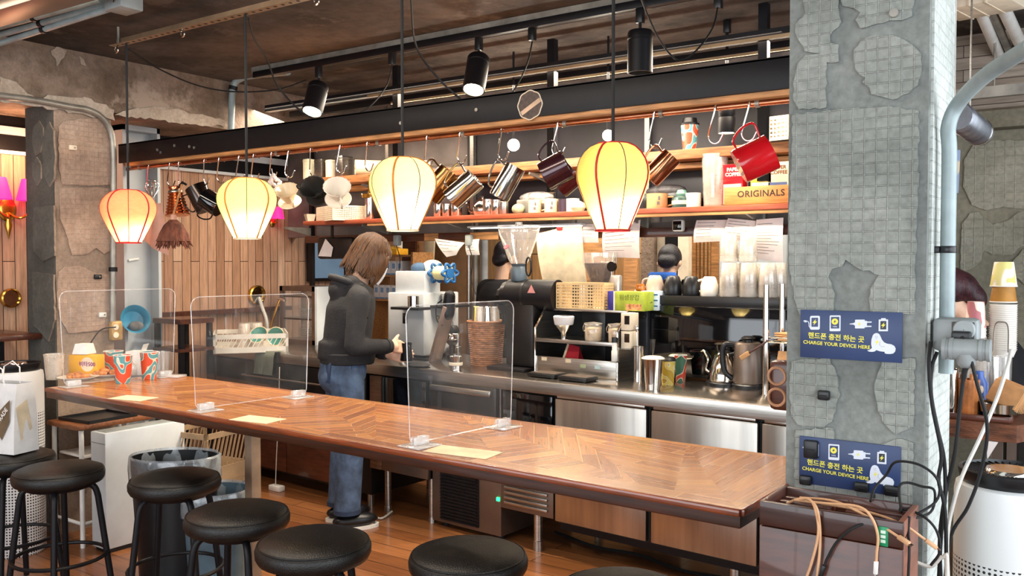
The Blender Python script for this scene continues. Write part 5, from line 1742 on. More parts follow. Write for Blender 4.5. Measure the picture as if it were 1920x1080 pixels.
for z, lab in ((.183, 'stacked white dishes on the lower shelf of the glass cabinet'), (.043, 'stacked white dishes on the floor of the glass cabinet'), (.343, 'wooden board on the upper shelf of the glass cabinet')):
    q = Vector((a.x + wc * .5, Yc + .11, CZ + z))
    if z > .3:
        ob('wooden_board', B().box(-.1, .1, -.06, .06, 0, .02, .004), OAK, loc=q, label=lab, cat='board')
    else:
        tt = thing('dish_stack', lab, 'dishes', q, 0, 'white dishes in the glass cabinet')
        for j in range(5):
            ob('dish', B().lathe([(.001, .002 + j * .012), (.04, .002 + j * .012), (.075, .014 + j * .012), (.001, .006 + j * .012)], 24), CERAM, tt)
# tap and side tables by the boarded wall
q = at(505, 655, Y=4.15)
t = thing('sink_tap', 'slim brass angled tap rising behind the dish rack', 'tap', (q.x, 4.15, CZ))
ob('tap_stem', B().tube([(0, 0, 0), (0, 0, .08), (.03, 0, .16), (.10, 0, .30), (.12, 0, .33)], .009, 10), BRASS, t)
ob('tap_head', B().bar((.09, 0, .33), (.17, 0, .315), .022, .016, bev=.004), CHROME, t)
# ------------------------------------------------------------------ shelves over the counter
SY, SZ = 4.15, 1.724
UZ = at(1267, 281, Y=4.2).z
sx0, sx1 = at(568, 418, Y=SY).x, -0.95
t = thing('wall_shelf', 'long red stained plank shelf, lower of the two over the counter', 'shelf', (0, 0, 0))
ob('plank', B().box(sx0, sx1, SY, 4.42, SZ - .028, SZ, .003), REDWOOD, t)
ob('front_lip', B().box(sx0 + .6, sx1, SY + .004, SY + .02, SZ - .045, SZ - .028, .002), OAK, t)
t = thing('wall_shelf', 'brown plank shelf, upper of the two over the counter', 'shelf', (0, 0, 0))
ob('plank', B().box(at(575, 330, Y=4.2).x, sx1, 4.2, 4.45, UZ - .05, UZ, .003), mat('brown_plank', '93603a', .5, 0, .3, 5, stretch=(1.5, 16, 16)), t)
ob('under_plank', B().box(at(575, 330, Y=4.2).x, sx1, 4.32, 4.45, UZ - .085, UZ - .055, .003), OAK, t)
t = thing('hanging_bar', 'dark wooden bar under the lower shelf with clips and sheets', 'bar', (0, 0, 0))
RY_, RZ_ = 4.40, at(900, 441, Y=4.4).z
ob('bar_plank', B().box(at(572, 440, Y=RY_).x, sx1, RY_, RY_ + .025, RZ_ - .03, RZ_ + .02, .002), DARKWOOD, t)
for u0, u1 in ((796, 822), (882, 935), (1100, 1180)):
    ob('bare_patch', B().box(at(u0, 440, Y=RY_).x, at(u1, 440, Y=RY_).x, RY_ - .003, RY_, RZ_ - .028, RZ_ + .018), OAK, t)
for px in (583, 727, 886, 1036, 1214, 1432):
    q = at(px, 300, Y=4.47)
    t = thing('shelf_upright', ['dark shelf upright at the boarded wall end', 'pale steel shelf upright behind the cream white lantern', 'pale steel shelf upright between the two hanging pitchers', 'grey steel shelf upright behind the dark red mugs', 'grey steel shelf upright behind the copper coloured pitcher', 'grey steel shelf upright behind the red jug'][(583, 727, 886, 1036, 1214, 1432).index(px)], 'upright', (q.x, 4.46, 1.0 if px == 583 else 1.6), 0, 'shelf uprights')
    h = .95 if px != 583 else 1.55
    zb_ = t.location.z
    ob('post', B().box(-.014, .014, 0, .03, 0 if px != 583 else -.14, h), BLACKM if px == 583 else STEEL, t)
    for z in (SZ - .03, UZ - .06):
        z -= zb_
        if z < h:
            ob('bracket_arm', B().add([(-.006, 0, z), (.006, 0, z), (.006, -.24, z), (-.006, -.24, z), (-.006, 0, z - .06), (.006, 0, z - .06), (.006, -.24, z - .012), (-.006, -.24, z - .012)], [(0, 1, 2, 3), (4, 7, 6, 5), (0, 4, 5, 1), (2, 6, 7, 3), (0, 3, 7, 4), (1, 5, 6, 2)]), GALV, t)
t = thing('under_shelf_light', 'slim pale light fitting fixed below the lower shelf', 'light', (at(1000, 425, Y=4.3).x, 4.28, SZ - .06))
ob('fitting', B().box(-.45, .35, -.03, .03, -.012, .0, .004), WHITEM, t)
ob('diffuser', B().box(-.43, .33, -.02, .02, -.016, -.012), mat('tube_diffuser', 'fff3dd', .5, emit='fff0d4', estr=9), t)
ob('hanger', B().box(-.4, -.38, -.01, .01, 0, .03).box(.28, .3, -.01, .01, 0, .03), GALV, t)
l = bpy.data.lights.new('shelf_light', 'AREA')
l.shape, l.size, l.size_y, l.energy, l.color = 'RECTANGLE', 2.6, .06, 4, (1.0, .86, .64)
lo = bpy.data.objects.new('shelf_light', l)
lo.location = (-2.3, 4.28, SZ - .09)
lo.rotation_euler = (R(-12), 0, 0)
COL.objects.link(lo)
q = at(1271, 423, Y=4.36)
t = thing('camera_box', 'small square black device with pale frame on the hanging bar', 'camera', q)
ob('frame', B().box(-.034, .034, -.01, .03, -.034, .034, .016), WHITEP, t)
ob('dark_face', B().box(-.024, .024, -.013, -.009, -.024, .024, .008), BLACKG, t)


def on_shelf(px, y=SY + .1, z=SZ):
    return Vector((at(px, 390, Y=y).x, y, z + .001))


t = woven_box(on_shelf(638, SY + .1), R(-25), .34, .22, .09, 'white lattice plastic basket at the boarded wall end of the lower shelf', CREAMP, cell=.012)
q = on_shelf(581, SY + .06)
ob('white_scoop', B().lathe([(.001, 0), (.03, 0), (.045, .045), (.048, .05), (.04, .045), (.001, .006)], 4), CREAMP, loc=q, rot=R(20), label='small cream scoop tub at the very end of the lower shelf', cat='tub')
for px, h, r, m, lab in ((693, .15, .032, CHROME, 'tall steel bottle on the lower shelf beside the lattice basket'), (822, .085, .03, CHROME, 'steel tumbler on the lower shelf, first from the cream lantern'), (838, .08, .03, CHROME, 'steel tumbler on the lower shelf, second from the cream lantern'),
                         (856, .075, .034, CHROME, 'steel tumbler on the lower shelf, third from the cream lantern'), (930, .09, .034, CHROME, 'steel tumbler with a bright rim nearest the green stone'), (945, .075, .028, STEEL, 'dull steel beaker beside the green stone'), (915, .095, .034, CHROME, 'steel tumbler behind the kettle spout')):
    q = on_shelf(px)
    tt = thing('steel_tumbler', lab, 'tumbler', q, 0, 'steel tumblers on the lower shelf')
    ob('tumbler_wall', B().lathe([(.001, 0), (r * .85, 0), (r, h * .1), (r, h), (r * .93, h), (r * .9, h * .15), (.001, .006)], 22), m, tt)
    ob('rim', B().tube([(r * math.cos(R(18 * i)), r * math.sin(R(18 * i)), h) for i in range(20)], .0018, 6, True), m, tt)
q = on_shelf(905, SY + .13)
t = thing('steel_teapot', 'shiny steel teapot with curved spout on the lower shelf', 'teapot', q)
ob('pot_body', B().lathe([(.001, 0), (.05, 0), (.062, .02), (.06, .06), (.035, .095), (.03, .1), (.008, .105), (.012, .118), (.001, .122)], 28), CHROME, t)
ob('spout', B().tube(smooth_path([(-.055, 0, .02), (-.10, 0, .035), (-.115, 0, .075), (-.15, 0, .085)]), .008, 8), CHROME, t)
ob('handle', B().tube(smooth_path([(.05, 0, .08), (.095, 0, .085), (.10, 0, .04), (.06, 0, .02)]), .005, 8), CHROME, t)
q = on_shelf(972)
ob('green_stone', B().ell((0, 0, .03), (.042, .035, .032), 16, 10), mat('sage_glaze', '93a382', .6, 0, .15, 14), loc=q, label='rounded sage green pot on the lower shelf', cat='pot')
for px, h, r, m, lab, mark in ((1003, .078, .038, CREAM, 'cream mug with dark marks on the lower shelf, nearest the green pot', 1), (1034, .078, .04, CREAM, 'cream ribbed mug with a dark mark beside the dark tumbler', 1), (1056, .075, .028, mat('dark_violet_glaze', '3a2c3a', .3), 'dark violet tumbler between the cream mugs', 0),
                               (1074, .075, .037, CERAM, 'plain cream cup behind the round lidded pot', 0), (1232, .08, .055, mat('tan_canister', 'd09a6a', .4, 0, .15, 9), 'wide tan canister on the lower shelf beside the yellow lantern', 1), (1300, .075, .04, CERAM, 'white cup standing beside the clear plastic pitcher', 0)):
    q = on_shelf(px)
    tt = thing('mug', lab, 'mug', q, R(-55 if mark else 20), 'cups on the lower shelf')
    ob('mug_wall', B().lathe([(.001, 0), (r * .96, 0), (r, .006), (r, h), (r * .92, h), (r * .9, .01), (.001, .008)], 26), m, tt)
    if mark:
        ob('painted_mark', B().box(r - .001, r + .001, -.004, .006, h * .55, h * .8).box(r - .001, r + .001, -.01, .004, h * .25, h * .45), INK, tt)
        ob('handle', B().tube(smooth_path([(0, r, h * .8), (0, r * 1.6, h * .75), (0, r * 1.6, h * .35), (0, r, h * .2)], 4), .005, 8), m, tt)
q = on_shelf(1084, SY + .05)
ob('round_pot', B().lathe([(.001, 0), (.03, 0), (.042, .02), (.036, .045), (.01, .058), (.001, .058)], 24), CREAM, loc=q, label='low round cream pot in front of the plain cup', cat='pot')
q = on_shelf(1278)
t = thing('tin', 'dark green tin with a pale band stacked under a smaller tin', 'tin', q)
ob('tin_body', B().lathe([(.001, 0), (.05, 0), (.05, .05), (.04, .062), (.001, .062)], 26), mat('dark_green_tin', '2e4640', .35, .3, .1, 9), t)
ob('pale_band', B().lathe([(.0505, .018), (.0508, .02), (.0508, .036), (.0505, .038)], 26), CREAM, t)
q.z += .0635
ob('small_tin', B().lathe([(.001, 0), (.026, 0), (.03, .01), (.022, .03), (.001, .032)], 20), mat('mint_tin', '6f9a8b', .35, .2, .1, 9), loc=q, label='small mint tin stacked on the dark green tin', cat='tin')
q = on_shelf(1340, SY + .1)
t = thing('plastic_pitcher', 'tall frosted plastic measuring pitcher on the lower shelf', 'pitcher', q)
hp = at(1340, 290, Y=SY + .1).z - SZ
ob('pitcher_wall', B().lathe([(.001, 0), (.052, 0), (.055, .006), (.066, hp - .01), (.068, hp), (.062, hp), (.05, .01), (.001, .008)], 26), FROST, t)
ob('handle_strip', B().box(.008, .024, -.07, -.062, hp * .16, hp * .62, .003), FROST, t)
q = on_shelf(1414, SY + .07)
t = thing('wooden_crate', 'orange wooden crate stencilled in black on the lower shelf', 'crate', q)
x0, x1 = at(1357, 370, Y=SY).x - q.x, -.96 - q.x
hc = at(1400, 350, Y=SY).z - SZ
CRW = mat('orange_crate_wood', 'b9743c', .55, 0, .2, 5, stretch=(1.5, 14, 14))
ob('front_board', B().box(x0, x1, -.068, -.056, 0, hc, .002), CRW, t)
ob('back_board', B().box(x0, x1, .1, .112, 0, hc, .002), CRW, t)
ob('end_board', B().box(x0, x0 + .01, -.056, .1, 0, hc, .002), CRW, t)
ob('crate_floor', B().box(x0, x1, -.056, .1, 0, .008), CRW, t)
tx = at(1426, 363, Y=SY) - q
text('ORIGINALS', .043, mat('stencil_black', '2a1a12', .6), t, Matrix.Translation((tx.x, -.0684, tx.z)) @ Matrix.Rotation(R(90), 4, 'X'), spacing=1.08, bold=.0008)
for px, m, lab, txt, tc in ((1379, REDP, 'red coffee filter box standing in the wooden crate', 'PAPER\nCOFFEE', 'f3e2c8'), (1432, YELLOW, 'yellow coffee filter box standing in the wooden crate', '', 'b05a20'), (1464, CREAM, 'cream coffee filter box nearest the pillar in the wooden crate', 'FILTER\nCOFFEE', '6a3a2a')):
    xx = at(px, 330, Y=SY + .08).x
    tt = thing('filter_box', lab, 'box', (xx, SY + .08, SZ + .009), 0, 'filter boxes in the crate')
    hb = at(px, 308 + (4 if px < 1400 else 0), Y=SY + .08).z - SZ
    ob('carton', B().box(-.055, .048, -.03, .05, 0, hb, .002), m, tt)
    if txt:
        text(txt, .024, mat('box_print', tc, .6), tt, Matrix.Translation((0, -.0305, hb * .8)) @ Matrix.Rotation(R(90), 4, 'X'), bold=.0008)
    ob('printed_panel', B().box(-.05, .04, -.0308, -.03, .0, hb * .5), CREAMPAPER if px != 1464 else mat('blue_print', '52618c', .6), tt)
# upper shelf
t = paper_cup(1293, 270, 10, 10, 'unused') if False else None
q = Vector((at(1293, 275, Y=4.25).x, 4.25, UZ + .001))
s = mpp(q)
t = thing('paper_cup', 'red and teal paper cup with a black lid on the upper shelf', 'cup', q, R(40))
hc, rc = 46 * s, 17 * s
ob('sleeve', B().lathe([(.001, .003), (rc * .7, .003), (rc * .72, 0), (rc * .98, hc), (rc * .9, hc), (.001, hc * .98)], 26), PRINTCUP, t)
ob('lid', B().lathe([(rc * 1.06, hc), (rc * 1.06, hc + .008), (rc * .85, hc + .012), (rc * .75, hc + .035), (.001, hc + .035)], 24), BLACKP, t)
q = Vector((at(1466, 280, Y=4.22).x, 4.22, UZ + .02))
tt = woven_box(q, R(-10), .12, .10, .10, 'small cream perforated basket beside the pillar on the upper shelf', CREAMP, cell=.02)
tt.location.z = UZ + .012
for px, w_, h_, m, lab in ((583, .055, .14, mat('cream_folder', 'e9dfc0', .6), 'cream carton at the boarded wall end of the upper shelf'), (606, .075, .13, STEEL, 'dull steel tin beside the cream carton on the upper shelf'), (625, .05, .12, CREAMP, 'short pale carton between two tins on the upper shelf'), (645, .07, .14, STEEL, 'tall steel tin nearest the pale roll on the upper shelf')):
    q = Vector((at(px, 320, Y=4.28).x, 4.28, UZ + .001))
    tt = thing('carton', lab, 'box', q, 0, 'cartons and tins on the upper shelf')
    ob('carton_body', B().box(-w_ / 2, w_ / 2, -.05, .05, 0, h_, .004), m, tt)
    ob('carton_lid', B().box(-w_ / 2 - .001, w_ / 2 + .001, -.051, .051, h_ * .86, h_ * .93, .001), m, tt)
q = Vector((at(684, 310, Y=4.27).x, 4.27, UZ + .052))
t = thing('paper_roll', 'wrapped pale paper roll lying end on along the upper shelf', 'roll', q)
ob('roll', B().cyl((-.04, -.05, 0), (.07, .08, 0), .05, seg=22), CREAMPAPER, t)
ob('roll_core', B().cyl((-.042, -.052, 0), (-.03, -.04, 0), .015, seg=14), KRAFT, t)
q = Vector((at(800, 322, Y=4.25).x, 4.25, UZ + .001))
t = thing('scale_stand', 'grey metal kitchen gadget with a rail on the upper shelf', 'gadget', q)
ob('gadget_body', B().box(-.08, .01, -.03, .03, 0, .06, .006), WHITEM, t)
ob('gadget_rail', B().box(.01, .26, -.02, -.01, .02, .032).box(.01, .26, .01, .02, .02, .032), STEEL, t)
for k, (px, lab) in enumerate(((1008, 'wire basket tray of bags lying between the shelves behind the pitcher'), (1250, 'dark cloth bundle between the shelves behind the copper coloured pitcher'))):
    q = on_shelf(px, SY + .2)
    t = thing('tool_tray', lab, 'tray', q, 0)
    ob('tray_dish', B().box(-.12, .14, -.05, .04, 0, .09, .01), (GALV, BLACKP)[k], t)
    ob('tray_fill', B().ell((.0, -.01, .10), (.12, .045, .035), 16, 8), mat('bag_fill', ('b9b2ac', '4c4a4c')[k], .5, 0, .4, 30), t)
# lamps under the upper shelf that shine at the viewer
for px, py, r, lab in ((963, 272, 15, 'round bare bulb glowing above the middle steel pitcher'), (1140, 254, 14, 'round bare bulb glowing behind the yellow lantern cord')):
    q = at(px, py, Y=3.9)
    t = thing('globe_lamp', lab, 'lamp', q, 0, 'glowing round lamps behind the black beam')
    ob('globe', B().ell((0, 0, 0), r * .75 * mpp(q), 18, 12), mat('globe_glow', 'fff4e4', .4, emit='fff0dc', estr=14), t)
    ob('lamp_stem', B().cyl((0, 0, .02), (0, 0, CEIL - q.z - .001), .006), BLACKM, t)
    l = bpy.data.lights.new('globe_light', 'POINT')
    l.energy, l.color, l.shadow_soft_size = 9, (1, .9, .76), .03
    lo = bpy.data.objects.new('globe_light', l)
    COL.objects.link(lo)
    lo.parent = t
    lo.location = (0, -.045, -.045)
spot(1362, 'lit black spotlight behind the empty hook near the red jug', 205, 250, 33, True, y=3.95, zt=CEIL - .002, power=14)

# ------------------------------------------------------------------ sheets clipped under the shelf
def sheet(pts, Y, label, m=PINKPAPER, lines=6, group='sheets clipped under the lower shelf', clip=None, curl=.012):
    a, b_, c, d = [at(u, v, Y=Y) for u, v in pts]
    o_ = (a + b_) / 2
    t = thing('paper_sheet', label, 'paper', o_, 0, group)
    rows = []
    for i in range(9):
        f = i / 8
        row = []
        for j in range(7):
            g = j / 6
            q = (a * (1 - g) + b_ * g) * (1 - f) + (d * (1 - g) + c * g) * f - o_
            row.append(q + Vector((0, -curl * math.sin(math.pi * f) - .004 * math.sin(3 * g + f * 2), 0)))
        rows.append(row)
    ob('sheet', B().sheet(rows), m, t, smooth=80)
    rnd = random.Random(int(a.x * 1000))
    bb = B()
    for k in range(lines):
        f = .12 + .78 * k / max(1, lines)
        g0, g1 = .08, rnd.uniform(.5, .92)
        y_ = -curl * math.sin(math.pi * f) - .0065
        p0 = (a * (1 - g0) + b_ * g0) * (1 - f) + (d * (1 - g0) + c * g0) * f - o_
        p1 = (a * (1 - g1) + b_ * g1) * (1 - f) + (d * (1 - g1) + c * g1) * f - o_
        bb.bar(p0 + Vector((0, y_, 0)), p1 + Vector((0, y_, 0)), .0008, .0022)
    if lines:
        ob('printed_line', bb, INK, t, smooth=0)
    if clip:
        q = at(*clip, Y=Y - .004) - o_
        ob('clip', B().bar(q + Vector((-.018, 0, -.01)), q + Vector((.018, 0, -.01)), .02, .03, bev=.004), mat('red_clip', 'b0222c', .4), t, label='red binder clip')
    return t


sheet([(815, 447), (872, 455), (855, 478), (838, 482)], 4.36, 'white sheet hanging askew by one corner near the white machine', PAPER, 4)
sheet([(814, 455), (852, 440), (872, 452), (848, 482)], 4.375, 'white sheet tilted like a diamond behind the white machine', PAPER, 3) if False else None
sheet([(875, 450), (899, 448), (899, 478), (876, 478)], 4.37, 'small white note hanging beside the tilted sheet', PAPER, 4)
sheet([(1005, 439), (1091, 417), (1100, 530), (1020, 535)], 4.33, 'big cream paper sheet held by a red clip behind the big grinder', CREAMPAPER, 0, clip=(1050, 424))
sheet([(1093, 420), (1124, 420), (1122, 455), (1094, 455)], 4.345, 'small printed note pinned beside the big cream sheet', PINKPAPER, 4)
sheet([(1131, 425), (1201, 412), (1199, 484), (1132, 482)], 4.35, 'printed sheet hanging below the yellow lantern', PINKPAPER, 7)
sheet([(1306, 413), (1365, 412), (1356, 452), (1301, 455)], 4.34, 'printed pink sheet hanging nearest the small black device', PINKPAPER, 5)
sheet([(1365, 409), (1417, 414), (1417, 456), (1358, 449)], 4.33, 'printed pink sheet hanging aslant, middle of three over the plastic cups', PINKPAPER, 6)
sheet([(1418, 412), (1469, 408), (1468, 492), (1416, 486)], 4.32, 'long printed pink sheet hanging nearest the pillar', PINKPAPER, 11)
# grey control box hung on the bar
q = at(770, 462, Y=4.36)
for px, lab in ((745, 'dark bundle of gadgets hanging from the bar beside the hair of the woman'), (880, 'dark cable gadget clipped to the bar beside the small note')):
    q = at(px, 452, Y=4.36)
    t = thing('clip_gadget', lab, 'gadget', q)
    ob('gadget_body', B().box(-.022, .022, -.02, .02, -.03, .04, .008), GREYPLAS, t)
    ob('gadget_cord', B().tube(smooth_path([(.01, -.02, -.03), (.04, -.02, -.12), (.03, -.02, -.24), (.07, -.02, -.34)]), .003, 6), RUBBER, t)
a = at(620, 445, Y=4.3)
t = thing('black_bag', 'black pouch with a folded paper peeking out under the shelf', 'pouch', a)
ob('pouch', B().box(-.12, .22, -.02, .03, -.15, .0, .02), BLACKP, t)
ob('strap', B().box(0, .02, 0, .01, -.01, SZ - .028 - a.z), BLACKP, t)
ob('folded_paper', B().add([(-.10, -.024, -.13), (-.02, -.03, -.01), (.05, -.026, -.07), (.03, -.024, -.135)], [(0, 1, 2, 3)]), PAPER, t)

# ------------------------------------------------------------------ hooks and hanging things
def hook(px, label, L=.115):
    global HOOK0
    p = Vector((at(px, 270, Y=PIPY).x, PIPY, PIPZ))
    if HOOK0 is not None:
        return dup(HOOK0, p, R(random.uniform(-14, 14)), label, 'steel hooks on the copper pipe')
    t = thing('steel_hook', label, 'hook', p, 0, 'steel hooks on the copper pipe')
    pts = [(.004, .0165, -.012), (.002, .016, .002), (0, .010, .0145), (0, 0, .0165), (-.001, -.012, .012), (-.004, -.0165, 0), (-.008, -.015, -.02), (-.030, -.006, -L * .75), (-.033, -.003, -L * .9), (-.026, 0, -L * 1.05), (-.010, .001, -L * 1.12), (.006, .001, -L * 1.07), (.014, .001, -L * .95), (.022, .001, -L * .82)]
    ob('hook_wire', B().tube(smooth_path(pts, 4), .0032, 8), CHROME, t)
    return t


HOOK0 = None
HL = {283: 'beside the orange pink lantern', 322: 'carrying the ribbed copper pot', 340: 'carrying the feather duster', 388: 'carrying the dark tilted pitcher', 415: 'carrying the dark mug beside the pale yellow lantern', 452: 'above the pale yellow lantern', 480: 'just past the second lantern cord', 514: 'carrying the string of pale shells',
      545: 'carrying the white plated dripper', 588: 'carrying the black dripper', 642: 'carrying the ribbed white dripper', 694: 'carrying the small brass ladle', 806: 'carrying the bronze coloured pitcher', 868: 'carrying the wide steel pitcher', 946: 'carrying the tall steel pitcher',
      1050: 'carrying the dark red mugs', 1232: 'carrying the copper coloured pitcher', 1345: 'left empty beside the red jug', 1408: 'carrying the red jug'}
for px, d in HL.items():
    h_ = hook(px, 'bent steel hook ' + d)
    HOOK0 = HOOK0 or h_


def pitcher(px, py, h_px, w_px, tilt, m, label, hs=-1, y=PIPY - .01, taper=.9, spout=True, name='pitcher', group='pitchers hanging from the pipe', yaw=25):
    p = at(px, py, Y=y)
    s = mpp(p)
    h, r = h_px * s, w_px * s / 2
    t = thing(name, label, name, p, (0, 0, 0), group)
    t.rotation_euler = (Matrix.Rotation(R(yaw), 3, 'Z') @ Matrix.Rotation(R(tilt), 3, 'Y') @ Matrix.Rotation(R(180 if hs > 0 else 0), 3, 'Z')).to_euler()
    lob = (lambda a, i: 1 + (.22 * max(0, math.cos(a)) ** 10 if spout and i in (3, 4, 5) else 0))
    ob('pitcher_wall', B().lathe([(.001, -h / 2), (r * .96, -h / 2), (r, -h / 2 + .008), (r * taper, h * .36), (r * taper * 1.0, h / 2), (r * taper * .95, h / 2), (r * taper * .9, h * .3), (r * .94, -h / 2 + .014), (.001, -h / 2 + .01)], 30, lobes=lob), m, t)
    ob('handle', B().tube(smooth_path([(-r * taper, 0, h * .40), (-r * 1.75, 0, h * .42), (-r * 1.8, 0, h * .05), (-r * 1.45, 0, -h * .28), (-r * 1.0, 0, -h * .32)], 5), .0042, 8), m, t)
    return t


BRONZE = mat('bronze_steel', '9a7248', .18, 1.0, .15, 5)
pitcher(824, 345, 62, 48, 40, BRONZE, 'bronze coloured milk pitcher half behind the cream white lantern')
pitcher(868, 354, 62, 46, 48, CHROME, 'wide polished milk pitcher hanging with its mouth to the pillar')
pitcher(950, 341, 66, 40, 28, CHROME, 'tall polished milk pitcher hanging below the glowing globe')
pitcher(1042, 320, 50, 58, 62, DARKRED, 'dark red enamel mug hanging in front', name='mug', spout=False, taper=1.0)
pitcher(1062, 337, 44, 50, 50, mat('dark_red_enamel_rim', '5a1a1c', .2, .3, .2, 9, coat=.5), 'dark red enamel mug hanging behind another, next to the yellow lantern', y=PIPY + .07, name='mug', spout=False, taper=1.0)
pitcher(1238, 314, 60, 40, 42, COPPER, 'copper coloured pitcher hanging next to the yellow lantern')
pitcher(1415, 297, 66, 68, 62, REDP, 'big red enamel jug hanging beside the pillar', taper=.92)
pitcher(376, 372, 48, 38, -28, mat('dark_steel', '4a4340', .2, 1.0, .2, 6), 'dark steel pitcher tilted on its hook beside the copper pot', taper=1.0)
pitcher(398, 380, 36, 40, -60, BLACKG, 'black glossy mug hanging half behind the pale yellow lantern', name='mug', spout=False, taper=1.0)
# ribbed copper pot
q = at(331, 382, Y=PIPY - .03)
s = mpp(q)
t = thing('copper_pot', 'ribbed copper pot with narrow neck hanging from a hook', 'pot', q, (0, R(-8), 0))
prof = []
for k in range(33):
    z = k / 32
    rr = (22 - 10 * z + 1.2 * math.sin(k * 1.57)) * s
    prof.append((rr, -22 * s + 46 * s * z))
ob('pot_body', B().lathe([(.001, -23 * s)] + prof + [(11 * s, 27 * s), (13 * s, 32 * s), (11 * s, 32 * s)], 28), COPPER, t)
ob('neck_ring', B().lathe([(12.4 * s, 17 * s), (13.6 * s, 19 * s), (13.6 * s, 23 * s), (12.2 * s, 25 * s)], 24), STEEL, t)
ob('handle', B().tube([(10 * s, 0, 28 * s), (24 * s, 0, 36 * s), (34 * s, 0, 30 * s)], .007, 8), BLACKP, t)
# feather duster
q = at(325, 412, Y=PIPY - .09)
t = thing('feather_duster', 'brown feather duster hanging head down below the copper pot', 'duster', q)
rnd = random.Random(3)
b = B()
b.lathe([(.02, 0), (.05, -.03), (.075, -.08), (.088, -.12), (.06, -.135), (.001, -.12)], 24, lobes=lambda a, i: 1 + .08 * math.sin(7 * a + i))
for k in range(260):
    a, f = rnd.uniform(0, 6.28), rnd.uniform(.2, 1)
    r0_ = .02 + .06 * f
    z0 = -.02 - .09 * f
    p0 = Vector((r0_ * .8 * math.cos(a), r0_ * .8 * math.sin(a), z0))
    p1 = p0 + Vector((.025 * math.cos(a) + rnd.uniform(-.015, .015), .025 * math.sin(a) + rnd.uniform(-.015, .015), -.05 + rnd.uniform(-.015, .01)))
    b.tube([p0, (p0 + p1) / 2 + Vector((.006 * math.cos(a), .006 * math.sin(a), 0)), p1], [.0045, .006, .0015], 4)
ob('feathers', b, FEATHER, t)
ob('ferrule', B().cyl((0, 0, -.005), (0, 0, .028), .017, .014), mat('pale_ferrule', 'd9a58f', .5), t)
ob('stick', B().cyl((0, .0, .025), (.01, .05, .20), .006), OAK, t)
# balloon whisk and pink cloth behind the first lantern
q = at(285, 352, Y=PIPY)
t = thing('wire_whisk', 'balloon wire whisk hanging behind the orange pink lantern', 'whisk', q)
for k in range(6):
    a = R(30 * k)
    ob('whisk_wire', B().tube(smooth_path([(.008 * math.cos(a), .008 * math.sin(a), -.06), (.04 * math.cos(a), .04 * math.sin(a), 0), (.03 * math.cos(a), .03 * math.sin(a), .035), (0, 0, .045), (-.03 * math.cos(a), -.03 * math.sin(a), .035), (-.04 * math.cos(a), -.04 * math.sin(a), 0), (-.008 * math.cos(a), -.008 * math.sin(a), -.06)], 4), .0012, 6), CHROME, t)
ob('whisk_handle', B().cyl((0, 0, -.16), (0, 0, -.055), .009), STEEL, t)
a, b_, c, d = at(278, 385, Y=PIPY + .02), at(300, 380, Y=PIPY + .02), at(316, 482, Y=PIPY + .02), at(268, 452, Y=PIPY + .02)
o_ = (a + b_) / 2
t = thing('oven_cloth', 'pink cloth hanging behind the orange pink lantern and duster', 'cloth', o_)
ob('cloth', B().sheet([[(a * (1 - g) + b_ * g) * (1 - f) + (d * (1 - g) + c * g) * f - o_ + Vector((0, .012 * math.sin(8 * g + f), 0)) for g in [j / 8 for j in range(9)]] for f in [i / 6 for i in range(7)]]), PINKC, t, smooth=80)
ob('hanging_loop', B().tube([(0, 0, 0), (.005, 0, .05), (.0, 0, .11)], .002, 6), WHITEC, t)
# shell string
q = at(512, 345, Y=PIPY)
t = thing('shell_string', 'bunch of small clear beads on a string behind the pale yellow lantern', 'beads', q)
b = B()
for k in range(70):
    a, f = rnd.uniform(0, 6.28), rnd.uniform(0, 1)
    b.ell((.035 * math.cos(a) * math.sin(3.1 * f) + .03 * f, .03 * math.sin(a) * math.sin(3.1 * f), .05 - .11 * f), rnd.uniform(.006, .010), 8, 6)
ob('bead_string', b, mat('clear_bead', 'e3d3cb', .15, 0, .2, 30, coat=.5), t, kind='stuff')
ob('string', B().tube([(0, 0, .04), (-.01, 0, .08)], .002, 6), WHITEC, t)


def dripper(px, py, w_px, m, label, rot, plate=True):
    q = at(px, py, Y=PIPY - .02)
    s = mpp(q)
    r = w_px * s / 2
    t = thing('pour_over_dripper', label, 'dripper', q, rot, 'pour over drippers hanging from the pipe')
    ob('cone', B().lathe([(r * .25, 0), (r * .35, .004), (r, r * 1.25), (r * 1.03, r * 1.27), (r * .95, r * 1.25), (r * .25, .006)], 48, lobes=lambda a, i: 1 + (.025 * math.sin(18 * a) if i in (2, 3, 4) else 0)), m, t)
    if plate:
        ob('plate', B().lathe([(r * .22, -.004), (r * .95, -.006), (r, -.002), (r * .95, .002), (r * .22, .002)], 32), m, t)
    ob('handle', B().tube(smooth_path([(r * .9, 0, r * 1.0), (r * 1.45, 0, r * .95), (r * 1.35, 0, r * .35), (r * .5, 0, r * .2)], 4), .0048, 8), m, t)
    ob('hub', B().cyl((0, 0, -.01), (0, 0, .002), r * .22, seg=14), m, t)
    return t


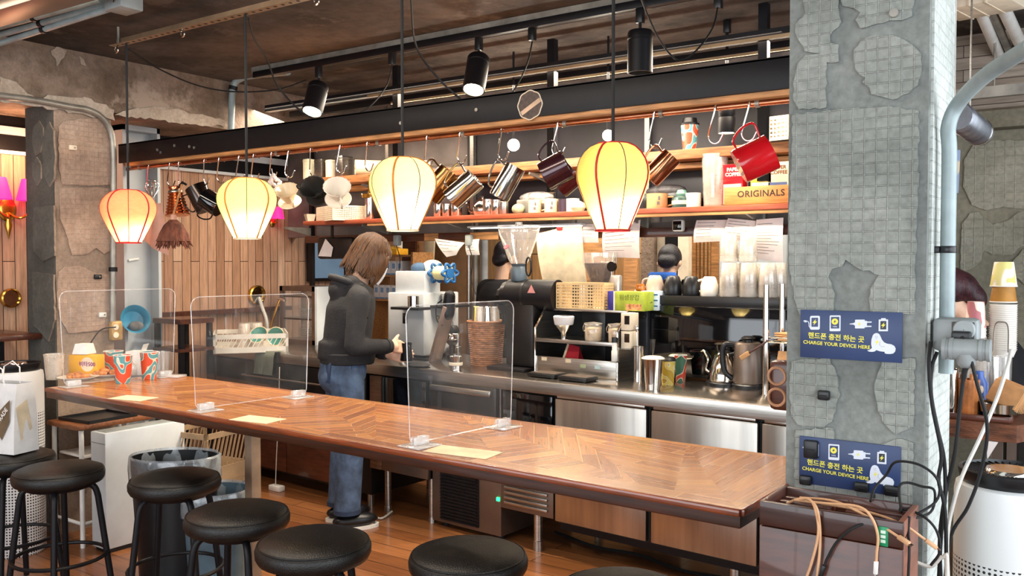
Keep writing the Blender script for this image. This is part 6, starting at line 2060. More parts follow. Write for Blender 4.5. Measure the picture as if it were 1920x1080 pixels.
dripper(543, 378, 44, mat('cream_glazed', 'e9d3b0', .25, 0, .06, 9, coat=.4), 'cream glazed dripper with a wide saucer hanging mouth away', (R(25), R(35), R(-20)))
dripper(596, 366, 48, mat('black_dripper_glaze', '2c2a28', .3, 0, .2, 9), 'black ribbed dripper with its round plate facing out', (R(-62), R(-10), R(-160)))
dripper(634, 372, 50, CERAM, 'white ribbed dripper with saucer hanging beside the black one', (R(18), R(48), R(-25)))
q = at(692, 352, Y=PIPY)
t = thing('brass_ladle', 'small brass ladle hanging beside the cream white lantern', 'ladle', q)
ob('ladle_bowl', B().lathe([(.001, -.03), (.018, -.027), (.024, -.01), (.022, -.008), (.001, -.024)], 18, (-.02, 0, -.02)), BRASS, t)
ob('ladle_handle', B().tube([(-.005, 0, -.03), (.02, 0, .03), (0, 0, .06)], .003, 6), BRASS, t)

# ------------------------------------------------------------------ boarded wall fittings
WX = -5.2
q = at(20, 392, X=WX + .05)
t = thing('wall_sconce', 'brass double wall sconce with magenta shades at the picture edge', 'lamp', (WX + .002, q.y, q.z))
ob('back_plate', B().ell((.01, 0, 0), (.012, .05, .07), 18, 10), BRASS, t)
ob('scroll_arm', B().tube(smooth_path([(.01, 0, -.02), (.08, .03, -.05), (.09, .08, -.02), (.09, .09, .03)]), .007, 8).tube(smooth_path([(.01, 0, -.02), (.08, -.03, -.05), (.09, -.08, -.02), (.09, -.09, .03)]), .007, 8), BRASS, t)
ob('tail_drop', B().lathe([(.001, -.17), (.008, -.14), (.02, -.09), (.012, -.06), (.02, -.04)], 14, (.02, 0, 0)), BRASS, t)
SHADEM = mat('magenta_shade', 'e0206a', .6, emit='ff1e6a', estr=1.6)
for y in (-.09, .09):
    ob('lamp_shade', B().lathe([(.075, .05), (.045, .17), (.043, .17), (.073, .05)], 24, (.09, y, 0)), SHADEM, t)
l = bpy.data.lights.new('sconce_bulb', 'POINT')
l.energy, l.color, l.shadow_soft_size = 5, (1, .55, .3), .04
lo = bpy.data.objects.new('sconce_bulb', l)
COL.objects.link(lo)
lo.location = (WX + .2, q.y, q.z + .28)
q = at(520, 410, X=WX + .06)
t = thing('wall_sconce', 'single small red shaded wall lamp behind the cream dripper', 'lamp', (WX + .002, q.y, q.z))
ob('back_plate', B().ell((.008, 0, -.03), (.01, .025, .03), 14, 8), BRASS, t)
ob('arm', B().tube([(.01, 0, -.03), (.05, 0, -.03), (.06, 0, .01)], .005, 8), BRASS, t)
ob('lamp_shade', B().lathe([(.05, .0), (.03, .085), (.028, .085), (.048, .0)], 22, (.06, 0, 0)), SHADEM, t)
for px, py, lab in ((20, 559, 'round polished brass wall disc at the picture edge'), (482, 553, 'round polished brass wall disc above the dish rack')):
    q = at(px, py, X=WX + .02)
    t = thing('brass_disc', lab, 'wall lamp', (WX + .001, q.y, q.z), (0, R(90), 0), 'brass discs on the boarded wall')
    r = 13.5 * mpp(q) / .75
    ob('rim', B().lathe([(r * .8, 0), (r, .004), (r, .03), (r * .86, .035), (r * .8, .02)], 32), BRASS, t)
    ob('mirror_face', B().disc(r * .82, .018, 32), CHROME, t)
q = at(495, 585, X=WX + .1)
ob('white_tube', B().tube(smooth_path([at(486, 558, X=WX + .02), at(493, 580, X=WX + .08), at(500, 602, X=WX + .12), at(503, 640, X=WX + .14)]), .012, 8), WHITEC, label='white flexible tube hanging from the brass disc above the dish rack', cat='tube')
# tables along the boarded wall
for px, py, w_, lab in ((-6, 625, .30, 'black pedestal table at the picture edge behind the paper bag'),):
    q = at(px, py, X=WX + .26)
    t = thing('pedestal_table', lab, 'table', (q.x, q.y, 0), 0, 'black tables along the boarded wall')
    ob('table_top', B().box(-.24, .2, -w_ / 2, w_ / 2, q.z - .03, q.z, .006), DARKWOOD, t)
    ob('column', B().box(-.025, .025, -.025, .025, .02, q.z - .03), BLACKM, t)
    ob('base_plate', B().cyl((0, 0, 0), (0, 0, .02), .17, seg=28), BLACKM, t)
t = thing('side_bench', 'black framed bench unit standing behind the bar end', 'bench', (WX + .42, at(345, 690, X=WX + .42).y, 0))
ob('bench_top', B().box(-.14, .14, -.12, .12, 1.07, 1.10), DARKWOOD, t)
ob('lower_shelf', B().box(-.14, .14, -.12, .12, .90, .92), DARKWOOD, t)
for x in (-.12, .12):
    for y in (-.1, .1):
        ob('leg', B().box(x - .014, x + .014, y - .014, y + .014, 0, 1.07), BLACKM, t)
# tv
a, c = at(583, 447, X=WX + .06), at(650, 524, X=WX + .06)
t = thing('wall_screen', 'black framed screen on the boarded wall behind the woman', 'screen', (WX + .002, (a.y + c.y) / 2, (a.z + c.z) / 2))
hy, hz = (c.y - a.y) / 2, (a.z - c.z) / 2 * 1.06
ob('screen_case', B().box(0, .05, -hy, hy, -hz, hz, .006), BLACKP, t)
ob('screen_glass', B().box(.05, .053, -hy + .025, hy - .025, -hz + .025, hz - .025), TVG, t)
# door post fittings
q = at(252, 600, X=-4.86)
t = thing('blue_bowl', 'bright blue bowl hooked on the pale door post with grey cloth inside', 'bowl', q, (0, R(72), R(-12)))
ob('bowl', B().lathe([(.001, -.05), (.045, -.05), (.07, -.02), (.085, .02), (.088, .024), (.08, .02), (.06, -.02), (.001, -.042)], 32), BLUEB, t)
ob('grey_rag', B().ell((.035, .01, -.01), (.03, .045, .022), 14, 8), mat('grey_rag', '6d6f70', .9, 0, .3, 20), t)
ob('hook_stub', B().cyl((0, 0, -.10), (0, 0, -.05), .008), STEEL, t)
q = at(249, 487, X=-5.012)
t = thing('door_latch', 'small white lever latch on the pale door post', 'latch', q)
ob('lever', B().bar((0, -.03, -.004), (0, .04, .006), .014, .014, bev=.004), WHITEP, t)
q = at(217, 620, X=-4.57)
t = thing('wall_socket', 'beige brass socket box at the foot of the column conduit', 'socket', q)
ob('socket_box', B().box(-.02, .02, -.035, .035, -.055, .055, .014), mat('beige_socket', 'b7955f', .4, .3, .15, 9), t)
ob('socket_face', B().cyl((.02, -.012, .022), (.024, -.012, .022), .016, seg=18).cyl((.02, -.012, -.022), (.024, -.012, -.022), .016, seg=18), CREAMP, t)
ob('cord', B().tube(smooth_path([Vector((.022, -.012, .022)), at(190, 618, X=-4.5) - q, at(172, 640, X=-4.3) - q, at(168, 652, X=-4.1) - q]), .0035, 6), RUBBER, t)
for px, py, m, lab in ((135, 277, CREAMP, 'small cream cable cleat on the upper plaster of the column'), (182, 519, BLACKP, 'small black cable cleat on the lower plaster of the column'), (191, 590, WHITEP, 'small white cable cleat low on the column')):
    q = at(px, py, X=-4.596)
    t = thing('cable_cleat', lab, 'clip', q)
    ob('cleat', B().box(0, .014, -.02, .02, -.013, .013, .003), m, t)
    ob('cleat_screw', B().cyl((.013, .008, 0), (.0155, .008, 0), .005, seg=8), GALV, t)
# ------------------------------------------------------------------ charging corner at the pillar
CHX0, CHX1, CHY0, CHY1, CHZ = -.615, -.335, 1.795, 1.950, .95
t = thing('charging_box', 'tall open topped mahogany cable box in front of the tiled pillar', 'box', (CHX0, CHY0, 0))
W_, D_ = CHX1 - CHX0, CHY1 - CHY0
ob('front_panel', B().box(0, W_, 0, .012, 0, CHZ - .052, .002), BOXWOOD, t)
ob('lid_band', B().box(0, W_, -.001, .012, CHZ - .05, CHZ, .002), mat('dark_mahogany', '3a1c13', .35, 0, .25, 5, stretch=(2, 2, 9), coat=.35), t)
ob('side_panel', B().box(0, .012, .012, D_, 0, CHZ, .002), BOXWOOD, t)
ob('side_panel', B().box(W_ - .012, W_, .012, D_, 0, CHZ, .002), mat('lit_mahogany', '7f4d39', .4, 0, .2, 5, stretch=(2, 2, 9)), t)  # paler copy of the box wood, its lit side put into the colour
ob('back_panel', B().box(.012, W_ - .012, D_ - .012, D_, 0, CHZ, .002), BOXWOOD, t)
ob('inner_floor', B().box(.012, W_ - .012, .012, D_ - .012, CHZ - .16, CHZ - .15), BOXWOOD, t)
for x0, x1 in ((.02, .125), (.155, W_ - .02)):
    for y in (.035, .07, .105):
        ob('slat', B().box(x0, x1, y, y + .016, CHZ - .03, CHZ - .012, .002), BOXWOOD, t)
ob('slat_holder', B().box(.125, .155, .02, D_ - .02, CHZ - .05, CHZ - .03), BOXWOOD, t)
q = at(1656, 1006, Y=CHY0 - .003) - t.location
ob('green_tag', B().box(q.x - .009, q.x + .009, -.004, -.001, q.z - .019, q.z + .019, .001), mat('green_tag', '1d8a5a', .4), t)
for k in range(3):
    ob('tag_mark', B().box(q.x - .0045, q.x + .0045, -.0048, -.004, q.z - .012 + .009 * k, q.z - .006 + .009 * k), mat('tag_white', 'd6ead9', .5), t)


def cable(pts, m, label, r=.0027, plug=None, pm=WHITEP, group=None):
    t = thing('charging_cable', label, 'cable', pts[0], 0, group)
    o_ = Vector(pts[0])
    path = smooth_path([Vector(p) - o_ for p in pts], 6)
    ob('cord', B().tube(path, r, 8), m, t)
    if plug:
        d = (path[-1] - path[-3]).normalized()
        ob('connector', B().bar(path[-1], path[-1] + d * .026, .0095, .008, bev=.002), pm, t)
        ob('connector_tip', B().bar(path[-1] + d * .026, path[-1] + d * .033, .006, .003), CHROME, t)
    return t


yb_ = CHY0 + .06
fy = CHY0 - .012
cable([at(1475, 944, Y=yb_), at(1500, 935, Y=yb_), at(1522, 940, Y=CHY0 + .01), at(1533, 975, Y=fy), at(1533, 1010, Y=fy), at(1520, 1060, Y=fy), at(1505, 1100, Y=fy)], ORANGEC, 'orange braided cable hanging down the front of the cable box, outer of two')
cable([at(1485, 940, Y=yb_ + .01), at(1512, 936, Y=yb_ - .02), at(1530, 950, Y=fy), at(1537, 985, Y=fy), at(1537, 1030, Y=fy), at(1530, 1100, Y=fy)], ORANGEC, 'orange braided cable hanging down the front of the cable box, inner of two')
cable([at(1490, 938, Y=yb_), at(1550, 944, Y=yb_ - .03), at(1610, 950, Y=CHY0 + .0), at(1635, 972, Y=fy), at(1646, 1005, Y=fy), at(1644, 1035, Y=fy), at(1643, 1052, Y=fy)], ORANGEC, 'orange braided cable with a pale plug dangling beside the green tag', plug=True)
cable([at(1500, 933, Y=yb_ + .03), at(1565, 940, Y=yb_), at(1625, 968, Y=CHY0 + .02), at(1684, 1006, Y=fy)], ORANGEC, 'orange braided cable slanting to the front corner of the cable box', plug=True, pm=ORANGEC)
cable([at(1540, 944, Y=yb_ + .02), at(1620, 958, Y=yb_ + .02), at(1690, 982, Y=CHY0 + .05), at(1735, 1012, Y=CHY0 + .06)], ORANGEC, 'orange braided cable reaching past the side of the cable box', plug=True, pm=ORANGEC)
cable([at(1640, 975, Y=CHY0 + .02), at(1600, 990, Y=fy), at(1570, 1015, Y=fy), at(1552, 1045, Y=fy), at(1546, 1060, Y=fy)], RUBBER, 'black cable slanting down the front of the cable box', plug=True, pm=BLACKP)
BYY = CHY0 + .17
cable([at(1632, 940, Y=CHY1 - .03), at(1640, 915, Y=BYY), at(1662, 890, Y=BYY + .02), at(1680, 866, Y=BYY), at(1725, 872, Y=BYY), at(1758, 900, Y=BYY), at(1755, 940, Y=BYY), at(1700, 975, Y=CHY1 - .04)], RUBBER, 'black cable looping up from the cable box over the seal on the sign')
cable([at(1690, 960, Y=CHY1 - .04), at(1686, 915, Y=BYY - .02), at(1700, 905, Y=BYY), at(1728, 912, Y=BYY), at(1752, 920, Y=BYY), at(1745, 960, Y=BYY), at(1700, 975, Y=CHY1 - .05)], RUBBER, 'black cable coiled beside the pillar corner over the cable box')
cable([at(1686, 955, Y=CHY1 - .03), at(1710, 958, Y=BYY - .05), at(1740, 975, Y=BYY - .06), at(1758, 1000, Y=BYY - .06), at(1762, 1035, Y=BYY - .06), at(1745, 1060, Y=BYY - .06)], RUBBER, 'black cable drooping off the side of the cable box')
cable([at(1705, 968, Y=CHY0 + .05), at(1703, 1000, Y=CHY0 + .04), at(1705, 1030, Y=CHY0 - .012), at(1702, 1100, Y=CHY0 - .012)], RUBBER, 'black cable hanging straight at the front corner of the cable box', plug=False)

# two navy sign boards
SIGNBASE = None


def px_poly(b, pts, z0, z1, k, cx=945, cy=548):
    b.prism([((x - cx) * k, -(y - cy - .045 * (x - cx)) * k) for x, y in pts], z0, z1)


def bolt_poly(cx, cy, s):
    return [(cx + 10 * s, cy - 30 * s), (cx - 22 * s, cy + 6 * s), (cx - 4 * s, cy + 6 * s), (cx - 12 * s, cy + 30 * s), (cx + 22 * s, cy - 8 * s), (cx + 4 * s, cy - 8 * s)]


def rrect(x0, y0, x1, y1, r, n=4):
    out = []
    for cx, cy, a0 in ((x1 - r, y1 - r, 0), (x0 + r, y1 - r, 90), (x0 + r, y0 + r, 180), (x1 - r, y0 + r, 270)):
        for i in range(n + 1):
            a = R(a0 + 90 * i / n)
            out.append((cx + r * math.cos(a), cy + r * math.sin(a)))
    return out


def sign_board(label):
    a, c = at(1502, 577, Y=PY0), at(1693, 586, Y=PY0)
    wb = (c.x - a.x)
    k = wb / 1540
    t = thing('sign_board', label, 'sign', (0, 0, 0), (R(90), 0, 0), 'navy charging signs on the pillar')
    hb = 770 * k
    ob('board', B().box(-wb / 2, wb / 2, -hb / 2, hb / 2, 0, .004, .001), NAVY, t)
    z0, z1 = .004, .0046
    # phone with cable
    b = B()
    px_poly(b, rrect(330, 232, 485, 455, 24), z0, z1, k)
    ob('phone_icon', b, SIGNW, t)
    b = B()
    px_poly(b, rrect(353, 262, 458, 408, 6), z1, z1 + .0003, k)
    ob('phone_screen', b, NAVY, t)
    b = B()
    px_poly(b, bolt_poly(406, 335, 1.7), z1 + .0003, z1 + .0006, k)
    ob('yellow_bolt', b, SIGNY, t)
    pt = lambda x, y: Vector(((x - 945) * k, -(y - 548 - .045 * (x - 945)) * k, z1))
    ob('cable_icon', B().tube([pt(232, 318), pt(262, 318), pt(300, 322), pt(312, 350), pt(316, 400), pt(335, 425)], .0009, 6).tube([pt(228, 318), pt(245, 308), pt(275, 312), pt(275, 328), pt(245, 330)], .0012, 6), SIGNW, t)
    # phone with coin
    b = B()
    px_poly(b, rrect(638, 228, 806, 480, 14), z0, z1, k)
    ob('phone_icon', b, SIGNW, t)
    b = B()
    px_poly(b, rrect(658, 252, 786, 436, 4), z1, z1 + .0003, k)
    ob('phone_screen', b, NAVY, t)
    b = B()
    px_poly(b, [(719 + 50 * math.cos(R(12 * i)), 326 + 50 * math.sin(R(12 * i))) for i in range(30)], z1 + .0003, z1 + .0006, k)
    ob('yellow_disc', b, SIGNY, t)
    b = B()
    px_poly(b, bolt_poly(719, 326, .95), z1 + .0006, z1 + .0009, k)
    ob('navy_bolt', b, NAVY, t)
    text('100%', 34 * k, SIGNW, t, Matrix.Translation(((719 - 945) * k, -(408 - 548 + 10) * k, z1 + .0006)), ext=.0002)
    # charger plug
    b = B()
    px_poly(b, rrect(1025, 298, 1170, 436, 10), z0, z1, k)
    px_poly(b, rrect(1170, 318, 1202, 418, 6), z0, z1, k)
    px_poly(b, rrect(1200, 328, 1272, 347, 4), z0, z1, k)
    px_poly(b, rrect(1200, 394, 1270, 413, 4), z0, z1, k)
    px_poly(b, [(942, 362), (1000, 352), (1026, 338), (1026, 392), (1000, 375), (942, 370)], z0, z1, k)
    ob('charger_icon', b, SIGNW, t)
    b = B()
    px_poly(b, bolt_poly(1092, 366, 1.2), z1, z1 + .0003, k)
    ob('yellow_bolt', b, SIGNY, t)
    # battery
    b = B()
    px_poly(b, rrect(1375, 298, 1510, 480, 6), z0, z1, k)
    px_poly(b, rrect(1408, 278, 1478, 300, 8), z0, z1, k)
    ob('battery_icon', b, SIGNW, t)
    b = B()
    px_poly(b, rrect(1400, 322, 1486, 452, 3), z1, z1 + .0003, k)
    ob('battery_window', b, mat('sign_dark', '2e3540', .5), t)
    b = B()
    px_poly(b, bolt_poly(1443, 388, 1.5), z1 + .0003, z1 + .0006, k)
    ob('yellow_bolt', b, SIGNY, t)
    # seal
    b = B()
    px_poly(b, [(1335, 508), (1362, 510), (1388, 528), (1405, 562), (1425, 610), (1455, 650), (1500, 672), (1560, 680), (1605, 705), (1625, 745), (1618, 790), (1590, 822), (1545, 830), (1490, 828), (1465, 815), (1470, 798), (1400, 790), (1345, 772), (1325, 792), (1290, 800), (1240, 798), (1212, 780), (1250, 770), (1280, 740), (1268, 680), (1272, 610), (1290, 545), (1310, 518)], z0, z1, k)
    ob('seal_figure', b, SIGNW, t)
    b = B()
    px_poly(b, bolt_poly(1355, 650, 1.5), z1, z1 + .0003, k)
    ob('yellow_bolt', b, SIGNY, t)
    ob('seal_line', B().tube([pt(1330, 555), pt(1336, 560)], .0007, 6).tube([pt(1352, 558), pt(1358, 563)], .0007, 6).tube([pt(1330, 580), pt(1345, 588), pt(1358, 582)], .0004, 6).tube([pt(1400, 640), pt(1390, 690), pt(1420, 720), pt(1470, 715)], .0004, 6), SIGNG, t)
    text('핸드폰 충전 하는 곳', 106 * k, SIGNY, t, Matrix.Translation(((735 - 945) * k, -(598 - 548 - 5) * k, z1 + .0002)) @ Matrix.Rotation(R(-2), 4, 'Z'), ext=.0003, bold=2.0 * k, spacing=1.0)
    text('CHARGE YOUR DEVICE HERE', 77 * k, SIGNY, t, Matrix.Translation(((740 - 945) * k, -(708 - 548 - 4) * k, z1 + .0002)) @ Matrix.Rotation(R(-2), 4, 'Z'), ext=.0003, bold=1.3 * k, spacing=1.02)
    return t


s1 = sign_board('navy charging sign with white icons on the pillar, the upper of two')
c1 = (at(1502, 577, Y=PY0) + at(1693, 586, Y=PY0) + at(1500, 672, Y=PY0) + at(1693, 681, Y=PY0)) / 4
s1.location = (c1.x, PY0 - .0005, c1.z)
c2 = (at(1499, 816, Y=PY0) + at(1691, 832, Y=PY0) + at(1498, 910, Y=PY0) + at(1690, 931, Y=PY0)) / 4
s2 = dup(s1, (c2.x, PY0 - .0005, c2.z), None, 'navy charging sign on the pillar just above the open cable box, lower of two')
for px, py, w_, h_, lab in ((1521, 842, 26, 34, 'black rounded cable clip over the phone icon of the lower sign'), (1511, 900, 22, 18, 'small black cable clip at the lower corner of the lower sign'), (1616, 913, 26, 18, 'black cable clip below the letters of the lower sign'), (1672, 920, 26, 20, 'black cable clip under the seal of the lower sign'), (1545, 741, 22, 18, 'black cable clip on the bare mortar between the two signs')):
    q = at(px, py, Y=PY0 - .006)
    s = mpp(q)
    t = thing('cable_clip', lab, 'clip', q, 0, 'black cable clips on the pillar')
    ob('clip_pad', B().box(-w_ * s / 2, w_ * s / 2, -.009, .0055, -h_ * s / 2, h_ * s / 2, .004), BLACKP, t)
    ob('clip_slot', B().box(-w_ * s * .3, w_ * s * .3, -.0105, -.009, -.0015, .0015), RUBBER, t)
q = at(1677, 25, Y=PY0 - .002)
ob('embedded_bolt', B().cyl((0, .006, 0), (0, -.008, 0), .010, seg=10), GALV, loc=q, label='rusty bolt end stuck in the pillar near the ceiling', cat='bolt')

# grey pipe up the side of the pillar with its junction box
GX, GY = PX1 + .027, 2.235
pp = [Vector((GX, GY, at(1777, 700, Y=GY).z)), Vector((GX, GY, 1.5)), Vector((GX, GY, at(1777, 290, Y=GY).z)), at(1779, 235, X=GX), at(1800, 190, Y=GY - .03), at(1850, 140, Y=GY - .12), at(1935, 85, Y=GY - .25)]
conduit('grey_pipe', 'thick grey pipe up the pillar side that bends out under the ceiling', smooth_path(pp, 8), .0165, GREYPIPE)
q = at(1769, 468, Y=GY)
t = thing('pipe_strap', 'black strap holding the grey pipe to the pillar', 'strap', (GX, GY, q.z))
ob('strap_band', B().lathe([(.0175, -.008), (.0185, -.006), (.0185, .006), (.0175, .008)], 20), BLACKP, t)
ob('strap_tab', B().box(-.036, -.016, -.012, .0, -.008, .008, .002), BLACKP, t)
q = at(1797, 628, Y=GY - .03)
t = thing('outlet_box', 'grey plastic outlet box on the pipe with a black plug', 'socket', q)
s = mpp(q)
ob('box_body', B().box(-42 * s, 36 * s, -.03, .03, -30 * s, 32 * s, .012), GREYPLAS, t)
ob('dark_recess', B().box(-8 * s, 30 * s, -.032, -.028, -26 * s, 26 * s, .004), mat('dark_grey_recess', '45423f', .5), t)
ob('white_cover', B().lathe([(.0, -.002), (16 * s, -.002), (16 * s, .004), (.001, .005)], 24, (11 * s, 0, 0)), GREYPLAS, t) if False else None
b = B()
b.T = Matrix.Translation((13 * s, -.034, 12 * s)) @ Matrix.Rotation(R(90), 4, 'X')
b.lathe([(.001, .006), (17 * s, .006), (19 * s, 0), (19 * s, -.004)], 24)
ob('round_cover', b, GREYPLAS, t)
ob('plug', B().box(-6 * s, 26 * s, -.055, -.033, -8 * s, 10 * s, .004), BLACKP, t)
ob('plug_cord', B().tube(smooth_path([Vector((12 * s, -.056, 0)), at(1815, 655, Y=GY - .1) - q, at(1832, 720, Y=GY - .1) - q, at(1851, 800, Y=GY - .08) - q, at(1840, 880, Y=GY - .06) - q, at(1815, 950, Y=GY - .06) - q, at(1783, 1005, Y=GY - .06) - q, at(1770, 1100, Y=GY - .04) - q]), .0038, 8), RUBBER, t)
q2 = at(1812, 655, Y=GY - .09)
t = thing('tee_connector', 'light grey plastic tee fitting in front of the outlet box', 'fitting', q2)
ob('tee_barrel', B().cyl((-38 * s, 0, 0), (38 * s, 0, 0), 19 * s, seg=28), GREYPLAS, t)
for x in (-36, -24, 24, 36):
    ob('ridge', B().cyl(((x - 3) * s, 0, 0), ((x + 3) * s, 0, 0), 20.5 * s, seg=28), GREYPLAS, t)
ob('tee_branch', B().lathe([(19 * s, -8 * s), (16 * s, -24 * s), (13 * s, -30 * s), (8 * s, -34 * s), (.001, -34 * s)], 24), GREYPLAS, t)
ob('neck_arm', B().cyl((-30 * s, .0, 4 * s), (-30 * s, .065, 8 * s), .009), BLACKP, t)
ob('lower_cord', B().tube(smooth_path([Vector((0, 0, -33 * s)), at(1808, 700, Y=GY - .09) - q2, at(1800, 760, Y=GY - .09) - q2, at(1790, 850, Y=GY - .08) - q2, at(1772, 930, Y=GY - .06) - q2, at(1762, 1010, Y=GY - .06) - q2, at(1765, 1100, Y=GY - .06) - q2]), [.006 if i < 8 else .0042 for i in range(37)], 8), RUBBER, t)
for pts, m, lab in (([at(1757, 660, Y=GY - .06), at(1747, 690, Y=GY - .07), at(1746, 740, Y=GY - .07), at(1757, 800, Y=GY - .07), at(1770, 860, Y=GY - .07), at(1772, 930, Y=GY - .07), at(1765, 1000, Y=GY - .08), at(1760, 1090, Y=GY - .08)], RUBBER, 'black cord dropping along the lit edge of the pillar'),
                    ([at(1745, 640, Y=GY - .07), at(1742, 690, Y=GY - .075), at(1748, 760, Y=GY - .075), at(1765, 850, Y=GY - .075), at(1760, 900, Y=GY - .08), at(1772, 960, Y=GY - .09), at(1775, 1090, Y=GY - .09)], RUBBER, 'second black cord hanging closest to the tile print of the pillar'),
                    ([at(1896, 655, Y=2.3), at(1888, 690, Y=2.3), at(1868, 750, Y=2.28), at(1838, 820, Y=2.25), at(1805, 890, Y=2.2), at(1786, 950, Y=2.18), at(1776, 1010, Y=2.16), at(1778, 1100, Y=2.16)], WHITEC, 'white cord slanting down from the cup stack past the air purifier'),
                    ([at(1712, 1052, Y=2.05), at(1745, 1062, Y=2.05), at(1768, 1045, Y=2.05), at(1775, 1090, Y=2.05), Vector((-.30, 2.05, .25)), Vector((-.30, 2.05, .005))], WHITEC, 'white cord looped low behind the cable box')):
    ob('loose_cable', B().tube(smooth_path(pts), .0042, 8), m, label=lab, cat='cable')

# ------------------------------------------------------------------ counter and things beyond the pillar
RCZ = .93
RC0, RC1 = at(1766, 822, Z=RCZ - .055), at(1900, 826, Z=RCZ - .055)
yf = (RC0.y + RC1.y) / 2
xr = at(1906, 822, Y=yf).x
t = thing('side_counter', 'thick rough edged dark wood counter slab on steel legs beyond the pillar', 'counter', (0, 0, 0))
rnd = random.Random(9)
pts = [(-.78, yf)] + [(-.76 + (xr + .76) * i / 14, yf + rnd.uniform(-.008, .008)) for i in range(15)] + [(xr + .02, yf + .05), (xr + .045, yf + .15), (xr + .06, yf + .62), (-.78, yf + .62)]
ob('slab', B().prism(pts, RCZ - .055, RCZ), mat('rough_walnut', '6a3f2a', .5, 0, .4, 5, stretch=(2, 9, 9), bump=.004, bscale=26), t, smooth=25)
for x in (-.74, xr - .06):
    for y in (yf + .08, yf + .54):
        ob('leg', B().box(x - .015, x + .015, y - .015, y + .015, 0, RCZ - .055), STEELB, t)
ob('hanging_paper', B().add([(xr - .085, yf - .004, RCZ - .056), (xr - .05, yf - .004, RCZ - .056), (xr - .08, yf - .004, RCZ - .115)], [(0, 1, 2)]), PAPER, t)


def rp(px, py, dy=0.0):
    """a spot on the far counter"""
    q = at(px, py, Z=RCZ)
    return q


q = rp(1842, 768)
t = thing('serving_tray', 'brown wooden tray holding glasses and napkins on the far counter', 'tray', Vector((q.x - .02, yf + .15, RCZ)))
ob('tray_floor', B().box(-.20, .13, -.12, .12, 0, .006), BOXWOOD, t)
ob('tray_rim', B().box(-.20, .13, -.125, -.115, 0, .02, .003).box(-.20, .13, .115, .125, 0, .02, .003).box(-.205, -.195, -.12, .12, 0, .02, .003).box(.125, .135, -.12, .12, 0, .02, .003), BOXWOOD, t)
TB = t.location + Vector((0, 0, .007))


def fy_(px, dy):
    return Vector((at(px, 720, Y=TB.y + dy).x, TB.y + dy, TB.z))


for px, dy, h, r, m, lab in ((1781, -.06, .15, .027, CHROME, 'tall bluish steel tumbler at the pillar end of the far tray'), (1797, .05, .125, .022, FROST, 'pale clear tumbler beside the ribbed amber glass'), (1858, .07, .19, .03, GLASS, 'tall clear glass standing behind the kraft napkins'), (1880, .085, .19, .028, GLASS, 'second tall clear glass behind the kraft napkins')):
    q = fy_(px, dy)
    tt = thing('tumbler', lab, 'glass', q, 0, 'glasses on the far tray')
    ob('tumbler_wall', B().lathe([(.001, .002), (r * .85, .002), (r * .87, 0), (r, h), (r * .93, h), (r * .8, .008)], 22), m, tt)
    ob('tumbler_rim', B().tube([(r * .97 * math.cos(R(18 * i)), r * .97 * math.sin(R(18 * i)), h) for i in range(20)], .0015, 6, True), m, tt)
q = fy_(1816, -.05)
t = thing('amber_glass', 'ribbed amber glass of brown sugar sticks on the far tray', 'glass', q)
ob('glass_wall', B().lathe([(.001, 0), (.029, 0), (.031, .01), (.034, .12), (.031, .12), (.028, .012), (.001, .008)], 48, lobes=lambda a, i: 1 + .03 * math.sin(12 * a)), mat('amber_ribbed', 'b9713f', .2, 0, .25, 14, coat=.6), t)
for k in range(6):
    ob('sugar_stick', B().cyl((.015 * math.cos(k), .015 * math.sin(k), .02), (.021 * math.cos(k + .3), .021 * math.sin(k + .3), .135), .0055, seg=8), mat('brown_stick', 'c07a48', .6), t)
q = fy_(1836, .03)
ob('blue_bottle', B().lathe([(.001, 0), (.024, 0), (.026, .01), (.026, .10), (.014, .125), (.014, .14), (.001, .142)], 18), mat('blue_plastic', '3c5fae', .35, 0, .1, 9), loc=q, label='blue capped bottle behind the amber glass', cat='bottle')
q = fy_(1834, -.03)
t = thing('spoon_jar', 'dark jar with a pale spoon between the amber glass and napkins', 'jar', q)
ob('jar', B().lathe([(.001, 0), (.016, 0), (.018, .06), (.015, .06), (.001, .01)], 16), BLACKP, t)
ob('spoon', B().cyl((0, 0, .01), (.008, 0, .075), .0025).ell((.009, 0, .085), (.008, .004, .014), 10, 8), CREAMP, t)
q = fy_(1876, -.04)
q = Vector((q.x + .005, TB.y - .05, TB.z))
t = thing('steel_bowl', 'steel bowl holding folded kraft napkins on the far tray', 'bowl', q)
ob('bowl_wall', B().lathe([(.001, .002), (.04, 0), (.062, .02), (.066, .05), (.063, .05), (.056, .02), (.001, .006)], 30), CHROME, t)
for k in range(8):
    ob('napkin', B().box(-.055, .055, -.045 + .011 * k, -.0405 + .011 * k, .035, .125 - .004 * abs(k - 4), .002), KRAFT, loc=q, rot=(R(-24 + 4 * k), R(14), R(-32)), label='folded kraft napkin standing in the steel bowl', cat='napkin', group='kraft napkins in the steel bowl')
# cup stack in its holder
q = Vector((at(1879, 690, Y=TB.y + .19).x, TB.y + .19, RCZ))
zc = at(1879, 658, Y=q.y).z - RCZ
t = thing('cup_holder', 'clear cup dispenser with a wire hoop behind the napkins', 'holder', q)
ob('holder_post', B().lathe([(.06, 0), (.06, .006), (.02, .012), (.02, zc), (.001, zc)], 24), GLASS, t)
ob('wire_hoop', B().tube(smooth_path([(-.024, -.05, zc), (-.020, -.05, zc + .09), (0, -.05, zc + .105), (.020, -.05, zc + .09), (.022, -.05, zc)], 5), .002, 6), STEELB, t)
zt1 = at(1880, 570, Y=q.y).z - RCZ
n = 22
for k in range(n):
    z = zc + (zt1 - zc) * k / n
    ob('paper_cup', B().lathe([(.034, z - .02), (.044, z + .006), (.046, z + .0075), (.043, z + .008), (.033, z - .018)], 24), CUPWHITE, loc=q, label='white paper cup in the tall stack beyond the pillar', cat='cup', group='stacked white paper cups')
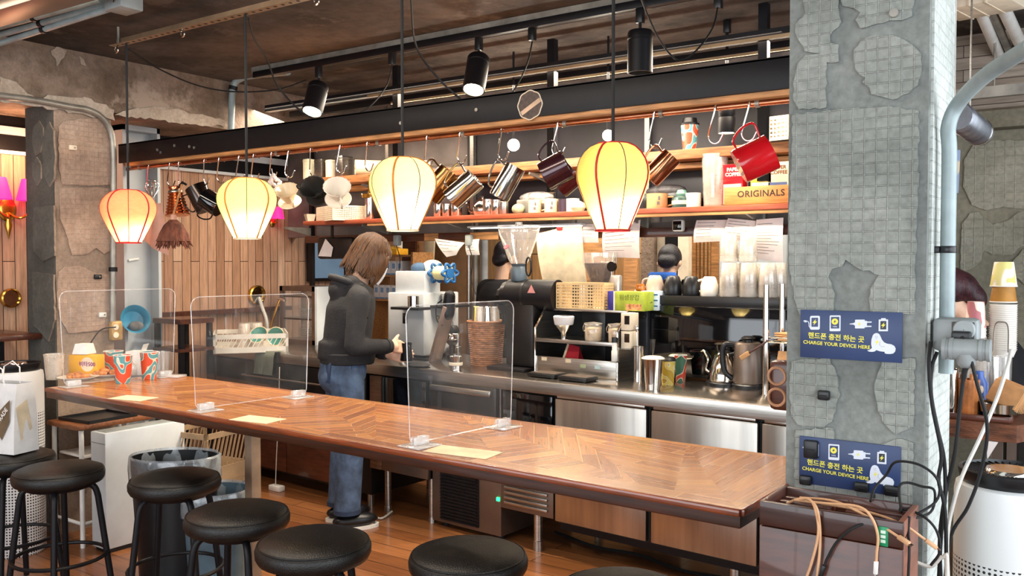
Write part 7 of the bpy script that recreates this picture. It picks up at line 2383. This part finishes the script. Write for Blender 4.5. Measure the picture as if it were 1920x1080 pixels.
for k, (dz, lab, m) in enumerate(((0, 'upturned kraft cup on the stack of white cups', mat('kraft_cup', 'a9762f', .6, 0, .2, 9)), (.055, 'upturned yellow printed cup topping the stack of white cups', stamp_mat('yellow_line_print', 'e2d98a', 'f4f2dc', 'cfc66a', 24)))):
    z = zt1 + dz + .006
    tt = thing('upturned_cup', lab, 'cup', q + Vector((0, 0, z)), 0, 'printed cups on the white stack')
    ob('cup_wall', B().lathe([(.041, 0), (.0425, .003), (.031, .085), (.029, .087), (.001, .083)], 24), m, tt)
    ob('cup_lip', B().tube([(.042 * math.cos(R(15 * i)), .042 * math.sin(R(15 * i)), .002) for i in range(24)], .0022, 6, True), CUPWHITE, tt)
q = Vector((at(1828, 690, Y=TB.y + .16).x, TB.y + .16, RCZ))
zc = at(1828, 632, Y=q.y).z - RCZ
t = thing('pink_cup_stack', 'pink printed paper cups stacked in a clear tube beyond the pillar', 'cups', q)
ob('clear_tube', B().lathe([(.05, 0), (.05, .005), (.037, .008), (.037, zc), (.034, zc)], 24), FROST, t)
for k in range(4):
    ob('pink_cup', B().lathe([(.036, zc + .012 * k), (.034, zc + .012 * k + .004), (.027, zc + .09 + .012 * k), (.001, zc + .088 + .012 * k)], 22), stamp_mat('pink_cup_print', 'cf8f8f', 'ecd9d2', 'b36a70', 20) if k == 3 else CUPWHITE, t)
# pipes under the ceiling on that side
for px0, py0, px1, py1, r, m, lab in ((1836, 12, 1902, 172, .026, WHITEP, 'white ceiling conduit nearest the pillar'), (1878, 8, 1950, 160, .026, WHITEP, 'white ceiling conduit farther from the pillar'), (1856, 12, 1922, 165, .017, GALV, 'thin grey conduit between two white ceiling conduits')):
    a = at(px0, py0, Z=2.49)
    c = at(px1, py1, Z=2.43)
    c = a + (c - a)
    conduit('ceiling_conduit', lab, [a, (a + c) / 2, c], r, m, (1,))
a = at(1828, 2, Z=2.50)
t = thing('ceiling_duct_cover', 'pale ribbed plastic cover that the ceiling conduits run into', 'cover', a, R(-12))
ob('cover_shell', B().box(-.10, .16, -.12, .10, -.045, .065, .008), CREAMP, t)
for x in (-.04, .02, .08):
    ob('cover_rib', B().box(x - .003, x + .003, -.125, .1, -.048, .06), CREAMP, t)
a, c = at(1795, 218, Y=3.2), at(1838, 250, Y=3.9)
t = thing('flexible_duct', 'silver corrugated duct slanting below the ceiling beyond the pillar', 'duct', a)
d = c - a
b = B()
n = 46
path, rad = [], []
for k in range(n * 2 + 1):
    path.append(d * (k / (n * 2)))
    rad.append(.046 + (.003 if k % 2 else -.002))
b.tube(path, rad, 20)
ob('duct_hose', b, mat('silver_foil_duct', '9a9da4', .3, .8, .15, 12), t)
ob('duct_collar', B().cyl(d * .86, d * .9, .053, seg=20), CHROME, t)
ob('hanger_wire', B().cyl(d * .5 + Vector((0, 0, .03)), d * .5 + Vector((0, 0, CEIL - (a + d * .5).z)), .003), STEEL, t)
a, c = at(1796, 180, Y=4.6), at(1935, 165, Y=4.6)
t = thing('strut_channel', 'dark steel strut crossing the ceiling beyond the pillar', 'strut', a)
ob('strut', B().bar((-.5, 0, 0), c - a, .04, .05), GALV, t)
ob('strut_rod', B().cyl((.15, 0, .02), (.15, 0, CEIL - a.z), .005), GALV, t)
a = at(1798, 350, Y=2.75)
t = thing('wall_notice', 'blue and white printed notice hanging beside the grey pipe', 'notice', at(1796, 282, Y=2.75))
o_ = t.location
ob('notice_sheet', B().add([Vector((0, 0, 0)) + at(u, v, Y=2.75) - o_ for u, v in ((1770, 282), (1801, 281), (1797, 362), (1770, 362))], [(0, 1, 2, 3)]), stamp_mat('blue_notice_print', 'dfe6ee', '9fb3d6', 'f2f4f6', 10), t)
ob('notice_cord', B().cyl((-.01, .0, 0), (-.01, 0, CEIL - o_.z), .0015), WHITEC, t)
ob('red_charm', B().bar(at(1790, 385, Y=2.75) - o_, at(1792, 402, Y=2.75) - o_, .012, .004).cyl(at(1789, 362, Y=2.75) - o_, at(1790, 388, Y=2.75) - o_, .001), mat('red_charm', 'b3242c', .5), t)
# ------------------------------------------------------------------ kitchen seen through the gap
KY = 5.9
for px0, px1, py0, py1, y, m, lab in ((692, 742, 470, 0, 5.2, None, ''),):
    a, c = at(px0, py0, Y=y), at(px1, 545, Y=y)
    t = thing('box_shelf', 'wooden kitchen shelf of small white printed boxes beside the hair of the woman', 'shelf', (a.x, y, 0))
    w_ = c.x - a.x + .16
    zz = [at(700, v, Y=y).z for v in (560, 515, 478)]
    ob('shelf_side', B().box(-.03, -.01, 0, .25, 0, zz[2] + .02), OAK, t)
    ob('shelf_side', B().box(w_, w_ + .02, 0, .25, 0, zz[2] + .02), OAK, t)
    for z in zz:
        ob('shelf_board', B().box(-.02, w_ + .01, 0, .25, z - .015, z), OAK, t)
    for r_, (z, n_) in enumerate(((zz[1], 5), (zz[0], 5))):
        for k in range(n_):
            tt = thing('tea_box', 'small white box with a blue print on the kitchen shelf, ' + ('upper row' if r_ == 0 else 'lower row'), 'box', (a.x + .02 + .063 * k, y + .03, z + .0005), 0, 'white boxes on the kitchen shelf, ' + ('upper row' if r_ == 0 else 'lower row'))
            ob('carton', B().box(0, .058, 0, .12, 0, .11, .002), PAPER, tt)
            ob('blue_print', B().box(.014, .044, -.0008, 0, .05, .09).box(.0, .058, -.0008, 0, .0, .012), mat('pale_blue_print', '7fa3c8', .6), tt)
    tt = thing('yellow_tray', 'yellow tray with snacks on the kitchen shelf', 'tray', (a.x + .18, y + .08, zz[2] + .0005))
    ob('tray', B().box(-.11, .11, -.07, .07, 0, .05, .006), YELLOW, tt)
    ob('tray_fill', B().ell((0, 0, .05), (.09, .055, .02), 14, 8), mat('snack_fill', 'd99a3a', .6, 0, .4, 40), tt)
    tt = thing('cleaner_bottle', 'white spray bottle standing on the yellow tray', 'bottle', (a.x + .17, y + .16, zz[2] + .0005))
    ob('bottle', B().lathe([(.001, 0), (.035, 0), (.037, .01), (.035, .12), (.013, .15), (.013, .2), (.001, .2)], 18), WHITEP, tt)
    ob('spray_head', B().box(-.045, .015, -.012, .012, .195, .23, .005), WHITEP, tt)
# cardboard and boards leaning at the kitchen wall
for px0, px1, py0, py1, y, m, tilt, lab in ((797, 870, 445, 560, 5.7, CARD, 4, 'brown cardboard panel leaning behind the tilted white sheet'), (752, 783, 445, 560, 5.75, OAK, -6, 'raw pine board leaning in the kitchen beside the cardboard'), (772, 790, 452, 560, 5.55, CREAMPAPER, 8, 'cream board leaning between pine and cardboard'), (735, 760, 450, 545, 5.5, DARKWOOD, 5, 'dark wooden board leaning in the kitchen beside the hair of the woman'),
                                             (1075, 1120, 440, 560, 5.8, OAK, 3, 'pine board behind the big cream sheet'), (1160, 1185, 470, 560, 5.6, OAK, 0, 'pine board behind the bean hopper')):
    a, c = at(px0, py0, Y=y), at(px1, py1, Y=y)
    ob('leaning_board', B().box(0, c.x - a.x, 0, .02, 0, a.z + .05, .003), m, loc=(a.x, y, 0), rot=(R(-3), R(tilt * .3), 0), label=lab, cat='board')
# steel pole group and grey curtain
for px, r, m, lab in ((880, .022, STEEL, 'bright steel pole behind the small white note'), (893, .03, GALV, 'grey pipe behind the small white note'), (908, .03, mat('grey_cloth_roll', '8d8f92', .8, 0, .15, 9), 'grey roll standing beside the steel pole')):
    q = at(px, 500, Y=5.62)
    t = thing('kitchen_pole', lab, 'pole', (q.x, 5.62, 0), 0)
    ob('pole', B().cyl((0, 0, 0), (0, 0, CEIL - .001), r, seg=16), m, t)
    ob('pole_foot', B().cyl((0, 0, 0), (0, 0, .015), r * 1.5, seg=16), m, t)
# kitchen door, curtain and fridge by the pillar
for px0, px1, y, lab in ((1290, 1348, 6.2, 'slim wooden door with slatted glass in the kitchen'),):
    a, c = at(px0, 455, Y=y), at(px1, 455, Y=y)
    w_ = c.x - a.x
    t = thing('kitchen_door', lab, 'door', (a.x, y, 0))
    ob('door_frame', B().box(0, .06, 0, .05, 0, 2.1).box(w_ - .06, w_, 0, .05, 0, 2.1).box(0, w_, 0, .05, 2.02, 2.1).box(0, w_, 0, .05, 1.2, 1.27), OAK, t)
    b = B()
    for k in range(4):
        x = .06 + (w_ - .12) * (k + .5) / 4
        b.box(x - .008, x + .008, .01, .03, 0, 2.02)
    ob('door_slat', b, OAK, t)
    ob('door_pane', B().box(.05, w_ - .05, .03, .034, 0, 2.02), mat('dim_pane', '8c8468', .3, 0, .2, 5), t)
a, c = at(1350, 430, Y=5.6), at(1480, 430, Y=5.6)
t = thing('kitchen_fridge', 'white kitchen fridge behind the clear cup stacks', 'fridge', (a.x, 5.6, 0))
ob('fridge_body', B().box(0, c.x - a.x, 0, .6, .03, 1.68, .02), WHITEM, t)
ob('fridge_door', B().box(.005, c.x - a.x - .005, -.03, -.002, .5, 1.67, .01), WHITEM, t)
ob('fridge_door', B().box(.005, c.x - a.x - .005, -.03, -.002, .05, .49, .01), WHITEM, t)
ob('foot', B().box(.05, .1, .05, .1, 0, .031).box(c.x - a.x - .1, c.x - a.x - .05, .05, .1, 0, .031), RUBBER, t)
for px, w_, m, lab in ((1217, .05, BEAMC, 'old mottled post beside the person in the blue strap'), (1262, .05, BLACKM, 'black post in the kitchen beside the slatted door'), (1284, .04, CREAMP, 'cream post in the kitchen beside the slatted door'), (1240, .09, CREAMP, 'pale mottled board behind the person in the blue strap')):
    q = at(px, 500, Y=5.85)
    ob('kitchen_post', B().box(-w_, w_, -.03, .03, 0, CEIL - .002), m, loc=(q.x, 5.85 + (.1 if w_ > .06 else 0), 0), label=lab, cat='post')

# ------------------------------------------------------------------ people
EYEW, EYEB = mat('eye_white', 'ece8e2', .2), mat('eye_dark', '1c1412', .2)
LIP = mat('lip', 'b8705f', .5)


def hand(b, w, d, side, curl, up=Vector((0, 0, 1)), sc=1.0):
    """palm and five fingers from the wrist w, pointing along d; side = thumb side"""
    d = d.normalized()
    s_ = (side - d * side.dot(d)).normalized()
    n = d.cross(s_)
    b.cap(w, w + d * .03 * sc, .024 * sc, .026 * sc, 10)
    pc = w + d * .055 * sc
    for k in range(4):
        base = w + d * .078 * sc + s_ * (.028 - .0187 * k) * sc
        b.cap(w + d * .02 * sc + s_ * (.02 - .0133 * k) * sc, base, .0145 * sc, .0118 * sc, 10)
        L = (.026, .030, .028, .021)[k] * sc
        p, dd = base, d.copy()
        for j in range(3):
            dd = (Matrix.Rotation(curl * (.5, .9, .7)[j], 3, s_) @ dd)
            q = p + dd * L * (1.15, .85, .65)[j]
            b.cap(p, q, (.0092 - .0008 * j) * sc, (.0086 - .0009 * j) * sc, 10)
            p = q
    p = w + d * .018 * sc + s_ * .022 * sc
    dd = (d * .75 + s_ * .65 + n * .0).normalized()
    for j in range(3):
        q = p + dd * (.034, .028, .022)[j] * sc
        b.cap(p, q, (.013, .0105, .0095)[j] * sc, (.0105, .0095, .008)[j] * sc, 10)
        p = q
        dd = (Matrix.Rotation(curl * .35, 3, s_) @ (dd - s_ * .18)).normalized()
    return b


def person(loc, rz, label, H, arms, lean, headf, nod, hair, top_m, leg_m, hair_m, hood=False, mask=None, vox=.0075, shoe=WHITEP, turn=0):
    k = H / 1.6
    t = thing('person', label, 'person', loc, rz)
    V = lambda x, y, z: Vector((x * k, (y + lean * max(0, z - .85)) * k, z * k))
    # body: one continuous skin
    b = B()
    for sx in (-1, 1):
        b.cap(V(.085 * sx, 0, .80), V(.085 * sx, .015, .44), .074 * k, .05 * k)
        b.cap(V(.085 * sx, .015, .44), V(.085 * sx, -.01, .09), .05 * k, .034 * k)
        b.cap(V(.085 * sx, -.02, .045), V(.09 * sx, .11, .035), .036 * k, .03 * k)
    b.ell(V(0, 0, .86), (.15 * k, .105 * k, .12 * k)).ell(V(0, 0, 1.0), (.13 * k, .095 * k, .14 * k)).ell(V(0, 0, 1.16), (.145 * k, .10 * k, .15 * k))
    b.cap(V(-.12, 0, 1.25), V(.12, 0, 1.25), .04 * k)
    hc = V(0, headf, 1.475)
    b.cap(V(0, 0, 1.27), hc + Vector((0, -.03, -.06)) * k, .052 * k, .048 * k)
    HR = Matrix.Translation(hc) @ Matrix.Rotation(turn, 4, 'Z') @ Matrix.Rotation(-nod, 4, 'X')
    b.T = HR
    b.ell((0, 0, .02 * k), (.072 * k, .092 * k, .095 * k), 20, 14).ell((0, .028 * k, -.055 * k), (.052 * k, .06 * k, .058 * k), 16, 10)
    b.cap((0, .088 * k, .0), (0, .103 * k, -.028 * k), .009 * k, .013 * k, 8)
    b.ell((0, .085 * k, -.062 * k), (.022 * k, .01 * k, .010 * k), 10, 6)
    for sx in (-1, 1):
        b.ell((.074 * k * sx, -.005 * k, -.005 * k), (.012 * k, .02 * k, .03 * k), 10, 8)
    b.T = None
    for (s_, e, w, hd, side, curl) in arms:
        s_, e, w = V(*s_), Vector(e) * k, Vector(w) * k
        b.cap(s_, e, .042 * k, .036 * k)
        b.cap(e, w, .038 * k, .026 * k)
        hand(b, w, Vector(hd), Vector(side), curl, sc=k)
    blend('body', b, SKIN, t, .0055, 4, .5)
    # trousers
    b = B()
    b.ell(V(0, -.01, .86), (.168 * k, .128 * k, .13 * k)).ell(V(0, -.045, .82), (.15 * k, .10 * k, .10 * k))
    for sx in (-1, 1):
        b.cap(V(.088 * sx, -.005, .80), V(.088 * sx, .012, .46), .094 * k, .073 * k)
        b.cyl(V(.088 * sx, .012, .46), V(.09 * sx, -.01, .085), .073 * k, .071 * k, 20)
    p_ = blend('trousers', b, leg_m, t, .0085, 5, .5)
    if leg_m is DENIM:
        SEAM = mat('denim_seam', '2d3c57', .9)
        ob('back_pocket', B().box(.045 * k, .125 * k, -.004, .004, -.06 * k, .05 * k, .006), SEAM, p_, loc=V(0, -.141, .86), rot=(R(-6), 0, R(18)))
        for sx in (-1, 1):
            ob('side_seam', B().tube([V(.178 * sx if False else sx * .160, 0, z) if z > .8 else V(sx * (.088 + .068 + .016 * max(0, z - .46) / .34), .0, z) for z in (.92, .84, .76, .6, .46, .3, .1)], .0025, 6), SEAM, p_)
            b = B()
            b.cyl(V(.09 * sx, -.01, .088), V(.09 * sx, -.01, .112), .0745 * k, .0745 * k, 24)
            ob('cuff_band', b, SEAM, p_)
    for sx in (-1, 1):
        b = B()
        b.ell(V(.09 * sx, .035, .045), (.05 * k, .125 * k, .042 * k), 18, 10)
        b.v = [(x, y, max(z, .004)) for x, y, z in b.v]
        ob('shoe', b, shoe, t)
        ob('sole', B().prism([(V(.09 * sx, 0, 0).x + .052 * k * math.cos(a), V(0, .035, 0).y + .13 * k * math.sin(a)) for a in [R(15 * i) for i in range(24)]], 0, .018), WHITEP, t)
    # top with sleeves
    b = B()
    tz = ((.001, .895), (.150, .90), (.164, .92), (.168, .97), (.164, 1.05), (.164, 1.13), (.166, 1.2), (.158, 1.25), (.12, 1.295), (.06, 1.32), (.001, 1.325))
    b.lathe([(r_ * k, z_ * k) for r_, z_ in tz], 36)
    b.v = [(x, y * .76 + lean * max(0, z - .85 * k) - (.012 * k if y < 0 and 1.02 * k < z < 1.25 * k else 0), z) for x, y, z in b.v]
    b.cap(V(-.135, 0, 1.26), V(.135, 0, 1.26), .062 * k)
    b.cyl(V(0, 0, .90), V(0, 0, 1.0), .155 * k, .16 * k, 24)
    for (s_, e, w, hd, side, curl) in arms:
        s_, e, w = V(*s_), Vector(e) * k, Vector(w) * k
        b.cap(s_, e, .060 * k, .050 * k)
        w2 = e + (w - e) * .90
        b.cap(e, w2, .050 * k, .040 * k)
    if hood:
        b.cap(V(-.085, -.03, 1.335), V(.085, -.03, 1.335), .042 * k)
        b.cap(V(-.085, -.03, 1.335), V(-.06, .075, 1.285), .036 * k, .026 * k)
        b.cap(V(.085, -.03, 1.335), V(.06, .075, 1.285), .036 * k, .026 * k)
        b.ell(V(0, -.088, 1.295), (.10 * k, .052 * k, .07 * k))
    tp = blend('hoodie' if hood else 'shirt', b, top_m, t, .008, 14, .5)
    if hood:
        for (s_, e, w, hd, side, curl) in arms:
            e, w = Vector(e) * k, Vector(w) * k
            ob('cuff', B().cyl(e + (w - e) * .84, e + (w - e) * .97, .044 * k, .036 * k, 20), top_m, tp)
        b = B()
        b.lathe([(.166 * k, .895 * k), (.174 * k, .90 * k), (.175 * k, .95 * k), (.168 * k, .957 * k)], 36)
        b.v = [(x, y * .80 + lean * .05, z) for x, y, z in b.v]
        ob('hem_band', b, top_m, tp)
        ob('hood_fold', B().tube(smooth_path([V(-.10, .02, 1.315), V(-.105, -.07, 1.345), V(-.04, -.125, 1.365), V(.04, -.125, 1.365), V(.105, -.07, 1.345), V(.10, .02, 1.315)]), .017 * k, 10), top_m, tp)
        ob('sleeve_crease', B().tube(smooth_path([V(.19, -.04, 1.24), V(.215, .0, 1.19), V(.20, .05, 1.15)]), .006, 6), top_m, tp)
    # hair
    b = B()
    HR0, HR = HR, HR @ Matrix.Diagonal((.94, .94, .95, 1)) if hair == 'bob' else HR
    b.T = HR
    if hair == 'bob':
        b.ell((0, -.014 * k, .030 * k), (.092 * k, .108 * k, .104 * k), 22, 14)
        b.ell((0, -.075 * k, -.035 * k), (.084 * k, .048 * k, .095 * k), 18, 12)
        for sx in (-1, 1):
            b.ell((.078 * k * sx, .0, -.035 * k), (.026 * k, .082 * k, .105 * k), 16, 12)
            b.ell((.062 * k * sx, .075 * k, -.05 * k), (.020 * k, .03 * k, .10 * k), 14, 10)
        b.ell((0, .072 * k, .055 * k), (.062 * k, .032 * k, .042 * k), 14, 10)
    elif hair == 'short':
        b.ell((0, -.016 * k, .032 * k), (.082 * k, .10 * k, .096 * k), 20, 12)
        b.ell((0, -.065 * k, -.03 * k), (.066 * k, .042 * k, .06 * k), 16, 10)
    else:
        b.ell((0, -.016 * k, .03 * k), (.085 * k, .105 * k, .10 * k), 20, 12)
        b.ell((0, -.08 * k, -.01 * k), (.068 * k, .06 * k, .085 * k), 16, 10)
        b.ell((0, -.09 * k, -.07 * k), (.055 * k, .05 * k, .07 * k), 16, 10)
    b.T = None
    hr = blend('hair', b, hair_m, t, .007, 4, .5)
    if hair == 'bob':
        rnd = random.Random(5)
        b = B()
        b.T = HR
        for q in range(190):
            a = rnd.uniform(R(-245), R(65)) if q % 5 else rnd.uniform(R(-30), R(210))
            if R(62) < (a % (2 * math.pi)) < R(118) and q % 5:
                continue
            ca, sa = math.cos(a), math.sin(a)
            pts = []
            zend = -.125 + rnd.uniform(-.02, .015)
            for j in range(8):
                f = j / 7
                th = math.pi / 2 * min(1, f * 1.7)
                rx = (.094 * math.sin(th)) if f < .6 else .094 + .010 * (f - .6) / .4
                ry = (.110 * math.sin(th)) if f < .6 else .110 + .008 * (f - .6) / .4
                z = .03 + .106 * math.cos(th) if f < .6 else .03 + (zend - .03) * (f - .588) / .412
                jit = rnd.uniform(-.002, .002)
                pts.append(Vector(((rx + jit) * ca, -.014 + (ry + jit) * sa, z)) * k)
            b.tube(pts, [.003, .006, .007, .008, .008, .0075, .006, .0015], 5)
        ob('hair_strand', b, hair_m, hr)
    HR = HR0
    for sx in (-1, 1):
        e_ = B()
        e_.T = HR
        e_.ell((.03 * k * sx, .083 * k, .005 * k), (.013 * k, .007 * k, .007 * k), 12, 8)
        ey = ob('eye', e_, EYEW, t)
        e_ = B()
        e_.T = HR
        e_.ell((.03 * k * sx, .0885 * k, .003 * k), (.0055 * k, .003 * k, .0055 * k), 10, 6)
        ob('iris', e_, EYEB, ey)
        e_ = B()
        e_.T = HR
        e_.bar((.018 * k * sx, .089 * k, .026 * k), (.045 * k * sx, .08 * k, .028 * k), .006 * k, .005 * k)
        ob('eyebrow', e_, hair_m, t)
    e_ = B()
    e_.T = HR
    e_.ell((0, .0935 * k, -.063 * k), (.02 * k, .004 * k, .005 * k), 12, 6)
    ob('mouth', e_, LIP, t)
    if mask:
        e_ = B()
        e_.T = HR
        rows = []
        for i in range(7):
            z = -.012 - .018 * i
            rows.append([((.078 * math.sin(a)) * k, (.012 + (.10 + .008 * math.sin(i / 6 * 3.1)) * math.cos(a)) * k, z * k) for a in [R(-80 + 16 * j) for j in range(11)]])
        e_.sheet(rows)
        ob('face_mask', e_, mask, t, smooth=80)
        e_ = B()
        e_.T = HR
        for sx in (-1, 1):
            e_.tube([(.077 * k * sx, .02 * k, -.02 * k), (.082 * k * sx, -.015 * k, .02 * k), (.082 * k * sx, -.03 * k, -.01 * k), (.077 * k * sx, .02 * k, -.1 * k)], .0018, 6)
        ob('mask_loop', e_, mask, t)
    return t, HR, tp


wl = at(648, 983, Z=0)
MASKW = mat('white_mask', 'dfe4ea', .7, 0, .04, 12)
woman, HRW, _tp = person((wl.x, wl.y, 0), R(-33), 'person in black hoodie and blue jeans with a brown bob working at the counter', 1.60,
                   (((.155, .0, 1.255), (.225, .0, 1.0), (.10, .235, .985), (-.55, .75, -.12), (-.3, .1, 1), .55), ((-.155, .0, 1.255), (-.215, .03, 1.0), (-.02, .25, .93), (.55, .75, -.1), (.2, .1, 1), .6)),
                   .12, .075, R(30), 'bob', HOODIE, DENIM, HAIRB, hood=True, mask=MASKW, shoe=BLACKP)
M_ = Matrix.Translation(woman.location) @ Matrix.Rotation(R(-33), 4, 'Z')
q = M_ @ Vector((.035, .34, .945))
t = thing('milk_jug', 'small steel milk jug in the hands of the woman', 'jug', q, R(-33))
ob('jug_wall', B().lathe([(.001, -.05), (.034, -.05), (.036, -.045), (.028, .03), (.032, .05), (.029, .05), (.025, .03), (.001, -.044)], 22), BLACKM, t)
ob('jug_handle', B().tube(smooth_path([(.03, 0, .035), (.06, 0, .03), (.06, 0, -.02), (.034, 0, -.035)], 4), .005, 8), BLACKP, t)
q = M_ @ Vector((.06, .40, .872))
ob('black_cloth', B().ell((0, 0, 0), (.09, .06, .012), 18, 8), mat('black_cloth', '1b1a1c', .9, 0, .3, 20), loc=q, rot=R(-20), label='crumpled black cloth on the counter below the hands', cat='cloth')
# two people in the kitchen
q = at(935, 600, Y=5.15)
dn = (((.15, 0, 1.255), (.22, .05, 1.0), (.12, .24, .98), (-.4, .8, -.2), (-.3, .1, 1), .6), ((-.15, 0, 1.255), (-.22, .05, 1.0), (-.12, .24, .98), (.4, .8, -.2), (.3, .1, 1), .6))
person((q.x, 5.15, 0), R(-5), 'person in black shirt with short black hair seen from behind beside the hopper', 1.60, dn, .05, .05, R(20), 'short', mat('black_shirt', '1d1c20', .9, 0, .2, 12), BLACKL, HAIRK, shoe=BLACKP)
q = at(1238, 600, Y=5.1)
pb, HRB, _ = person((q.x - .02, 5.1, 0), R(10), 'person with black hair and blue collar in pale fleece bending behind the oven', 1.56, dn, .32, .10, R(38), 'short', mat('pale_fleece', 'c9bcae', .95, 0, .3, 20, bump=.012, bscale=60), BLACKL, HAIRK, shoe=BLACKP)
b = B()
b.T = Matrix.Translation((0, .12, 1.335))
b.lathe([(.088, -.035), (.095, -.01), (.09, .03), (.08, .045), (.075, .03), (.08, -.03)], 28)
ob('blue_collar', b, mat('bright_blue_fabric', '2d6fd8', .8, 0, .1, 12), pb)
# person beyond the pillar
q = at(1818, 700, Y=4.12)
q = at(1915, 700, Y=4.35)
pc, HRC, _ = person((q.x, 4.35, 0), R(108), 'person in black top with dark red hair bending over the far counter', 1.42, dn, .36, .10, R(34), 'tied', mat('black_top', '17171c', .9, 0, .2, 12), BLACKL, HAIRR, shoe=BLACKP, turn=R(-10))
b = B()
b.T = HRC
b.ell((0, .02, .055), (.092, .095, .075), 20, 12)
ob('grey_cap', b, mat('grey_cap', '9a979f', .9, 0, .12, 14), pc)
for k in (0,):
    pass
